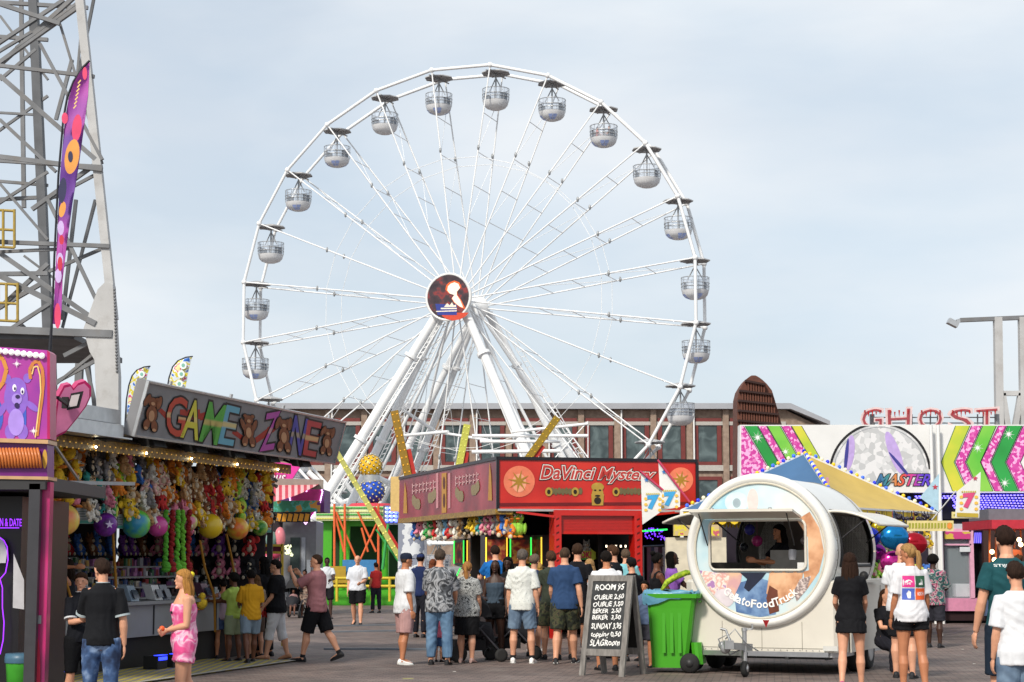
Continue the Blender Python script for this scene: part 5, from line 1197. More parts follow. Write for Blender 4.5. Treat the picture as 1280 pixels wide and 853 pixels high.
for c_i, c_ in enumerate(bc):
    m = MB()
    for a, b in ((ap, cL), (ap, cN), (ap, cR)):
        n = int((b-a).length/.15)
        for i in range(n):
            if i % 4 == c_i: m.sphere(a.lerp(b, i/n) + Z*.05, .045, 6, 5)
    m.build('bulb', mat('ridge bulb '+c_, hexc(c_), .25, emit=.12, var=0), tn)
m = MB(); 
for c_ in (cL, cN, cR, cB): m.bar(V((c_.x,c_.y,0)), c_, .07)
for a, b in ((ap, cL), (ap, cN), (ap, cR), (ap, cB), (cL, cN), (cN, cR), (cR, cB), (cB, cL)): m.bar(a, b, .04)
m.tube(ap, ap + Z*.15, .01, 4); m.build('frame', WHITE, tn)
m = MB(); m.bar(at(1034,597,39), at(1036,640,39), .05); tag(m.build('pink_pole', C('c08a98')), 'thin pink pole rising before the yellow canvas', 'pole')
m = MB(); a, b = cL.lerp(cB,.4), cB.lerp(cR,.95); m.frame_box(V((a.x+.4,a.y+2,0)), V((b.x-a.x,0,0)), V((0,.1,0)), V((0,0,2.7))); m.frame_box(V((cN.x-1.2,cN.y+1.4,0)), V((2.6,.9,0)), V((-.2,.6,0)), V((0,0,.9))); m.build('booth_wall', C('241c2c', .7), tn)
# foil balloons and toys hanging under the tent
fb = [(1118,672,.30,'1c7ab8','shiny blue foil'),(1143,680,.27,'b01c2c','shiny red foil'),(1117,703,.28,'c0308a','magenta foil'),(1085,672,.26,'2a3ab0','dark blue foil'),(1130,690,.2,'203a7a','navy foil'),(1096,690,.2,'8a2a8a','purple foil'),(1098,660,.16,'c8b020','yellow foil')]
for i, (x, y, r, c, l) in enumerate(fb):
    m = MB(); c_ = at(x, y, 37.6+i*.12); m.sphere(c_, (r, r*.5, r*.85), 16, 10); m.tube(c_ + Z*r*.8, V((c_.x,c_.y,2.7)), .006, 4); tag(m.build('foil_balloon', mat('foil '+c, hexc(c), .15, .75)), l + ' balloon hanging under the yellow canvas', 'balloon', 'foil balloons under the tent')
m = MB()
for i in range(60):
    x = 1076 + rng.random()*90; y = 642 + rng.random()*16; p = at(x, y, 38.5 + rng.random()); m.sphere(p, .05, 6, 4); m.tube(p, V((p.x,p.y,2.72)), .006, 3)
tag(m.build('dark_baubles', C('2a2230', .2)), 'dark shiny baubles crowded under the yellow valance', 'ornaments', None, 'stuff')
TOYC = ['c03a6a','2a4ac0','c8b030','d8d0d0','7a2a8a','2a8a5a','c05a2a']
for i in range(26):
    x = 1072 + (i % 13)*7.2; y = 668 + (i//13)*34 + rng.uniform(-6,6)
    p = at(x, y, 39.4); pc__ = rng.choice(list(PCOL)); kk = rng.choice(PK)
    plush(kk, pc__, tuple(p), 1.1, -math.pi/2+rng.uniform(-.4,.4), '%s plush %s under the tent, %s line, %s from left' % (pc__, kk, ['upper','lower'][i//13], ['first','second','third','fourth','fifth','sixth','seventh','eighth','ninth','tenth','eleventh','twelfth','last'][i % 13]), 'soft toys under the tent')
# ------------------------------------------------------------------ pennants with the number seven
def seven(poly, Y, num, numbox, edge, label, tilt=0):
    pl = Plane(at(poly[0][0], poly[0][1], Y), V((1,.05,0)), Z); m = MB(); m.prism([pl.px(*p) for p in poly], (0,.012,0)); o = m.build('pennant', mat('pennant cloth', (.72,.72,.70), .7, var=.05))
    xs = [p[0] for p in poly]; ys_ = [p[1] for p in poly]; cx = numbox[0]; cy = numbox[1]; h_ = numbox[2]
    m = MB(); pl.textpx(m, '7', (cx-h_*.38,cy-h_/2),(cx+h_*.38,cy-h_/2-1),(cx+h_*.38,cy+h_/2),(cx-h_*.38,cy+h_/2), .012, .07); m.build('number', C(num), o)
    m = MB()
    for q in range(6): epx(m, pl, cx - h_*.62 + (q % 2)*h_*1.24, cy - h_*.3 + (q//2)*h_*.5, h_*.16, h_*.14, .010 + q*.0005, n=8)
    m.build('yellow_blobs', C('e8b850'), o)
    m = MB()
    for q in range(7): pl.polypx(m, [(cx-h_*.6+q*h_*.18, cy-h_*.8), (cx-h_*.6+q*h_*.18, cy-h_*.66), (cx-h_*.48+q*h_*.18, cy-h_*.68), (cx-h_*.48+q*h_*.18, cy-h_*.83)], .014)
    m.build('small_print', C('c0b050'), o)
    sp = MB(); st = []
    for i in range(10):
        t = math.pi/2 + i*math.pi/5; r = h_*.24 if i % 2 == 0 else h_*.1; st.append((edge[0] + r*math.cos(t), edge[1] - r*math.sin(t)))
    pl.polypx(sp, st[::-1], .016); sp.build('star', C(edge[2]), o); return tag(o, label, 'pennant'), pl
o, pl = seven([(1226,590),(1195,616),(1195,648),(1224,648)][0:1]+[(1196,615),(1194,647),(1224,648)], 33, 'd04a7a', (1211,626,15), (1219,598,'c03a5a'), 'white pennant with a pink seven hanging before the green chevrons')
m = MB(); pl.polypx(m, [(1196,641),(1196,646),(1223,647),(1223,642)], .014); m.build('print_band', C('b8a038'), o)
seven([(801,590),(803,656),(826,640),(828,612)], 30.5, '3a9ad0', (816,628,14), (808,600,'3a7ac0'), 'left white pennant with a blue seven, slanting towards the trailer')
seven([(823,577),(826,638),(850,634),(850,612)], 30.9, '3a9ad0', (837,624,14), (830,590,'3a7ac0'), 'right white pennant with a blue seven, higher than its twin')
m = MB(); 
for a, b, Y in (((800,589),(829,613),30.45),((822,575),(862,628),30.85)): m.tube(at(*a,Y), at(*b,Y), .02, 5)
tag(m.build('pennant_rod', C('b83a5a')), 'dark pink rods carrying the two slanting pennants with the blue seven', 'rods')
m = MB(); m.tube(at(1195,614,33), at(1165,650,33.5), .012, 4); tag(m.build('guy_line', WHITE), 'thin pale line from the pink seven pennant down to the tent corner', 'line')
m = MB(); pl = Plane(at(1160,620,46), V((1,0,0)), Z); m.prism([pl.px(*p) for p in [(1174,592),(1150,622),(1173,640)]], (0,.012,0)); o = m.build('pennant', C('a8c8d8', .7)); tag(o, 'pale blue pennant with a red star behind the tent right corner', 'pennant')
m = MB(); st = []
for i in range(10):
    t = math.pi/2 + i*math.pi/5; r = 4 if i % 2 == 0 else 1.7; st.append((1169 + r*math.cos(t), 609 - r*math.sin(t)))
pl.polypx(m, st[::-1], .01); m.build('star', C('b83a4a'), o)
# yellow boards under the valance
for i, (xa, xb, ya, yb, l, Y) in enumerate([(1134,1192,651,664,'long yellow and pink board below the tent corner',36.5),(1190,1222,640,648,'narrow yellow board under the pink seven pennant',37)]):
    pl = Plane(at(xa, yb, Y), V((1,0,0)), Z); m = MB(); m.prism([pl.px(xa,ya), pl.px(xa,yb), pl.px(xb,yb), pl.px(xb,ya)], (0,.04,0)); o = m.build('board', C('d8c88a')); m = MB(); n = int((xb-xa)/4)
    for q in range(n): pl.polypx(m, [(xa+2+q*4,ya+3),(xa+2+q*4,yb-3),(xa+4.4+q*4,yb-4),(xa+4.4+q*4,ya+3)], .01)
    m.build('print', C('9a9a30'), o); m = MB(); epx(m, pl, xb-5, (ya+yb)/2, 3, 4, .015); m.build('orange_print', C('e08a3a'), o); tag(o, l, 'board')
# ------------------------------------------------------------------ claw machine booth
CY = 50.0
cb = empty('claw_machine', tuple(at(1200,700,CY))[:2]+(0,), 'tall pink framed glass claw machine booth with a pink base', 'claw machine')
def cbox(mb, xa, xb, ya, yb, Y, dep): return kbox(mb, xa, xb, ya, yb, Y, dep)
m = MB(); cbox(m, 1180, 1232, 748, 764, CY, 2.0); m.build('base', C('d08aa8', .4), cb)
m = MB(); cbox(m, 1180, 1232, 766, 776, CY+.1, 1.8); m.build('plinth', C('2a1418'), cb)
m = MB(); cbox(m, 1214, 1219, 661, 748, CY-.02, .15); cbox(m, 1177, 1181, 661, 748, CY-.02, .15); cbox(m, 1181, 1214, 661, 665, CY-.02, .15); cbox(m, 1230, 1232, 664, 748, CY+1.8, .1); cbox(m, 1181, 1214, 680, 682, CY-.02, .08); m.build('frame', C('d8a0b8', .4), cb)
m = MB(); cbox(m, 1180, 1232, 655, 661, CY, 2.0); m.build('roof', C('b8b8c0'), cb)
m = MB(); cbox(m, 1182, 1232, 665, 748, CY+2.0, .1); m.build('back', C('3a3038'), cb)
m = MB(); cbox(m, 1182, 1213.5, 666, 748, CY+.06, .02); m.build('glass', mat('claw glass', (.6,.7,.75), .05, alpha=.18, var=0), cb)
m = MB(); cbox(m, 1200, 1213, 684, 690, CY-.05, .04); cbox(m, 1195, 1213, 730, 746, CY+.2,.6); m.build('white_panel', C('c8ccd0'), cb)
m = MB(); 
for q in range(5): x = 1184 + q*6; m.tube(at(x,668,CY+1), at(x,715,CY+1), .02, 4)
m.build('claw_rod', ALU, cb)
for i in range(8):
    plush(rng.choice(PK), rng.choice(['pink','blue','yellow','teal','red','white']), tuple(at(1186+(i % 4)*8, 722+(i//4)*12, CY+.9)), 1.1, -math.pi/2, 'soft toy inside the claw machine, %s pile, %s from left' % (['upper','lower'][i//4], ['first','second','third','fourth'][i % 4]), 'toys in the claw machine')
m = MB(); 
for x, c in ((1182,'2a7a9a'),(1190,'c8a020'),(1197,'c03a6a'),(1206,'a83a8a')): pass
cvs = ramp_mat('candy valance', [(.38,hexc('2a7aa0')),(.47,hexc('c8b040')),(.54,hexc('c03a7a')),(.65,hexc('b02a5a'))], scale=1.5, const=True)
cbox(m, 1181, 1213, 665, 674, CY-.06, .03); m.build('valance', cvs, cb)
m = MB(); cbox(m, 1163, 1178, 664, 775, CY+.5, .8); o = m.build('white_pillar', C('c0bfba', .5)); tag(o, 'white pillar left of the pink claw machine', 'pillar')
m = MB(); cbox(m, 1215, 1242, 664, 680, CY+.4, .6); o = m.build('light_box', C('3a3460')); m = MB()
for q in range(9): m.bar(at(1219+q*2.5,666,CY+.36), at(1218+q*2.5,679,CY+.36), .03)
m.build('tube', bulb('6a60d8', 1.5), o); tag(o, 'violet striped light box right of the claw machine roof', 'light box')
# booth at the right edge: red awning, orange poles
rb = empty('carousel_booth', tuple(at(1265,700,46))[:2]+(0,), 'red topped booth with orange poles and warm lamps at the right edge', 'booth')
m = MB(); cbox(m, 1240, 1310, 650, 661, 45.5, 3); m.build('red_awning', C('b82a3a'), rb); m = MB(); cbox(m, 1236, 1310, 636, 650, 46, 2); m.build('grey_top', C('6a6a72'), rb)
m = MB(); cbox(m, 1232, 1310, 661, 770, 50, .2); m.build('dark_back', C('3a2420', .7), rb)
m = MB(); 
for x in (1237,1245,1263,1268,1276,1284): m.tube(at(x,662,46.5), at(x,765,46.5), .03, 5)
m.build('orange_pole', C('c0602a', .4), rb); m = MB()
for x, y in ((1274,675),(1276,681),(1243,700),(1240,690),(1252,668)): m.sphere(at(x,y,46), .06, 6, 5)
m.build('lamp', bulb('ffd8a0', 6), rb)
m = MB(); cbox(m, 1232, 1310, 720, 770, 48, .6); m.build('counter', C('4a5a7a', .5), rb)
# ------------------------------------------------------------------ round white ice cream trailer
TY_ = 28.0
tcn_ = at(950, 688, TY_); yaw = R(24)
tr_r = V((math.sin(yaw), math.cos(yaw), 0)); tr_u = V((math.cos(yaw), -math.sin(yaw), 0)); tr_n = -tr_r
RO = 1.12; CZ = tcn_.z
tr = empty('ice_cream_trailer', (tcn_.x, tcn_.y, 0) , 'white trailer with a round drum body, porthole graphic front and raised serving flaps', 'food trailer')
TW = mat('cream trailer shell', (.67,.635,.555), .32, var=.05, vs=1.5, coat=.25, dirt=.12)
def TP(u, r, z): return tcn_ + tr_u*u + tr_r*r + Z*(z - CZ)
DL = 3.15
# drum with side openings
def drum(name, rad, mtl, flip=False):
    m = MB(); n = 72; vs = []; ys_ = [0, .12, .5, 1.0, 1.5, 2.0, 2.5, 2.95, DL]; rs = [rad]*7 + [rad-.03, rad-.12]
    for y, r in zip(ys_, rs):
        for i in range(n): t = 2*math.pi*i/n; vs.append(tcn_ + tr_u*r*math.cos(t) + Z*r*math.sin(t) + tr_r*y)
    fs = []
    for k in range(len(ys_)-1):
        for i in range(n):
            t = (i+.5)*5.0
            if 2 <= k <= 5 and (t < 32 or t > 348 or 150 < t < 190): continue
            f = (k*n+i, k*n+(i+1) % n, (k+1)*n+(i+1) % n, (k+1)*n+i); fs.append(f[::-1] if flip else f)
    m.add(vs, fs, True)
    if name == 'inner_lining':
        c = len(vs) - n; m.add([vs[c+i] for i in range(n)], [list(range(n))], False)
    else: m.add([vs[len(vs)-n+i] for i in range(n)], [list(range(n))], False)
    return m.build(name, mtl, tr)
TWR = mat('white trailer ring', (.76,.75,.71), .3, var=.04, vs=1.5, coat=.3, dirt=.05)
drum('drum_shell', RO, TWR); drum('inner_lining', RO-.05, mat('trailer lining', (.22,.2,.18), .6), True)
m = MB(); m.lathe([(RO-.01,.14),(RO+.03,.10),(RO+.045,.03),(RO+.03,-.04),(RO-.015,-.085),(RO-.06,-.08),(RO-.10,-.03)], tcn_, tr_r, 72, True, False); m.build('front_ring', TWR, tr)
m = MB(); m.lathe([(RO-.09,-.05),(RO-.105,-.06),(RO-.12,-.045)], tcn_, tr_r, 72, True, False); m.build('inner_ring', mat('beige trim', (.6,.56,.46), .4), tr)
# side window frames
for s_, (ta, tb) in ((1, (-12, 32)), (-1, (148, 192))):
    m = MB()
    def DP(t, y, r=RO+.01): return tcn_ + tr_u*r*math.cos(R(t)) + Z*r*math.sin(R(t)) + tr_r*y
    for y in (.5, 2.5): m.path([DP(ta+(tb-ta)*i/8, y) for i in range(9)], .022, 6)
    for t in (ta, tb): m.tube(DP(t,.5), DP(t,2.5), .022, 6)
    m.build('window_seal', BLACK, tr)
# flaps (gas-strutted covers of the side openings)
def flap(name, s_, lift):
    m = MB(); n = 8; vs = []; t0 = 34 if s_ > 0 else 146
    hinge = lambda y: tcn_ + tr_u*RO*math.cos(R(t0)) + Z*RO*math.sin(R(t0)) + tr_r*y
    for i in range(n+1):
        a = i/n; out_ = .78*a; dz = -.04 - .26*a*a*lift + .06*a
        for y in (.48, 2.52): vs.append(hinge(y) + tr_u*s_*out_ + Z*dz)
    k = len(vs); fs = [(2*i, 2*i+2, 2*i+3, 2*i+1) for i in range(n)]
    if s_ < 0: fs = [f[::-1] for f in fs]
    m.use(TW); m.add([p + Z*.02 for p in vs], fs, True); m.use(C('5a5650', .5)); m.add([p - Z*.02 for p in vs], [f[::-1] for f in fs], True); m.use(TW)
    ring_ = [vs[2*i] for i in range(n+1)] + [vs[2*i+1] for i in range(n, -1, -1)] + [vs[0]]; m.path(ring_, .022, 6); o = m.build(name, None, tr); g_ = MB()
    for y in (.55, 2.45): g_.tube(vs[2*6] + tr_r*(y-.48), hinge(y) + tr_u*s_*.12 - Z*.5, .012, 5)
    g_.build('gas_strut', DARK, o)
flap('side_flap', 1, 1.0); flap('side_flap', -1, .8)
# graphic front disc with a window opening
tpn = Plane(tcn_ - tr_r*.02, tr_u, Z)
RD = RO - .115
def cloc(x, y):
    p = tpn.px(x, y); d = p - tcn_; return d.dot(tr_u), d.z
u0, zt_ = cloc(887, 651); u1, zb_ = cloc(1008, 713)
def disc_piece(mb, za, zb, ua, ub, off=0):
    pts = []; n = 24
    zz = [za + (zb-za)*i/n for i in range(n+1)]
    L_ = [(max(ua, -math.sqrt(max(RD*RD - z*z, 0))), z) for z in zz]; R_ = [(min(ub, math.sqrt(max(RD*RD - z*z, 0))), z) for z in zz]
    for i in range(n):
        q = [L_[i], R_[i], R_[i+1], L_[i+1]]
        if q[1][0]-q[0][0] > 1e-4 or q[2][0]-q[3][0] > 1e-4: mb.poly([tpn.p0 + tr_u*a + Z*b + tr_n*off for a, b in q])
SKYP = ramp_mat('graphic sky print', [(.35,hexc('9cc8d8')),(.5,hexc('c8dce0')),(.65,hexc('dcd8d0'))], scale=1.1, rough=.3)
m = MB(); disc_piece(m, zt_, RD, -9, 9); disc_piece(m, -RD, zb_, -9, 9); disc_piece(m, zb_, zt_, -9, u0); disc_piece(m, zb_, zt_, u1, 9); gd_ = m.build('graphic_front', SKYP, tr)
# round the window corners with a seal frame
m = MB(); cr = .1; wpts = []
for cx, cz, a0 in ((u1-cr, zt_-cr, 0), (u0+cr, zt_-cr, 90), (u0+cr, zb_+cr, 180), (u1-cr, zb_+cr, 270)):
    for k in range(5): t = R(a0 + 22.5*k); wpts.append(tpn.p0 + tr_u*(cx + cr*math.cos(t) + (0.0)) + Z*(cz + cr*math.sin(t)) + tr_n*.02)
m.path(wpts + [wpts[0]], .022, 6); fr_ = m.build('window_frame', TW, gd_)
m = MB(); m.path([p + tr_r*.035 for p in wpts] + [wpts[0] + tr_r*.035], .02, 6); m.build('rubber_seal', BLACK, gd_)
m = MB()
for (cx, cz, sx_, sz_) in ((u1, zt_, -1, -1), (u0, zt_, 1, -1), (u0, zb_, 1, 1), (u1, zb_, -1, 1)):
    pts = [(cx, cz)] + [(cx + sx_*cr*(1-math.cos(R(a))), cz + sz_*cr*(1-math.sin(R(a)))) for a in (0, 30, 60, 90)]
    m.poly([tpn.p0 + tr_u*a + Z*b + tr_n*.001 for a, b in pts])
m.build('corner', SKYP, gd_)
# printed picture: arm, hands holding a cone, denim, hair, script
def clipd(pts, rmax=RD-.004):
    out_ = []
    for x, y in pts:
        a, b = cloc(x, y); r = math.hypot(a, b); k = min(1, rmax/r) if r > 0 else 1; out_.append((a*k, b*k))
    return out_
def gpoly(name, pts, mtl, off):
    m = MB(); q = clipd(pts); m.poly([tpn.p0 + tr_u*a + Z*b + tr_n*off for a, b in q[::-1]]); return m.build(name, mtl, gd_)
SK = ramp_mat('printed skin', [(.35,hexc('b8805a')),(.5,hexc('d8a47c')),(.65,hexc('e4b890'))], scale=4, rough=.35)
gpoly('printed_arm', [(996,650),(1012,640),(1024,660),(1030,690),(1024,715),(1008,738),(1004,715),(1011,713),(1010,672)], SK, .003)
gpoly('printed_denim', [(918,745),(926,728),(948,722),(966,728),(970,768),(950,772),(920,766)], ramp_mat('printed denim', [(.35,hexc('4a6a98')),(.65,hexc('7a9ac0'))], scale=6), .004)
gpoly('printed_hand', [(962,716),(1004,716),(1000,738),(986,752),(972,756),(958,742)], SK, .006)
gpoly('printed_hair', [(925,716),(958,716),(952,724),(944,732),(936,740),(930,735),(934,724)], C('20263a', .35), .007)
gpoly('printed_hair', [(962,732),(972,738),(974,764),(962,768),(958,748)], C('6a3a2a', .35), .0075)
gpoly('printed_cream', [(872,714),(896,716),(912,720),(908,738),(890,748),(878,735)], ramp_mat('printed swirl', [(.38,hexc('e8dcd0')),(.48,hexc('d89a90')),(.56,hexc('f0e4d8')),(.64,hexc('a87ab0'))], scale=9), .005)
gpoly('printed_skin', [(896,716),(928,716),(926,728),(918,745),(912,752),(898,742),(908,732)], ramp_mat('printed pale skin', [(.4,hexc('e0b898')),(.6,hexc('d0a0a0'))], scale=5), .0045)
gpoly('printed_check', [(1000,724),(1014,720),(1008,738),(996,752),(992,740)], ramp_mat('printed check', [(.4,hexc('d8c8c0')),(.55,hexc('8a7a78'))], scale=30), .0065)
m = MB()
def ecl(cx, cy, rx, ry, off, mtl, nm_): gpoly(nm_, [(cx+rx*math.cos(-2*math.pi*i/20), cy+ry*math.sin(-2*math.pi*i/20)) for i in range(20)][::-1], mtl, off)
ecl(921,628,15,13,.003,C('c8dce0', .3),'printed_ball'); ecl(921,629,5,6,.005,C('98a8b0', .3),'printed_ball'); ecl(941,626,7,15,.0035,C('e0c8c4', .3),'printed_ball'); ecl(905,748,13,12,.0055,C('d8cfd4', .3),'printed_ball')
for q in range(5):
    ecl(966+q*7, 722+(q % 2)*6, 3.6, 8, .0085+q*.0004, SK, 'printed_finger')
m = MB(); word = 'GelatoFoodTruck'; Rt = 74; n = len(word)
adv = {'G':1.15,'l':.45,'t':.6,'F':.95,'T':1.0,'r':.65,'e':.9,'a':.9,'o':1.0,'d':1.0,'u':.9,'c':.85,'k':.85}
tot = sum(adv[c] for c in word); ang_ = R(226); acc = 0
for ch in word:
    wd = adv[ch]; a_m = (acc + wd/2)/tot; acc += wd; t = R(227) + (R(313)-R(227))*a_m
    cx, cy = 0, 0; rad = .86*RD; cw = (R(313)-R(227))*wd/tot*rad*.78; hgt_ = .115 if ch in 'GlFTdkt' else .08
    rdir = tr_u*math.cos(t) + Z*math.sin(t); tdir = tr_u*(-math.sin(t)) + Z*math.cos(t)
    base_ = tcn_ + rdir*rad + tr_n*.035
    text_into(m, ch, lambda u, v: base_ + tdir*(u-.5)*cw - rdir*(v*hgt_), .02)
m.build('writing', C('f4f2ee', .4), gd_)
# raised front flap over the window, seen almost edge on
m = MB(); a = tpn.p0 + tr_u*(u0-.15) + Z*(zt_+.07); wdt = u1-u0+.1
n = 10; vs = []
for i in range(n+1):
    e = i/n; bow = .10*math.sin(math.pi*e)
    for o_, z_ in ((.05,-.01),(.05,-.05),(.55+bow,.085),(.55+bow,.045)): vs.append(a + tr_u*wdt*e + tr_n*o_ + Z*(z_ - .0))
fs = []
for i in range(n):
    b = i*4; fs += [(b,b+2,b+6,b+4),(b+1,b+5,b+7,b+3),(b+2,b+3,b+7,b+6),(b,b+4,b+5,b+1)]
m.add(vs, fs, False); m.add([vs[0],vs[1],vs[3],vs[2]], [(0,1,2,3)]); m.add([vs[-4],vs[-3],vs[-1],vs[-2]], [(3,2,1,0)]); ff = m.build('front_flap', TW, tr)
m = MB(); m.tube(a + tr_n*.5 + Z*.08 + tr_u*.35, a + tr_n*.5 + Z*.08 + tr_u*(wdt-.35), .012, 5)
for e in (.35, wdt-.35): m.sphere(a + tr_n*.5 + Z*.08 + tr_u*e, .035, 8, 6)
m.build('handle_bar', GREYM, ff)
m = MB()
for e in (.12, wdt-.12): m.tube(a + tr_n*.45 + tr_u*e + Z*.03, a + tr_n*.02 + tr_u*e - Z*.45, .01, 5)
m.build('gas_strut', DARK, ff)
# seams, rivets and grime lines on the shell
m = MB()
for y in (.32, 2.56):
    rr_ = [tcn_ + tr_u*(RO+.004)*math.cos(2*math.pi*i/72) + Z*(RO+.004)*math.sin(2*math.pi*i/72) + tr_r*y for i in range(73)]
    m.path(rr_, .006, 4, False)
m.build('shell_seam', C('7a766c', .7), tr)
m = MB()
for u in (-.62, .0, .62):
    m.frame_box(TP(u,.013,.36), tr_u*.006, tr_r*.01, Z*.42)
m.frame_box(TP(-1.1,.013,.385), tr_u*2.2, tr_r*.01, Z*.006)
for r_ in (.9, 1.8, 2.6): m.frame_box(TP(1.222,r_,.7), tr_u*.006, tr_r*.008, Z*.6)
m.build('panel_seam', C('8a867c', .7), tr)
m = MB()
for i in range(23): m.sphere(TP(-1.08+i*.098, .012, .36), .008, 6, 4)
for i in range(48): t = 2*math.pi*i/48; m.sphere(tcn_ + tr_u*(RO+.02)*math.cos(t) + Z*(RO+.02)*math.sin(t) + tr_r*.2, .009, 6, 4)
m.build('rivet', GREYM, tr)
# counter inside and equipment
m = MB(); m.frame_box(TP(u0, .1, 1.32), tr_u*(u1-u0), tr_r*.5, Z*.05); m.build('inner_counter', ALU, tr)
m = MB(); m.frame_box(TP(.52,.2,1.38), tr_u*.13, tr_r*.1, Z*.28 ); m.build('white_card', C('e0e0de'), tr)
m = MB(); m.lathe([(.05,0),(.06,.05),(.06,.14),(.045,.16)], TP(.42,.3,1.70), (0,0,1), 14); tag(m.build('cup_stack', C('c8c8cc', .3), tr))
m = MB()
for i in range(4): m.frame_box(TP(-.6+.33*i,.25,1.37), tr_u*.22, tr_r*.25, Z*(.06+.07*(i % 2)))
m.build('ice_tub', ALU, tr)
m = MB(); m.frame_box(TP(-.1,.9,.95), tr_u*.7, tr_r*.5, Z*.9); m.build('cooler', C('8a8680', .4), tr)
# interior trim post and clutter hung in the rear
m = MB(); m.frame_box(TP(-.12,1.75,1.0), tr_u*.62, tr_r*.08, Z*1.75); m.build('inner_panel', C('6a6058', .5), tr)
for i, (u, z, c) in enumerate([(-.5,2.0,'b8307a'),(-.62,2.18,'3a3a9a'),(.36,2.1,'c04a7a'),(.42,1.95,'d8c0c8'),(.33,1.85,'b02a4a'),(.66,2.05,'c83a90'),(-.72,1.9,'20242a'),(.28,2.0,'e0d0d0'),(.46,2.15,'d06a8a')]):
    m = MB(); c_ = TP(u,1.55,z); m.sphere(c_, .09 if i < 6 else .07, 10, 8); m.tube(c_, V((c_.x,c_.y,tcn_.z+.85)), .004, 3); tag(m.build('sweet_bag', C(c, .25)), '%s bag of sweets hanging inside the trailer, %s' % (['magenta','blue violet','rose','pale pink','crimson','bright pink','black','white','coral'][i], ['left of the panel','upper left','right of the panel','below the rose one','lowest of the right bunch','behind the seller','far left','beside the panel edge','topmost of the right bunch'][i]), 'sweet bag', 'sweets hanging in the trailer')
# lower box body
def lring(z, e=0.0, ch=.12):
    ua, ub, ra, rb_ = -1.22+e, 1.22-e, .02+e, 3.2-e
    return [TP(ua+ch,ra,z), TP(ub-ch,ra,z), TP(ub,ra+ch,z), TP(ub,rb_-ch,z), TP(ub-ch,rb_,z), TP(ua+ch,rb_,z), TP(ua,rb_-ch,z), TP(ua,ra+ch,z)]
m = MB(); m.loft([lring(.33,.0), lring(1.36,.0), lring(1.40,.03)], True, False); m.build('lower_body', TW, tr)
m = MB(); m.loft([lring(.26,.04), lring(.33,.04)], True, False); m.build('chassis_rail', ALU, tr)
m = MB(); m.box(tuple(TP(.0,.0,.3)), (.02,.02,.02)); 
for u in (-1.0, -.35, .35, .95): m.frame_box(TP(u,.05,.22), tr_u*.05, tr_r*.3, Z*.05)
m.frame_box(TP(-.9,.6,.2), tr_u*1.8, tr_r*.08, Z*.08); m.build('underframe', DARK, tr)
for s_ in (-1, 1):
    for r_ in (1.25, 1.9):
        w_ = MB(); c_ = TP(s_*1.12, r_, .29); w_.lathe([(.15,-.09),(.27,-.09),(.29,-.06),(.29,.06),(.27,.09),(.15,.09)], c_, tr_u, 24); wo = w_.build('wheel', mat('tyre', (.02,.02,.02), .8), tr); w_ = MB(); w_.lathe([(.0,.0),(.17,.02),(.17,.095),(.15,.1),(.0,.09)], c_ , tr_u*s_, 20); w_.build('rim', ALU, wo)
m = MB()
for s_ in (-1, 1): m.frame_box(TP(s_*1.235-.01, .85, .33), tr_u*.02, tr_r*1.45, Z*.32)
m.build('wheel_arch', C('2a2a2a'), tr)
for s_ in (-1, 1):
    m = MB(); m.bar(TP(s_*1.0,.02,.3), TP(0,-.75,.34), .07, .07)
    m.build('drawbar', ALU, tr)
hb = tpn.px(938, 780, .3)
m = MB(); c_ = TP(-.02,-.8,0); m.tube(c_ + Z*.18, c_ + Z*.66, .035, 10); m.tube(c_ + Z*.66, c_ + Z*.71, .045, 10); m.tube(c_ + Z*.69, c_ + Z*.69 + tr_u*.12, .012, 6); m.tube(c_ + Z*.69 + tr_u*.12, c_+Z*.77+tr_u*.12, .014, 6); m.tube(c_+Z*.18, c_+Z*.1, .05, 8); jk = m.build('jockey_wheel_post', ALU, tr)
m = MB(); m.lathe([(.0,-.04),(.1,-.04),(.12,-.02),(.12,.02),(.1,.04),(0,.04)], c_ + Z*.12, tr_u, 20); m.build('jockey_wheel', mat('tyre', (.02,.02,.02)), jk); m = MB(); m.lathe([(0,-.05),(.05,-.045),(.05,.045),(0,.05)], c_+Z*.12, tr_u, 12); m.build('jockey_hub', ALU, jk)
m = MB(); m.bar(TP(0,-.6,.42), TP(-.12,-1.15,.46), .09,.1); m.box(tuple(TP(-.14,-1.2,.48)), (.13,.2,.12)); m.sphere(TP(-.22,-1.1,.42), .08, 8, 6); m.sphere(TP(-.3,-1.0,.46), .06, 8, 6); m.tube(TP(-.14,-1.1,.5), TP(-.24,-1.0,.68), .018, 6); m.tube(TP(-.24,-1.0,.68), TP(-.32,-1.0,.70), .02, 6); m.path([TP(-.3,-1.0,.5),TP(-.2,-.95,.32),TP(-.05,-.9,.4),TP(.1,-.6,.3)], .014, 5); m.path([TP(-.25,-1.0,.55),TP(-.1,-1.0,.7),TP(.02,-.9,.5),TP(.12,-.5,.35)], .01, 5); m.path([TP(-.28,-1.05,.4),TP(-.34,-1.05,.55),TP(-.2,-1.05,.62),TP(-.1,-1.0,.42)], .012, 5); m.build('coupling', GREYM, tr)
m = MB(); c2 = TP(.2,-.6,.82); m.poly([c2, c2 + tr_u*.1, c2 + tr_u*.05 - Z*.11]); m.prism([c2, c2 - Z*.1 + tr_u*.05, c2 + tr_u*.1], tr_r*.01); m.build('red_tag', C('b82028'), tr)
m = MB(); m.frame_box(TP(.95,.0,.36), tr_u*.22, tr_n*.03, Z*.07); m.build('marker_lamp', C('c8c8c4', .2), tr)
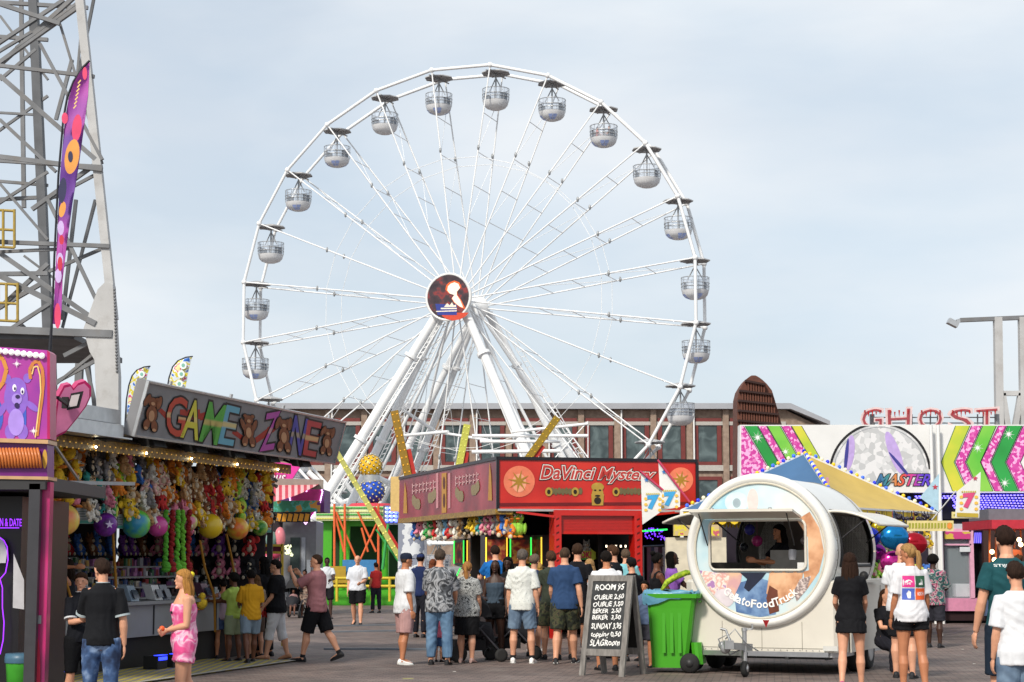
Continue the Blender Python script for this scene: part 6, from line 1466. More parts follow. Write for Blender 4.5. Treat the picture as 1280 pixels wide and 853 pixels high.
# side counter board
m = MB(); m.frame_box(TP(1.24,.5,1.36), tr_u*.22, tr_r*1.65, Z*.035); m.frame_box(TP(1.24,.45,.32), tr_u*.02, tr_r*1.9, Z*1.0); m.build('side_counter', TW, tr)
m = MB(); m.sphere(TP(1.4,.75,1.46), .07, 10, 8); tag(m.build('black_pot', BLACK), 'small black pot on the side counter of the round trailer', 'pot')
# green bowl/foam thing beside the trailer
m = MB(); m.path([at(x,y,28.9) for x, y in [(827,738),(834,728),(845,721),(858,716),(866,716)]], [.025,.045,.05,.045,.025], 8); tag(m.build('pool_noodle', ramp_mat('lime scale print', [(.4,hexc('a8c020')),(.6,hexc('6a8a10'))], scale=22)), 'curved lime green inflatable between the bin and the trailer', 'inflatable')
# ------------------------------------------------------------------ chalk board
bd = R(30); bu_ = V((math.cos(bd), -math.sin(bd), 0)); bb = V((math.sin(bd), math.cos(bd), 0))
fl0 = gz(723.5, 844.5); fl0.z = 0
HB = 1.47; lean = .33; Wb = .74; Wt = .72
ab = empty('chalk_board', tuple(fl0 + bu_*Wb/2 + bb*.35), 'grey wooden A-frame chalkboard with handwritten white ice cream prices', 'A-board')
GW = ramp_mat('grey weathered wood', [(.3,(.13,.12,.11)),(.6,(.22,.205,.19)),(.75,(.28,.26,.24))], scale=4, axis=(6,6,.6), rough=.8, bump=.2)
wv = (Z*HB + bb*lean); Lw = wv.length; wv.normalize(); bpl = Plane(fl0, bu_, wv)
def bx2(mb, a, b, c, d, off=0, dep=.045): return mb.frame_box(bpl.uv(a, c, off), bpl.u*(b-a), bpl.w*(d-c), -bpl.n*dep)
m = MB(); bx2(m, 0, .085, 0, Lw-.09); bx2(m, Wb-.085, Wb, 0, Lw-.09); bx2(m, 0, Wb, Lw-.09, Lw); bx2(m, .085, Wb-.085, .30, .40); m.build('frame', GW, ab)
m = MB(); bx2(m, .085, Wb-.085, .40, Lw-.09, -.015, .015); bo = m.build('board_face', ramp_mat('chalk dusted slate', [(.35,(.018,.02,.022)),(.7,(.045,.048,.05))], scale=3.5, rough=.8), ab)
# rear panel
rear0 = fl0 + bb*.72; wr = (Z*HB - bb*(.72-lean-.05)).normalized(); rpl = Plane(rear0, bu_, wr)
m = MB()
def bx3(mb, a, b, c, d, off=0, dep=.045): return mb.frame_box(rpl.uv(a, c, off), rpl.u*(b-a), rpl.w*(d-c), rpl.n*-dep)
bx3(m, 0, .085, 0, Lw-.1); bx3(m, Wb-.085, Wb, 0, Lw-.1); bx3(m, 0, Wb, Lw-.1, Lw-.01); bx3(m, .085, Wb-.085, .30, .40); m.build('rear_frame', GW, ab); m = MB(); bx3(m, .085, Wb-.085, .40, Lw-.1, -.015, .012); m.build('rear_panel', C('141210', .8), ab)
CH = mat('white chalk', (.82,.82,.80), .9, var=.1, vs=60); m = MB()
IU0, IU1, IW0, IW1 = .105, Wb-.105, .42, Lw-.11
def chalk(st, a0, a1, y0, y1, sh=.1, dy=.02):
    """a0..a1 and y0..y1 as fractions of the slate, y from the top"""
    def fn(u, v):
        a = a0 + (a1-a0)*u; b = 1 - (y1 + (y0-y1)*v) + dy*u + .008*math.sin(u*31+y0*50) + .005*math.sin(u*67+y0*90)
        return bpl.uv(IU0 + (IU1-IU0)*a, IW0 + (IW1-IW0)*b, -.009)
    text_into(m, st, fn, .022, sh)
for st, a0, a1, y0, y1 in [('ROOM ÿS',.05,.95,.035,.145),('OUBLiE 2,50',.04,.97,.195,.275),('OUBLiE 3,50',.03,.97,.305,.385),('BEKER  2,50',.04,.92,.41,.485),('BEKER  3,50',.04,.93,.51,.585),('SUNDAY 3,95',.04,.97,.635,.73),('topping 0,50',.05,.98,.765,.86),('SLAGRoom',.05,.97,.885,.975)]:
    y0, y1 = y0, y1
    chalk(st, a0, a1, y0, y1)
m.build('chalk_writing', CH, bo)
# ------------------------------------------------------------------ green wheelie bin
bn0 = gz(849, 841); bz = R(12); xu = V((math.cos(bz), -math.sin(bz), 0)); xr = V((math.sin(bz), math.cos(bz), 0))
bc_ = V((bn0.x-.05, bn0.y+.22, 0))
GB = mat('green bin plastic', hexc('46a024'), .35, var=.05, vs=3)
bi = empty('wheelie_bin', tuple(bc_), 'bright green wheelie bin with a blue bag pulled over its rim, by the chalkboard', 'bin')
def brng(z, w0, d0, cx=0, cy=0, ch=.05):
    c_ = bc_ + (xu*cx + xr*cy + Z*z)*1.08; a, b = w0*.545, d0*.54; pts = [(-a+ch,-b),(a-ch,-b),(a,-b+ch),(a,b-ch),(a-ch,b),(-a+ch,b),(-a,b-ch),(-a,-b+ch)]; return [c_ + xu*p + xr*q for p, q in pts]
m = MB(); m.loft([brng(.07,.50,.52,-.04), brng(.25,.52,.54,-.035), brng(.9,.64,.66,-.01), brng(1.05,.68,.70,0)], True, False); bob = m.build('body', GB, bi)
m = MB(); m.loft([brng(1.04,.76,.76,.02), brng(1.10,.78,.78,.02)], True, False)
for q in range(3): m.frame_box(bc_ + xu*(-.14+.12*q) - xr*(.338) + Z*.3, xu*.05, -xr*.012, Z*.6 )
m.build('rim', GB, bi)
m = MB(); m.loft([brng(.12,.14,.5,.36), brng(.42,.14,.5,.33)], True, False); m.build('wheel_housing', GB, bi)
for s_ in (-1, 1):
    m = MB(); m.lathe([(0,-.04),(.13,-.04),(.15,0),(.13,.04),(0,.04)], bc_ + xu*.27 + xr*s_*.33 + Z*.15, xr, 20); wo = m.build('wheel', mat('tyre', (.02,.02,.02)), bi); m = MB(); m.lathe([(0,-.05),(.06,-.05),(.06,.05),(0,.05)], bc_ + xu*.27 + xr*s_*.33 + Z*.15, xr, 12); m.build('hub', DARK, wo)
m = MB(); rings = []
for k, (z, s_) in enumerate(((1.13,.68),(1.145,.76),(1.09,.79),(1.03,.78),(.985,.765))):
    r_ = brng(z, s_, s_-.02, -.02, 0, .09); r2 = []
    for i in range(8):
        for q in range(4):
            p = r_[i].lerp(r_[(i+1) % 8], q/4); side = (p - bc_).dot(xu); wob = .02*math.sin(i*5+q*2.1+k); p = p + Z*((.09 if k >= 3 else .0)*max(0, min(1, side*2+.4)) - (.05 if k >= 3 else 0)*max(0, -side*2) + wob) + (p - bc_ - Z*z)*wob*.6; r2.append(p)
    rings.append(r2)
m.loft(rings, False); m.build('bin_bag', mat('blue bin bag', hexc('5f96b0'), .35, var=.15, vs=6, bump=.6, bs=14), bi)
m = MB(); m.loft([brng(1.12,.66,.66,0,0), brng(1.125,.6,.6,0,0)], True, False); m.build('bag_inside', C('1c2428', .6), bi)
m = MB(); m.tube(bc_ + xu*.42 - xr*.26 + Z*1.07, bc_ + xu*.42 + xr*.26 + Z*1.07, .02, 8); m.build('handle', GB, bi)
# ------------------------------------------------------------------ cable covers, litter
def gp_(x, y): p = gz(x, y); p.z = 0; return p
CBL = mat('grey cable cover', (.17,.19,.22), .55, var=.15, vs=3)
for i, (a, b, w_) in enumerate([((470,812.5),(620,814),.12),((405,812.5),(470,812.5),.12),((405,791),(640,787),.10),((385,784),(660,779),.08)]):
    m = MB(); p, q_ = gp_(*a), gp_(*b); m.bar(p + Z*.018, q_ + Z*.018, w_, .035); tag(m.build('cable_cover', CBL), 'long grey cable cover on the paving, %s' % ['nearest one, behind the man in the cap','short piece left of the nearest long cover','middle one beyond the walking man','farthest one near the man in the white polo'][i], 'cable cover', 'cable covers across the paving')
for i, (x, y, s_) in enumerate([(566,840,.05),(503,849,.16),(1202,812,.05),(1266,826,.06),(1216,830,.05),(1020,768,.05)]):
    m = MB(); p = gp_(x, y); m.prism([p, p + V((s_,.02,0)), p + V((s_*.8,s_*.7,0)), p + V((.01,s_*.5,0))][::-1], Z*.006); tag(m.build('litter', C(['d8d4cc','9a9a60','c8c8c0','b8a070','c0c0b8','a8a49c'][i], .8)), '%s scrap of litter on the paving %s' % (['white','olive green','pale','tan','greyish','dull'][i], ['below the tie-dye shirt','at the bottom edge below the cap man','right of the woman in the white tee','by the boy in white','left of the boy in white','under the trailer'][i]), 'litter', 'litter on the paving')
# ------------------------------------------------------------------ white plastic chair by the trailer
ch0 = gp_(1103, 824); cr_ = empty('plastic_chair', tuple(ch0), 'white plastic chair beside the trailer where a woman sits', 'chair', None)
WP = mat('white plastic', (.75,.75,.74), .35)
def CP(a, b, z): return ch0 + V((a, b, z))
m = MB(); m.frame_box(CP(-.22,-.02,.42), V((.44,0,0)), V((0,.44,0)), Z*.03); m.build('seat', WP, cr_)
m = MB(); m.path([CP(.2,-.05,.45),CP(.26,-.1,.7),CP(.2,-.12,.88),CP(0,-.12,.92),CP(-.2,-.12,.88),CP(-.26,-.1,.7),CP(-.2,-.05,.45)], .02, 6)
for x in (-.12,-.04,.04,.12): m.bar(CP(x,-.05,.44), CP(x,-.12,.9), .04, .012)
m.build('backrest', WP, cr_)
for a, b in ((-.2,0),(.2,0),(-.2,.4),(.2,.4)):
    m = MB(); m.bar(CP(a*1.25,b + (-.08 if b == 0 else .06),0), CP(a,b,.42), .045, .03); m.build('leg', WP, cr_)
# ------------------------------------------------------------------ pushchairs
def pushchair(x, yfoot, Y, label, head, canopy='16161a', seat='1c1c22', sc_=1.0):
    base = at(x, yfoot, Y); base.z = 0
    o = lemp('pushchair', tuple(base), label, 'pushchair', 'pushchairs in the crowd', head); S = sc_; fr = MB()
    def q(a, b, c): return V((a*S, b*S, c*S))
    for s_ in (-.24, .24): fr.tube(q(s_,-.42,1.02), q(s_,.38,.18), .016, 6); fr.tube(q(s_,-.36,.16), q(s_,.1,.62), .014, 6); fr.tube(q(s_,-.42,1.02), q(s_,-.5,1.06), .02, 6)
    fr.tube(q(-.24,-.5,1.06), q(.24,-.5,1.06), .022, 6); fr.tube(q(-.24,.1,.4), q(.24,.1,.4), .012, 6); fr.build('frame', C('3a3a40', .35), o)
    for s_ in (-.27, .27):
        for b, r in ((-.36,.15),(.40,.11)):
            w_ = MB(); w_.lathe([(r*.55,-.02),(r,-.022),(r*1.02,0),(r,.022),(r*.55,.02)], q(s_,b,r/S), (1,0,0), 16); w_.build('wheel', mat('tyre', (.02,.02,.02)), o)
    m = MB(); m.path([q(0,-.2,.98), q(0,-.12,.55), q(0,.2,.48), q(0,.3,.3)], [.19*S,.2*S,.2*S,.1*S], 8); m.build('seat', C(seat, .8), o)
    m = MB(); rs = []
    for i in range(7):
        t = math.pi*(.15+.75*i/6); rs.append([q(.25*math.cos(math.pi*j/8), -.05 - .30*math.cos(t)*1.0, .75 + .42*math.sin(t)*math.sin(math.pi*j/8)**.5) for j in range(9)])
    for i in range(6):
        for j in range(8): m.add([rs[i][j], rs[i+1][j], rs[i+1][j+1], rs[i][j+1]], [(0,1,2,3)], True)
    m.build('canopy', C(canopy, .8), o); m = MB(); m.box(tuple(q(0,-.1,.28)), (.4*S,.5*S,.18*S)); m.build('basket', C('101014', .8), o); return o
pushchair(592, 826, 31.4, 'black pushchair beside the woman in the tiger print tee', R(-70))
pushchair(640, 818, 32.2, 'dark pushchair with grey hood among the queue, right of the navy top woman', R(-90), '3a3a3e')
pushchair(368, 768, 55, 'black pushchair far off with a small child, left of the mauve shirt man', R(170))
import numpy as np
# ------------------------------------------------------------------ people
SKINS = {'fair': 'd29a7c', 'tan': 'b87a58', 'brown': '6a4230', 'dark': '3c2419'}
def skinm(k): return mat('skin ' + k, hexc(SKINS[k]), .5, var=.08, vs=9)
def cloth(h, **k): return mat('cloth ' + h, hexc(h), .85, var=.14, vs=5, bump=.5, bs=9, spec=.2)
def remesh(mb, name, vox, mtl, par, it=2, parts=None):
    me = mb.mesh(name); o = bpy.data.objects.new('tmp', me); COL.objects.link(o)
    md = o.modifiers.new('r', 'REMESH'); md.mode = 'VOXEL'; md.voxel_size = vox; md.use_smooth_shade = True
    if it: sm = o.modifiers.new('s', 'SMOOTH'); sm.iterations = it; sm.factor = .5
    dg = bpy.context.evaluated_depsgraph_get(); m2 = bpy.data.meshes.new_from_object(o.evaluated_get(dg)); bpy.data.objects.remove(o); bpy.data.meshes.remove(me)
    if name in ('shirt','shorts','trousers','skirt','leggings'):
        n_ = len(m2.vertices); co = np.empty(n_*3, 'f'); m2.vertices.foreach_get('co', co); co = co.reshape(-1,3); no = np.empty(n_*3, 'f'); m2.vertices.foreach_get('normal', no); no = no.reshape(-1,3)
        p1, p2, p3 = (rng.uniform(0,6.3) for _ in range(3)); sg = rng.choice((-1,1))
        x, y, z = co[:,0], co[:,1], co[:,2]; q = z*34 + sg*x*26 + 9*np.sin(x*11+p1) + 6*np.sin(z*7+y*9+p2)
        d = .0030*np.sin(q) + .0022*np.sin(x*55+z*14+p3+3*np.sin(z*13)) + .006*np.sin(z*9+p1)*np.sin(x*13+y*8+p2)
        co += no*(np.maximum(d, -.0025)*(min(vox,.014)/.012) + .0022)[:,None]; m2.vertices.foreach_set('co', co.ravel())
    m2.name = name; m2.materials.clear(); m2.materials.append(mtl); m2.polygons.foreach_set('use_smooth', [True]*len(m2.polygons))
    ob = bpy.data.objects.new(name, m2); COL.objects.link(ob); ob.parent = par; ORG[ob.name] = V((0,0,0)); return ob
def ell(c, rx, ry, fwd, side, n=16): return [c + side*rx*math.cos(2*math.pi*i/n) + fwd*ry*math.sin(2*math.pi*i/n) for i in range(n)]
YY = V((0,1,0)); XX = V((1,0,0))
PEOPLE = {}
def person(label, px, ytop, Y, head=0, skin='fair', build=1.0, female=False, legs=((4,4),(-3,3)), arms=((6,8,14,0),(6,8,14,0)), look=(0,0), lean=0,
           top=('tee','1a1a1e',{}), bottom=('shorts','16161a',{}), hair=('short','3a2618'), shoes='1c1c20', vox=.012, seated=False, zoff=None, socks=None, group='visitors at the fair', H=None, cap=None, face=None):
    """legs: (hip flex, knee flex[, abduct]) for left then right; arms: (flex, abduct, elbow, inward). Local +Y is forward."""
    loc = at(px, 700, Y); loc.z = 0
    ptop = at(px, ytop, Y).z
    if H is None: H = (ptop - (zoff or 0)) * (1.012 if legs[0][0] or legs[1][0] else 1.0)
    K = H
    o = lemp('person', (0,0,0), label, 'person', group, R(head))
    f = 1 if female else 0
    # ---- skeleton
    hip_z = .515*K
    def leg(s, fl, kn, ab=2):
        hp = V((s*.052*K, 0, hip_z)); d = V((s*math.sin(R(ab)), math.sin(R(fl)), -math.cos(R(fl)))).normalized(); kp = hp + d*.24*K
        a2 = fl - kn; d2 = V((s*math.sin(R(ab))*.4, math.sin(R(a2)), -math.cos(R(a2)))).normalized(); an = kp + d2*.235*K; return hp, kp, an, a2
    LG = [leg(-1, *legs[0]), leg(1, *legs[1])]
    low = min(l[2].z for l in LG); dz = .042*K - low
    if seated: dz = (zoff or 0)
    pel = V((0,0,hip_z + dz)); LG = [(a + Z*dz, b + Z*dz, c + Z*dz, t) for a, b, c, t in LG]
    ln = R(lean); up = V((0, math.sin(ln), math.cos(ln))); fw = V((0, math.cos(ln), -math.sin(ln)))
    def sp(h): return pel + up*(h*K - hip_z)          # h: fraction of stature along the spine
    shw = (.088 - .008*f)*K*(.5+.5*build)
    def arm(s, fl, ab, el, inn):
        sh = sp(.792) + XX*s*shw; ab = ab*.75; d = V((s*math.sin(R(ab)), math.sin(R(fl))*math.cos(R(ab)), -math.cos(R(fl))*math.cos(R(ab)))).normalized(); e = sh + d*.168*K
        t = fl + el; d2 = V((s*(math.sin(R(ab))*.6 - math.sin(R(inn))), math.sin(R(t)), -math.cos(R(t)))).normalized(); w_ = e + d2*.145*K; return sh, e, w_, d2
    AR = [arm(-1, *arms[0]), arm(1, *arms[1])]
    b = build
    # ---- body mesh
    m = MB()
    T = [(.455,.050,.045),(.49,.082,.056),(.525,.092+.006*f,.062),(.57,.084-.002*f,.056),(.62,.078-.010*f,.050),(.67,.082-.006*f,.054),(.72,.090-.008*f,.060+.004*f),(.765,.096-.010*f,.057),(.792,.092-.008*f,.050),(.812,.072,.043),(.828,.050,.038),(.842,.036-.003*f,.034),(.855,.031-.003*f,.032)]
    def torso(mb, ex, z0=0, z1=2, flare=0, bm=1):
        rs = []
        hs = [t for t in T if z0 <= t[0] <= z1]
        if z0 > T[0][0]:
            for i in range(len(T)-1):
                if T[i][0] < z0 <= T[i+1][0]:
                    q = (z0-T[i][0])/(T[i+1][0]-T[i][0]); hs = [tuple(T[i][j]+(T[i+1][j]-T[i][j])*q for j in range(3))] + [t for t in hs if t[0] > z0+1e-4]; break
        for h, rx, ry in hs:
            rx, ry = (max(rx, .088), max(ry, .060)) if (ex and h < .56) else (rx, ry); e = ex + flare*max(0, (.68-h)/.2); bb_ = 1 + (b-1)*bm
            rs.append(ell(sp(h) + fw*(.006*K if .66 < h < .78 else 0), rx*K*bb_ + e, ry*K*bb_**1.4 + e, fw, XX))
        mb.loft(rs)
    torso(m, 0)
    nd = R(look[1]); ny = R(look[0]); hf = V((-math.sin(ny)*math.cos(nd), math.cos(ny)*math.cos(nd), math.sin(nd))); hu = (Z*1.0 + V((0,.12,0))*0 - hf*Z.dot(hf)*1.0); hu = (Z - hf*Z.dot(hf)).normalized(); hs = hf.cross(hu)
    nk = sp(.845); hc = nk + up*.028*K + hu*.052*K + hf*.012*K
    m.path([sp(.81), nk, hc - hu*.02*K - hf*.008*K], [.040*K*b, .030*K*b**.5, .030*K], 10)
    HM = Matrix((hs, hf, hu)).transposed()
    m.sphere(hc + hu*.012*K, (.0430*K, .054*K, .052*K), 16, 12, HM)                      # skull
    m.sphere(hc - hu*.022*K + hf*.014*K, (.031*K, .034*K, .042*K), 14, 10, HM)            # jaw
    m.tube(hc + hf*.046*K + hu*.006*K, hc + hf*.060*K - hu*.014*K, .004*K, 6, .008*K); m.sphere(hc + hf*.052*K - hu*.030*K, (.012*K,.006*K,.006*K), 8, 6, HM)
    m.sphere(hc + hf*.046*K - hu*.052*K, (.014*K,.010*K,.010*K), 8, 6, HM)
    for s in (-1, 1): m.sphere(hc + hs*s*.042*K - hu*.006*K - hf*.004*K, (.006*K,.012*K,.018*K), 8, 6, HM)
    for s, (hp, kp, an, t) in zip((-1,1), LG):
        bb = b**.8
        kf = V((0, math.sin(R(6)), 0)); m.path([hp + Z*.02*K, hp.lerp(kp,.25), hp.lerp(kp,.7), kp, kp.lerp(an,.12), kp.lerp(an,.33) - V((0,.008*K,0)), kp.lerp(an,.7), an], [x*K*bb for x in (.054+.004*f,.053+.003*f,.038,.0315,.030,.0345,.024,.019)], 12)
        ft = V((0,1,0)); fd = V((s*.12, math.cos(R(max(-35, min(15, t*.6)))), math.sin(R(max(-38, min(10, t*.6)))))).normalized()
        m.path([an - V((0,.018*K,.012*K)), an + fd*.03*K - Z*.018*K, an + fd*.095*K - Z*.030*K], [.022*K,.022*K,.014*K], 8)
    tipv = []
    for s, (sh, e, w_, d2) in zip((-1,1), AR):
        bb = b**.6*(1-.1*f)
        m.path([sh - XX*s*.03*K, sh, sh.lerp(e,.35), sh.lerp(e,.85), e, e.lerp(w_,.25), e.lerp(w_,.75), w_], [x*K*bb for x in (.034,.0335,.029,.0235,.0235,.025,.017,.0145)], 10)
        # hand: palm, four fingers, thumb
        sd = d2.cross(V((s,0,0))).normalized() if abs(d2.x) < .9 else V((0,1,0)); pn = d2.cross(sd).normalized()*-s       # sd: across the palm towards the thumb; pn: palm normal (inwards)
        if pn.x*s > 0: pn = -pn
        if sd.dot(V((0,1,.4))) < 0: sd = -sd
        pc0 = w_ + d2*.028*K; PMx = Matrix((sd, pn, d2)).transposed()
        m.sphere(pc0, (.021*K, .0105*K, .030*K), 10, 8, PMx)
        for q in range(4):
            L_ = (.040,.045,.042,.034)[q]*K; r0 = .0056*K; st = pc0 + d2*.018*K + sd*(.0165 - .011*q)*K
            a = st + d2*L_*.5 + pn*.004*K + sd*(.0015 - .001*q)*K; c_ = a + d2*L_*.33 + pn*.010*K; m.path([st - d2*.012*K, st, a, c_, c_ + d2*L_*.12 + pn*.008*K], [r0, r0*1.05, r0*.98, r0*.85, r0*.6], 6)
        tb = w_ + d2*.018*K + sd*.014*K; m.path([tb - sd*.006*K, tb + d2*.014*K + sd*.010*K, tb + d2*.034*K + sd*.014*K + pn*.006*K, tb + d2*.044*K + sd*.013*K + pn*.010*K], [.0085*K,.0075*K,.0062*K,.0045*K], 6)
        tipv.append(pc0)
    body = remesh(m, 'body', vox*.8, skinm(skin), o, 2)
    # ---- face marks
    if face is None: face = True
    if face:
        m = MB()
        for s in (-1, 1): m.sphere(hc + hs*s*.016*K + hf*.0455*K + hu*.006*K, (.0058*K,.004*K,.0036*K), 8, 6, HM)
        m.build('eyes', mat('eye dark', (.02,.012,.01), .3), o); m = MB()
        for s in (-1, 1): m.sphere(hc + hs*s*.0165*K + hf*.0475*K + hu*.015*K, (.010*K,.0035*K,.002*K), 8, 5, HM)
        m.build('eyebrows', C('2a1c14' if hair[1] not in ('a8783e','b08848') else '6a4a2a', .9), o); m = MB(); m.sphere(hc + hf*.0565*K - hu*.030*K, (.0115*K,.0035*K,.0028*K), 8, 5, HM); m.build('lips', C('8a4a42' if skin in ('fair','tan') else '4a201c'), o)
    # ---- top
    kind, colr, opt = top
    tm = colr if not isinstance(colr, str) else cloth(colr)
    loose = opt.get('loose', .010)*K/1.75 + .006
    hem = opt.get('hem', .49)
    if kind:
        m = MB()
        if kind in ('tank', 'straps'):
            torso(m, loose*.8, hem, .765, opt.get('flare', .012))
            for s in (-1, 1): m.path([sp(.75)+XX*s*.05*K+fw*.05*K, sp(.80)+XX*s*.052*K+fw*.036*K, sp(.822)+XX*s*.05*K, sp(.80)+XX*s*.052*K-fw*.034*K, sp(.75)+XX*s*.05*K-fw*.045*K], .016*K if kind == 'tank' else .007*K, 6)
        else:
            torso(m, loose, hem, .843, opt.get('flare', .014))
            sl = opt.get('sleeve', .62)
            for s, (sh, e, w_, d2) in zip((-1,1), AR):
                sr = .0315*K*b**.6 + loose*.75
                pts = [sp(.785) + XX*s*shw*.5, sh - Z*.002*K, sh.lerp(e, sl*.5), sh.lerp(e, min(sl, 1))]; rr = [sr*.9, sr, sr*1.03, sr*1.08]
                if sl > 1: pts += [e.lerp(w_, sl-1)]; rr += [sr*.8]
                m.path(pts, rr, 12)
            if kind == 'polo' or opt.get('collar'): pass
        shirt = remesh(m, 'shirt' if kind != 'dress' else 'dress', vox, tm, o, 2)
        if kind == 'dress' or opt.get('skirt'): pass
        if kind == 'polo':
            m = MB(); rs = [ell(sp(.832), .052*K*b**.5, .046*K*b**.5, fw, XX), ell(sp(.848)-fw*.004*K, .041*K*b**.5, .040*K*b**.5, fw, XX), ell(sp(.852)-fw*.004*K, .039*K, .038*K, fw, XX)]; m.loft(rs, False); m.build('collar', tm, o)
            tc_ = opt.get('trim')
            if tc_:
                m = MB(); m.loft([ell(sp(.851)-fw*.004*K, .0405*K, .0395*K, fw, XX), ell(sp(.856)-fw*.004*K, .0400*K, .039*K, fw, XX)], False)
                for s, (sh, e, w_, d2) in zip((-1,1), AR):
                    q = sh.lerp(e, sl+.02); dd = (e-sh).normalized(); m.tube(q - dd*.006*K, q + dd*.006*K, (.034*K*b**.6 + loose)*1.08, 12)
                m.build('trim', C(tc_), o)
    # ---- bottom
    bk, bc2, bo_ = bottom
    if bk:
        bm_ = bc2 if not isinstance(bc2, str) else cloth(bc2)
        ll = bo_.get('len', {'shorts': .86, 'trousers': 1.9, 'leggings': 1.5, 'skirt': .7}[bk]); bl = bo_.get('loose', {'shorts': .016, 'trousers': .010, 'leggings': .004, 'skirt': .012}[bk])*K/1.75 + .004
        m = MB(); rs = []
        for h, rx, ry in [(.46,.06,.05),(.49,.086,.058),(.525,.093,.062),(.57,.086,.058),(.60,.080,.053)]: rs.append(ell(sp(h), rx*K*b + bl*.6, ry*K*b**1.3 + bl*.6, fw, XX))
        if bk != 'skirt':
            m.loft(rs)
            for s, (hp, kp, an, t) in zip((-1,1), LG):
                bb = b**.8; pts = [hp + Z*.01*K, hp.lerp(kp, .25)]; rr = [(.054+.003*f)*K*bb + bl*.7, .053*K*bb + bl]
                if ll <= 1: pts += [hp.lerp(kp, ll*.7), hp.lerp(kp, ll)]; rr += [.046*K*bb + bl*1.1, (.042 if ll > .6 else .05)*K*bb + bl*1.25]
                else:
                    pts += [hp.lerp(kp, .7), kp, kp.lerp(an, (ll-1)*.5), kp.lerp(an, ll-1)]; rr += [.040*K*bb + bl, .034*K*bb + bl, .034*K*bb + bl, (.026 if ll > 1.6 else .031)*K*bb + bl]
                m.path(pts, rr, 12)
        else:
            c0 = sp(.60); lowz = .515*K + dz - .24*K*ll; ky = (LG[0][1].y + LG[1][1].y)/2
            rs = [ell(sp(.60), .080*K*b + bl, .053*K*b + bl, fw, XX), ell(sp(.525), .094*K*b + bl, .064*K*b + bl, fw, XX), ell(V((0, ky*ll*.6, (sp(.525).z + lowz)/2)), .098*K*b + bl*1.4, .074*K*b + bl*1.6, fw, XX), ell(V((0, ky*ll, lowz)), .098*K*b + bl*1.6, .08*K*b + bl*2.2, YY, XX)][::-1]
            m.loft(rs)
        remesh(m, 'shorts' if bk == 'shorts' else {'trousers':'trousers','leggings':'leggings','skirt':'skirt'}[bk], vox, bm_, o, 2)
    # ---- shoes
    if shoes:
        for s, (hp, kp, an, t) in zip((-1,1), LG):
            fa = R(max(-38, min(10, t*.6))); fd = V((s*.12, math.cos(fa), math.sin(fa))).normalized(); fu = (Z - fd*Z.dot(fd)).normalized(); fs = fd.cross(fu)
            bpt = an - fu*.042*K - fd*.034*K
            m = MB(); rs = []
            for q, w2, h2 in ((-.004,.014,.030),(.004,.020,.048),(.03,.022,.056),(.06,.023,.042),(.09,.026,.032),(.118,.026,.026),(.138,.018,.019),(.145,.008,.012)):
                c_ = bpt + fd*q*K; rs.append([c_ + fs*(math.cos(2*math.pi*i/14)*w2*K) + fu*(max(0, .5+.5*math.sin(2*math.pi*i/14))*h2*K) for i in range(14)])
            m.loft(rs); sh_ = m.build('shoe', C(shoes, .6), o)
            m = MB(); m.loft([[p + fu*(-.001) for p in (bpt + fd*q*K + fs*w2*K*1.06*e for q, w2 in ((0,.018),(.05,.021),(.10,.026),(.135,.019)) for e in (1,))] + [p for p in (bpt + fd*q*K - fs*w2*K*1.06 for q, w2 in ((.135,.019),(.10,.026),(.05,.021),(0,.018)))], [p + fu*.008*K for p in ([bpt + fd*q*K + fs*w2*K*1.06 for q, w2 in ((0,.018),(.05,.021),(.10,.026),(.135,.019))] + [bpt + fd*q*K - fs*w2*K*1.06 for q, w2 in ((.135,.019),(.10,.026),(.05,.021),(0,.018))])]], True, False); m.build('sole', C('d8d8d4' if shoes in ('e8e8e6','1c1c22') else '202022'), sh_)
            if socks: m = MB(); m.path([an + fu*.0*K, an.lerp(kp, .12)], [.024*K, .0235*K], 12); m.build('sock', C(socks, .9), o)
    # ---- hair
    hk, hcx = hair[0], hair[1]; hm = ramp_mat('hair ' + hcx, [(.3, tuple(x*.55 for x in hexc(hcx))),(.55, hexc(hcx)),(.75, tuple(min(1, x*1.2) for x in hexc(hcx)))], scale=30, axis=(3,3,.35), rough=.85, bump=.5); hm.node_tree.nodes['Principled BSDF'].inputs['Specular IOR Level'].default_value = .15
    def hp_(a, b_, c_): return hc + hs*a*K + hf*b_*K + hu*c_*K
    if hk in ('short', 'buzz', 'long', 'ponytail', 'bun', 'afro', 'medium'):
        m = MB(); n1_, n2_ = 36, 24; ex = {'buzz':.0025,'short':.007,'long':.008,'ponytail':.006,'bun':.006,'afro':.022,'medium':.010}[hk]; c_ = V((0,0,0)); vs = []
        for j in range(n2_+1):
            t = math.pi*j/n2_
            for i in range(n1_):
                p = 2*math.pi*i/n1_; d = V((math.sin(t)*math.cos(p), math.sin(t)*math.sin(p), math.cos(t)))
                fr = d.y; zz = d.z; cut = .50*max(0, fr) + (-.66 if fr < -.25 else (-.3 if fr < -.05 else -.0)) - .1*(hk in ('long','medium','bun','ponytail'))*(fr < .2)
                e = ex*(1 if fr > -.05 else max(.22, min(1, (zz+.62)/.55))) if zz > cut else -.012
                if hk == 'short' and d.z > .5 and fr > 0: e += .004
                jit = 1 + (.03*math.sin(p*9 + t*5) + rng.uniform(-.028,.028))*(hk != 'buzz') + rng.uniform(-.006,.006)
                vs.append(hp_(d.x*(.0430+e)*jit, d.y*(.054+e)*jit, .012 + d.z*(.052+e)*jit))
        fs = []
        for j in range(n2_):
            for i in range(n1_): fs.append((j*n1_+i, (j+1)*n1_+i, (j+1)*n1_+(i+1) % n1_, j*n1_+(i+1) % n1_))
        m.add(vs, fs, True)
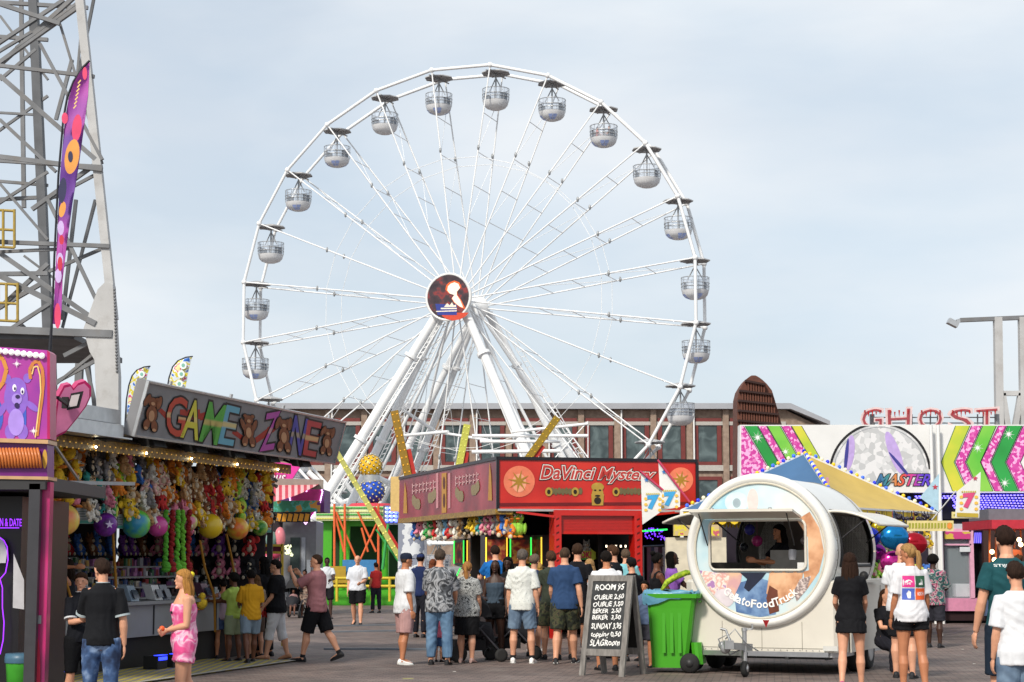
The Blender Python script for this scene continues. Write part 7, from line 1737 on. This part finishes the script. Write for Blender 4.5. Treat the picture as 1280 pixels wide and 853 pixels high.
        if hk in ('long', 'medium'):
            ln2 = opt.get('hairlen', .2 if hk == 'long' else .09); 
            for q in range(13):
                a = math.pi*(q/12)*1.04 - .06; rx = .040*math.cos(a); ry = -.042*math.sin(a) - .002
                if ry > .02: continue
                wob = .006*math.sin(q*2.3)
                m.path([hp_(rx*.9, ry*.9, .03), hp_(rx*1.12, ry*1.08, -.01), hp_(rx*1.18+wob, min(ry*1.1,-.0)-.01, -.055), hp_(rx*1.25+wob*1.5, min(ry,0)*.95-.018, -.055-ln2*.5), hp_(rx*1.1-wob, min(ry,0)*.7-.022, -.055-ln2*(.9+.1*math.sin(q)))], [.010*K,.013*K,.015*K,.013*K,.004*K], 7)
        if hk == 'ponytail':
            m.path([hp_(0,-.05,.02), hp_(0,-.068,.012), hp_(.004,-.074,-.03), hp_(.008,-.070,-.085), hp_(.012,-.066,-.15), hp_(.012,-.066,-.19)], [.010*K,.016*K,.019*K,.018*K,.013*K,.003*K], 9)
            m.path([hp_(.01,-.066,.0), hp_(.018,-.074,-.05), hp_(.026,-.068,-.12), hp_(.02,-.066,-.16)], [.008*K,.012*K,.010*K,.003*K], 7)
        if hk == 'bun': m.sphere(hp_(0,-.045,.065), (.026*K,.026*K,.022*K), 10, 8, HM)
        m.build('hair', hm, o)
    if hk == 'braids':
        m = MB(); m.sphere(hp_(0,-.006,.016), (.044*K,.054*K,.052*K), 14, 10, HM)
        for q in range(14):
            a = math.pi*q/13; m.path([hp_(.035*math.cos(a), -.04*math.sin(a), .03), hp_(.046*math.cos(a), -.052*math.sin(a), -.01), hp_(.05*math.cos(a), -.05*math.sin(a)-.01, -.09)], [.008*K,.008*K,.005*K], 5)
        m.build('hair', hm, o)
    if cap:
        m = MB(); rs = []
        for q, (r_, z_) in enumerate(((.047,.012),(.048,.03),(.045,.048),(.034,.062),(.012,.068))): rs.append([hp_(r_*math.cos(2*math.pi*i/20), r_*1.18*math.sin(2*math.pi*i/20)-.002, z_) for i in range(20)])
        m.loft(rs); co = m.build('cap', cloth(cap), o); s_ = -1 if opt.get('capback') else 1
        m = MB(); m.prism([hp_(-.034,.035*s_,.016), hp_(-.03,.075*s_,.012), hp_(0,.092*s_,.012), hp_(.03,.075*s_,.012), hp_(.034,.035*s_,.016)], hu*.004*K); m.build('brim', cloth(cap), co)
    if hk == 'fringe': pass
    # place: shift so that the head sits at the given pixel column
    loc.x = at(px, ytop, Y).x
    off = Matrix.Rotation(R(head), 3, 'Z') @ V((hc.x, hc.y, 0))
    o.location = (loc.x - off.x, loc.y - off.y, 0)
    P = dict(o=o, K=K, hc=hc, sp=sp, LG=LG, AR=AR, palms=tipv, fw=fw, body=body, shirt=shirt if kind else None, hf=hf, hu=hu, hs=hs)
    if zoff and not seated: o.location.z = zoff
    PEOPLE[label] = P; return P
def drape(P, name, mtl, x0, z0, w_, h_, back=True, rows=6, mask=None, off=.004, text=None, fr=None):
    """lay a print on the back (or chest) of a shirt: coordinates are metres right/up seen from outside, centre x0, bottom z0 (fraction of stature)"""
    sh = P['shirt']; bvh = BVHTree.FromObject(sh, bpy.context.evaluated_depsgraph_get()) if False else BVHTree.FromPolygons([v.co[:] for v in sh.data.vertices], [p.vertices[:] for p in sh.data.polygons])
    sgn = -1 if back else 1; m = MB()
    def hit(a, z):
        xx = a if back else -a
        o_ = V((xx, sgn*.6, z)); r = bvh.ray_cast(o_, V((0,-sgn,0)))
        return (r[0] if r[0] is not None else V((xx, sgn*.1, z))) + V((0, sgn*off, 0))
    zb = P['K']*z0
    if text: text_into(m, text, lambda u, v: hit(x0 - w_/2 + w_*u, zb + h_*v), .015)
    elif fr: 
        vs = [hit(x0 + a*w_, zb + b_*h_) for a, b_ in fr]; m.poly(vs if back else vs)
    else:
        n = rows; vs = [hit(x0 - w_/2 + w_*i/n, zb + h_*j/n) for j in range(n+1) for i in range(n+1)]
        m.add(vs, [(j*(n+1)+i, j*(n+1)+i+1, (j+1)*(n+1)+i+1, (j+1)*(n+1)+i) for j in range(n) for i in range(n)], True)
    me = m.mesh(name, dm=mtl); ob = bpy.data.objects.new(name, me); COL.objects.link(ob); ob.parent = sh; return ob
def held(P, which): return P['o'].matrix_basis @ P['palms'][which]
TD_GREY = ramp_mat('grey tie dye', [(.38,hexc('2c2e32')),(.47,hexc('60646a')),(.53,hexc('a8aaae')),(.6,hexc('3a3c40'))], scale=5.5, dist=1.5, rough=.85)
TD_PINK = ramp_mat('pink tie dye', [(.38,hexc('d84a86')),(.5,hexc('e07aa8')),(.58,hexc('ecc0d0')),(.66,hexc('d85a90'))], scale=7, dist=1.2, rough=.85)
TIGER = ramp_mat('tiger print', [(.40,hexc('2a2c2e')),(.47,hexc('c8cac8')),(.53,hexc('2a2c2e')),(.58,hexc('c0c2c0')),(.66,hexc('38393a'))], scale=6, dist=3.5, axis=(1,1,2.2), rough=.85)
CAMO = ramp_mat('camo', [(.40,hexc('1e2218')),(.47,hexc('3a4028')),(.54,hexc('4a4430')),(.6,hexc('22261c'))], scale=11, const=True, rough=.9)
FLOR = ramp_mat('white sketch print', [(.40,hexc('d4d6d0')),(.60,hexc('dadcd8')),(.66,hexc('9aa09a')),(.70,hexc('d8dcd6'))], scale=12, dist=2.5, rough=.85)
HAWAII = ramp_mat('leaf print', [(.38,hexc('1e5a5a')),(.46,hexc('2a2c34')),(.52,hexc('9ab0a8')),(.57,hexc('c03a70')),(.63,hexc('243a40'))], scale=7, dist=2, rough=.85)
JEANS = ramp_mat('jeans', [(.35,hexc('3e5c7c')),(.65,hexc('6a8aa8'))], scale=4, rough=.85); DJEANS = ramp_mat('dark faded jeans', [(.4,hexc('1c2c4a')),(.55,hexc('3a5680')),(.7,hexc('8aa0c0'))], scale=6, rough=.85)
FLDR = ramp_mat('muted floral', [(.4,hexc('6a5048')),(.5,hexc('a08a7a')),(.6,hexc('3a3438'))], scale=10, rough=.85)
BK = '17171b'
# near left
p = person('man in a pale trimmed black polo and faded dark jeans, back to us',128,700,19,head=12,build=1.02,top=('polo','141519',{'trim':'a8b4b8','sleeve':.8,'hem':.485,'loose':.012}),bottom=('trousers',DJEANS,{}),hair=('short','2e2019'),arms=((28,10,50,45),(-6,16,12,4)),look=(35,0),vox=.010)
p = person('boy in dark polo and black shorts facing the man in the black polo',102,717,21.3,head=215,top=('polo','12141b',{'sleeve':.8,'trim':'c8ccd0'}),bottom=('shorts','0e0f13',{'len':1.02}),hair=('short','3a261a'),arms=((8,8,20,0),(20,5,80,40)),look=(-30,-4),vox=.011)
g = person('girl in pink tie dye tank top and shorts with long fair hair, hands clasped',230,713,20,head=110,female=True,build=1.22,top=('tank',TD_PINK,{'hem':.565,'hairlen':.13,'loose':.006}),bottom=('shorts',TD_PINK,{'len':.55,'loose':.02}),hair=('long','a8783e'),arms=((2,8,72,62),(4,8,66,56)),look=(-5,0),legs=((8,10),(-6,12)),vox=.010)
drape(g,'chest_print',C('1a1a22'),.0,.70,.11,.03,back=False,text='••')
w_ = PEOPLE['girl in pink tie dye tank top and shorts with long fair hair, hands clasped']; K_ = w_['K']
m = MB(); m.sphere(w_['hc'] - w_['hf']*.052*K_ + w_['hu']*.035*K_, .020*K_, 8, 6); s_ = m.build('scrunchie', C('d8c82a', .8), w_['o'])
m = MB(); m.sphere((w_['palms'][0]+w_['palms'][1])/2 + V((0,.02,.03)), .032, 10, 8); s_ = m.build('orange_sweet', C('e8602a', .4), None, org=(0,0,0)); s_.matrix_world = Matrix.Translation(w_['o'].location) @ Matrix.Rotation(R(110), 4, 'Z'); tag(s_, 'small orange sweet held in the hands of the girl in pink', 'sweet')
person('dark haired stall keeper raising an elbow behind the game stall counter',84,701,27.6,head=100,female=True,skin='tan',top=('tank','1c1c22',{}),hair=('medium','241812'),arms=((150,30,120,0),(20,10,60,20)),group='stall staff',zoff=None,bottom=('trousers','1a1a20',{}),H=1.72,vox=.014)
# at the game stall counter
person('boy in a mustard yellow tee at the game stall counter, back to us',314,712,30.8,head=25,skin='brown',top=('tee','c8921e',{'loose':.022,'sleeve':.85,'hem':.47}),bottom=('shorts','7a8a98',{'len':.8}),hair=('short','120e0c'),arms=((20,10,60,20),(15,12,50,20)),legs=((-8,12),(14,4)))
p = person('child in a lime top holding a yellow plush at the game stall',292,718,31.2,head=60,skin='brown',top=('tee','a8c05a',{'loose':.016}),bottom=('shorts','8a9478',{}),hair=('afro','120e0c'),arms=((50,5,40,10),(45,5,45,20)))
plush('duck','yellow',tuple(held(p,0)+V((-.1,-.1,.15))),.9,2.5,'yellow plush duck held by the child in the lime top','held toys')
person('small girl in a grey pink top behind the child in lime at the stall',279,725,32.2,head=20,skin='tan',female=True,top=('tank','a08a94',{}),bottom=('shorts','3a4a6a',{'len':.6}),hair=('bun','1a1210'),arms=((60,8,60,10),(50,8,60,10)))
p = person('woman in a black tee and white capri trousers standing at the game stall',345,700,32,head=85,female=True,build=1.12,top=('tee','121216',{'loose':.03,'hem':.47,'sleeve':.8}),bottom=('leggings','cfcfd2',{'len':1.35,'loose':.012}),hair=('short','1a1412'),arms=((10,6,30,10),(10,10,35,5)),shoes='a87858',legs=((12,4),(-10,6)))
plush('octopus','red',tuple(held(p,1)+V((0,-.08,.05))),.8,-1.5,'red and yellow plush held at the hip of the woman in white capri trousers','held toys')
person('long haired woman in black just behind the woman in white capri trousers',330,697,33,head=60,female=True,skin='tan',top=('tee','101014',{}),bottom=('trousers','14141a',{}),hair=('long','0e0b0a'),vox=.014)
person('child with light brown hair between the women and the game stall',320,720,32.6,head=40,skin='fair',top=('tee','8a7a6a',{}),bottom=('shorts','5a4a40',{}),hair=('medium','6a4a30'),vox=.014)
person('man in a mauve tee and black shorts striding left with hands raised to his face',396,692,31.3,head=70,build=1.12,top=('tee','a06c70',{'loose':.02,'sleeve':.85,'hem':.465}),bottom=('shorts','131317',{'len':1.0,'loose':.022}),hair=('buzz','3a2a20'),arms=((60,12,85,25),(50,12,95,25)),legs=((16,6),(-20,12)),look=(15,8),socks=BK)
# middle distance
person('woman in a floral dress pushing the far black pushchair',381,713,55,head=170,female=True,skin='brown',top=('tee',FLDR,{}),bottom=('skirt',FLDR,{'len':1.0}),hair=('bun','120c0a'),arms=((30,8,50,10),(30,8,50,10)),vox=.02)
person('small child sitting in the far black pushchair',367,740,54.8,head=180,skin='brown',seated=True,H=.95,zoff=-.10,legs=((75,60),(75,60)),top=('tee','8a6a6a',{}),bottom=('shorts','4a3a3a',{}),hair=('short','120c0a'),vox=.02)
person('dark skinned man in a white tee and black shorts beyond the mauve shirt man',409,697,54,head=190,skin='dark',top=('tee','c8ccd2',{}),bottom=('shorts',BK,{}),hair=('buzz','100c0a'),arms=((30,8,50,30),(10,10,15,0)),vox=.018,legs=((10,5),(-14,10)))
person('man in a white polo and black shorts walking towards us',447,694,49,head=176,build=1.15,top=('polo','d0d4dc',{'loose':.022,'sleeve':.85}),bottom=('shorts','101014',{'loose':.022}),hair=('bald','3a2a20'),arms=((16,10,60,22),(-4,12,16,0)),legs=((14,6),(-10,16)),vox=.015)
# the queue
person('man in a navy cap, white tee and dusty pink shorts standing in profile',508,692,30.5,head=-62,build=1.12,top=('tee','d4d6da',{'loose':.024,'sleeve':.9,'hem':.455}),bottom=('shorts','b08a88',{'len':.98,'loose':.02}),hair=('buzz','4a3a2e'),cap='1c2436',arms=((4,8,22,0),(-4,8,14,0)),shoes='e8e8e6',skin='tan',legs=((3,4),(-5,3)))
person('broad man in a grey tie dye tee and light jeans, back to us',550,688,30.4,head=-6,build=1.18,top=('tee',TD_GREY,{'loose':.022,'sleeve':.95,'hem':.455}),bottom=('trousers',JEANS,{'loose':.012}),hair=('short','4a3e36'),arms=((22,10,30,8),(22,12,35,8)),shoes='17171b',legs=((3,3,4),(-2,3,4)))
person('toddler in a pink top and denim shorts behind the legs of the tie dye man',549,766,31.3,head=-20,female=True,top=('tee','d8708a',{}),bottom=('shorts','3a5a8a',{}),hair=('short','8a6a4a'),vox=.012)
person('blond woman in a white tee with a tiger print and black skirt',584,703,31,head=-14,female=True,build=1.15,top=('tee',TIGER,{'loose':.03,'sleeve':.75,'hem':.45}),bottom=('skirt','111114',{'len':1.0}),hair=('ponytail','a07040'),arms=((12,14,35,10),(8,14,30,10)),shoes='b09088')
person('smiling dark skinned woman in a slate blue camisole and black shorts facing us',619,701,32,head=170,female=True,skin='dark',build=1.12,top=('straps','3e4c5a',{'hem':.56,'loose':.006}),bottom=('shorts','0e0e12',{'len':.45}),hair=('braids','0e0b0a'),arms=((4,14,20,2),(6,14,40,18)),shoes='101014')
person('dark skinned woman in black close behind the slate camisole woman',635,697,33.4,head=165,female=True,skin='dark',top=('tee','141418',{}),bottom=('trousers','121216',{}),hair=('long','0c0a09'),vox=.014)
person('grey haired man in a white sketch print tee and denim shorts, back to us',653,688,30.9,head=-8,build=1.06,skin='fair',top=('tee',FLOR,{'loose':.02,'sleeve':.85,'hem':.465}),bottom=('shorts',ramp_mat('denim shorts', [(.35,hexc('4a5f78')),(.65,hexc('6f849a'))], scale=5, rough=.85),{'len':.9}),hair=('short','5e5650'),arms=((2,12,10,2),(-2,14,16,0)),legs=((4,3,6),(2,3,6)),shoes='e8e8e6',socks='1a1a1e')
person('man in navy half hidden behind the sketch print tee man',668,694,33,head=-30,top=('tee','2a3450',{}),bottom=('shorts','181c28',{}),hair=('short','6a5a4e'),vox=.014)
person('blond woman half hidden between the navy man and the olive tee man',672,704,35,head=20,female=True,top=('tee','4a6a8a',{}),bottom=('trousers',JEANS,{}),hair=('medium','b08848'),vox=.015,shoes='e8e8e6')
person('man in an olive tee and camouflage shorts, left of the blue tee man',689,690,32,head=8,build=1.02,top=('tee','343a30',{}),bottom=('shorts',CAMO,{'loose':.024}),hair=('short','4a3426'),arms=((10,10,20,0),(4,10,14,0)))
person('tall man in a blue marl tee and camouflage shorts walking, back to us',706,683,30.8,head=-10,build=1.12,top=('tee','2c4468',{'loose':.02,'sleeve':.7,'hem':.47}),bottom=('shorts',CAMO,{'loose':.026,'len':.9}),hair=('buzz','4a3a2e'),arms=((12,12,25,8),(-12,16,18,0)),legs=((-6,14),(16,4)),shoes='1c1c22')
person('man in a black tee right behind the tall blue tee man',722,681,32,head=-12,build=1.05,top=('tee','131318',{}),bottom=('shorts','111114',{}),hair=('short','3a281c'),arms=((4,10,16,0),(-4,12,14,0)),vox=.013)
person('woman with wavy light hair before the red doorway',737,700,34,head=0,female=True,top=('tee','9a8478',{}),bottom=('trousers','3a3a44',{}),hair=('medium','a07c50'),vox=.015)
person('man in a bright blue tee playing a coin machine under the side sign',619,683,38,head=15,build=1.1,top=('tee','1a62a8',{'loose':.02}),bottom=('trousers','20242e',{}),hair=('short','2a1c14'),arms=((40,14,50,10),(40,14,50,10)),vox=.015)
person('man in a white tee with cropped dark hair behind the chalkboard',758,690,28.9,head=5,build=1.2,skin='tan',top=('tee','dcdce0',{'loose':.02}),bottom=('shorts','23252b',{}),hair=('short','17110e'),arms=((30,12,60,30),(30,12,60,30)))
person('man in black with glasses brown hair looking left before the doorway',766,683,32.5,head=60,top=('tee','14151b',{}),bottom=('shorts','1a1a20',{}),hair=('short','4a3222'),vox=.014)
person('tall man in a pale turquoise tee inside the red doorway',782,669,37,head=0,build=1.15,top=('tee','7ab8c0',{'loose':.02}),bottom=('shorts','2a2a34',{}),hair=('short','5a4a3c'),vox=.015,H=1.92)
person('person in a black cap and dark clothes left of the red door post',789,698,31.5,head=30,top=('tee','111116',{}),bottom=('trousers','111116',{}),hair=('short','17110e'),cap='0e0e12',vox=.014)
person('man in dark blue beyond the cap man, at the far coin machines',526,693,41,head=-20,top=('tee','1e2a50',{}),bottom=('trousers','1a1a22',{}),hair=('short','1a1210'),cap='22305a',vox=.018)
person('woman at the far coin machines beside the silver booth',541,700,43,head=10,female=True,top=('tee','8a3a3a',{}),bottom=('trousers','20202a',{}),hair=('medium','6a3a24'),vox=.018)
person('person in a red shirt far off at the green ride fence',470,704,60,head=30,skin='tan',top=('tee','a82a2a',{}),bottom=('trousers','20202a',{}),hair=('short','1a1210'),vox=.02)
# between board and trailer
person('dark skinned woman in a black vest with hair tied up, right of the red post',822,692,30.2,head=-75,female=True,skin='brown',top=('tank','141418',{}),bottom=('trousers','1a1a20',{}),hair=('bun','0f0b0a'),arms=((30,6,50,10),(30,6,50,10)),look=(10,4))
person('dark skinned girl in a lilac top right of the woman in the black vest',840,690,31.2,head=-85,female=True,skin='dark',top=('tee','8a5ab0',{}),bottom=('trousers','1a1a20',{}),hair=('braids','0c0908'),arms=((50,6,50,10),(45,6,50,10)),look=(0,10))
person('small dark haired child peering between the chalkboard and the bin',806,727,29.7,head=160,skin='tan',top=('tee','5a6a8a',{}),bottom=('shorts','3a3a44',{}),hair=('medium','120d0b'),vox=.012)
person('ice cream seller in dark clothes standing in shade inside the trailer',974,662,29.1,head=110,female=True,skin='tan',top=('tee','131318',{}),bottom=('trousers','131318',{}),hair=('long','0e0b0a'),arms=((45,8,50,20),(40,8,60,20)),group='stall staff',zoff=.42,H=1.84)
# right foreground
person('girl in a black dress with very long brown hair at the trailer counter',1062,692,24.5,head=-14,female=True,build=.98,skin='fair',top=('tee','131317',{'loose':.016,'hem':.46,'hairlen':.235}),bottom=('skirt','131317',{'len':.42,'loose':.014}),hair=('long','2e1e16'),arms=((14,16,40,14),(20,10,35,10)),legs=((-10,14),(6,3)),shoes='b04a7a',vox=.011)
K_ = 'woman in a white tee with four coloured squares on the back and black shorts'
p = person(K_,1135,681,23.9,head=10,female=True,build=1.02,skin='tan',top=('tee','d6d6da',{'loose':.026,'sleeve':.8,'hem':.475,'hairlen':.1}),bottom=('shorts','101014',{'len':.4}),hair=('ponytail','a07c4e'),arms=((6,12,20,4),(4,16,22,0)),legs=((3,3),(-4,6)),shoes='e8e8e6',socks='dcdce0',look=(45,0),vox=.010)
sq = .145
for nm2, c, a, z in (('pink_square','d8388a',-.078,.705),('green_square','2a5a40',.078,.705),('blue_square','5068c0',-.078,.622),('orange_square','e8602a',.078,.622)):
    s2 = drape(p, nm2, C(c, .7), a, z, sq, sq, rows=5)
wm = C('e8e8e8', .7)
drape(p,'white_print',wm,-.09,.722,.07,.03,text='THE',off=.007); drape(p,'white_print',wm,-.08,.738,.10,.04,off=.007,fr=[(-.5,0),(-.3,.6),(0,.9),(.3,.6),(.5,0)])
drape(p,'white_print',wm,.08,.72,.07,.07,off=.007,fr=[(-.4,0),(-.4,.3),(0,.45),(.1,1),(.4,1),(.4,0)]); drape(p,'white_print',wm,-.075,.632,.06,.10,off=.007,fr=[(-.3,0),(-.5,.6),(-.1,1),(.4,.8),(.3,0)]); drape(p,'white_print',wm,.078,.65,.09,.045,text='NORTH',off=.007)
person('balding man in a white tee just behind the woman with the coloured squares',1127,680,27,head=-20,build=1.1,top=('tee','d2d4d8',{'loose':.03}),bottom=('shorts','16161a',{}),hair=('bald','3a2a20'),vox=.013)
p = person('dark skinned man in a leaf print shirt by the pink claw machine',1166,695,36.3,head=-25,skin='dark',build=1.12,top=('tee',HAWAII,{'loose':.03,'sleeve':.95,'hem':.42}),bottom=('shorts','2c2c34',{'len':.95}),hair=('afro','0e0b0a'),arms=((20,14,50,20),(25,14,60,20)),shoes='17171b')
person('seated woman with long brown hair beside the trailer wheel',1106,722,28.6,head=200,female=True,seated=True,H=1.66,zoff=-.40,legs=((82,80),(78,78)),top=('tee','17171c',{'hairlen':.14}),bottom=('trousers','1c1c24',{}),hair=('long','3a2416'),arms=((30,6,60,20),(30,6,60,20)),vox=.013)
K_ = 'tall man in a dark teal tee with white letters across the back'
p = person(K_,1256,660,18.2,head=8,build=1.04,top=('tee','1c4a50',{'loose':.016,'sleeve':.62,'hem':.47}),bottom=('shorts','1a2634',{'len':.95}),hair=('short','2a1c16'),arms=((4,18,14,2),(6,14,60,30)),legs=((4,4),(-4,6)),vox=.010,skin='fair')
drape(p,'name_print',C('d8dcdc', .7),-.09,.798,.15,.033,text='STIJN',off=.006)
m = MB(); q = p; cw = q['sp'](.60); m.sphere(cw + V((-.06,-.15,0)), (.12,.055,.06), 14, 10); m.path([cw+V((-.17,-.06,0)), cw+V((-.17,.06,0)), cw+V((0,.14,0)), cw+V((.17,.06,0)), cw+V((.17,-.06,0))], .016, 6)
bg_ = m.build('hip_bag', C('101014', .6), None, org=(0,0,0)); bg_.matrix_world = Matrix.Translation(q['o'].location) @ Matrix.Rotation(R(8), 4, 'Z'); tag(bg_, 'black hip bag worn on the back of the man in the teal tee', 'bag')
person('boy in a plain white tee and denim shorts at the right edge',1269,704,16.6,head=4,top=('tee','d4d6da',{'loose':.024,'sleeve':.85,'hem':.45}),bottom=('shorts',MATS['denim shorts'],{'len':.95}),hair=('short','2e2019'),arms=((2,12,14,2),(8,10,20,4)),vox=.010)
person('person in an orange cap half hidden behind the boy in white',1268,688,23,head=20,skin='fair',top=('tee','9a6a60',{}),bottom=('shorts','3a3a44',{}),hair=('short','5a3a24'),cap='c05a30',vox=.013)
# rider in a gondola (fourth right of the top)
gl_ = min(GOND, key=lambda p_: (p_ - at(758,137,138)).length)
for dx, c, lb in ((-.5,'b8604a','rider in a coral shirt sitting in a gondola at the upper right of the wheel'),(.45,'5a4a4a','rider in dark clothes sitting opposite the rider in coral in the gondola')):
    loc_ = gl_ + V((dx*math.cos(psi), -dx*math.sin(psi), -3.1)); P_ = person(lb,600,300,130,head=-90 if dx < 0 else 90,seated=True,H=1.7,zoff=0,legs=((85,85),(85,85)),top=('tee',c,{}),bottom=('shorts','20202a',{}),hair=('short','2a1c14'),vox=.03,group='riders in the gondola',arms=((30,10,60,10),(30,10,60,10)))
    P_['o'].location = loc_ + V((0,0,.22))
print('objects', len(bpy.data.objects), 'plush', nP)
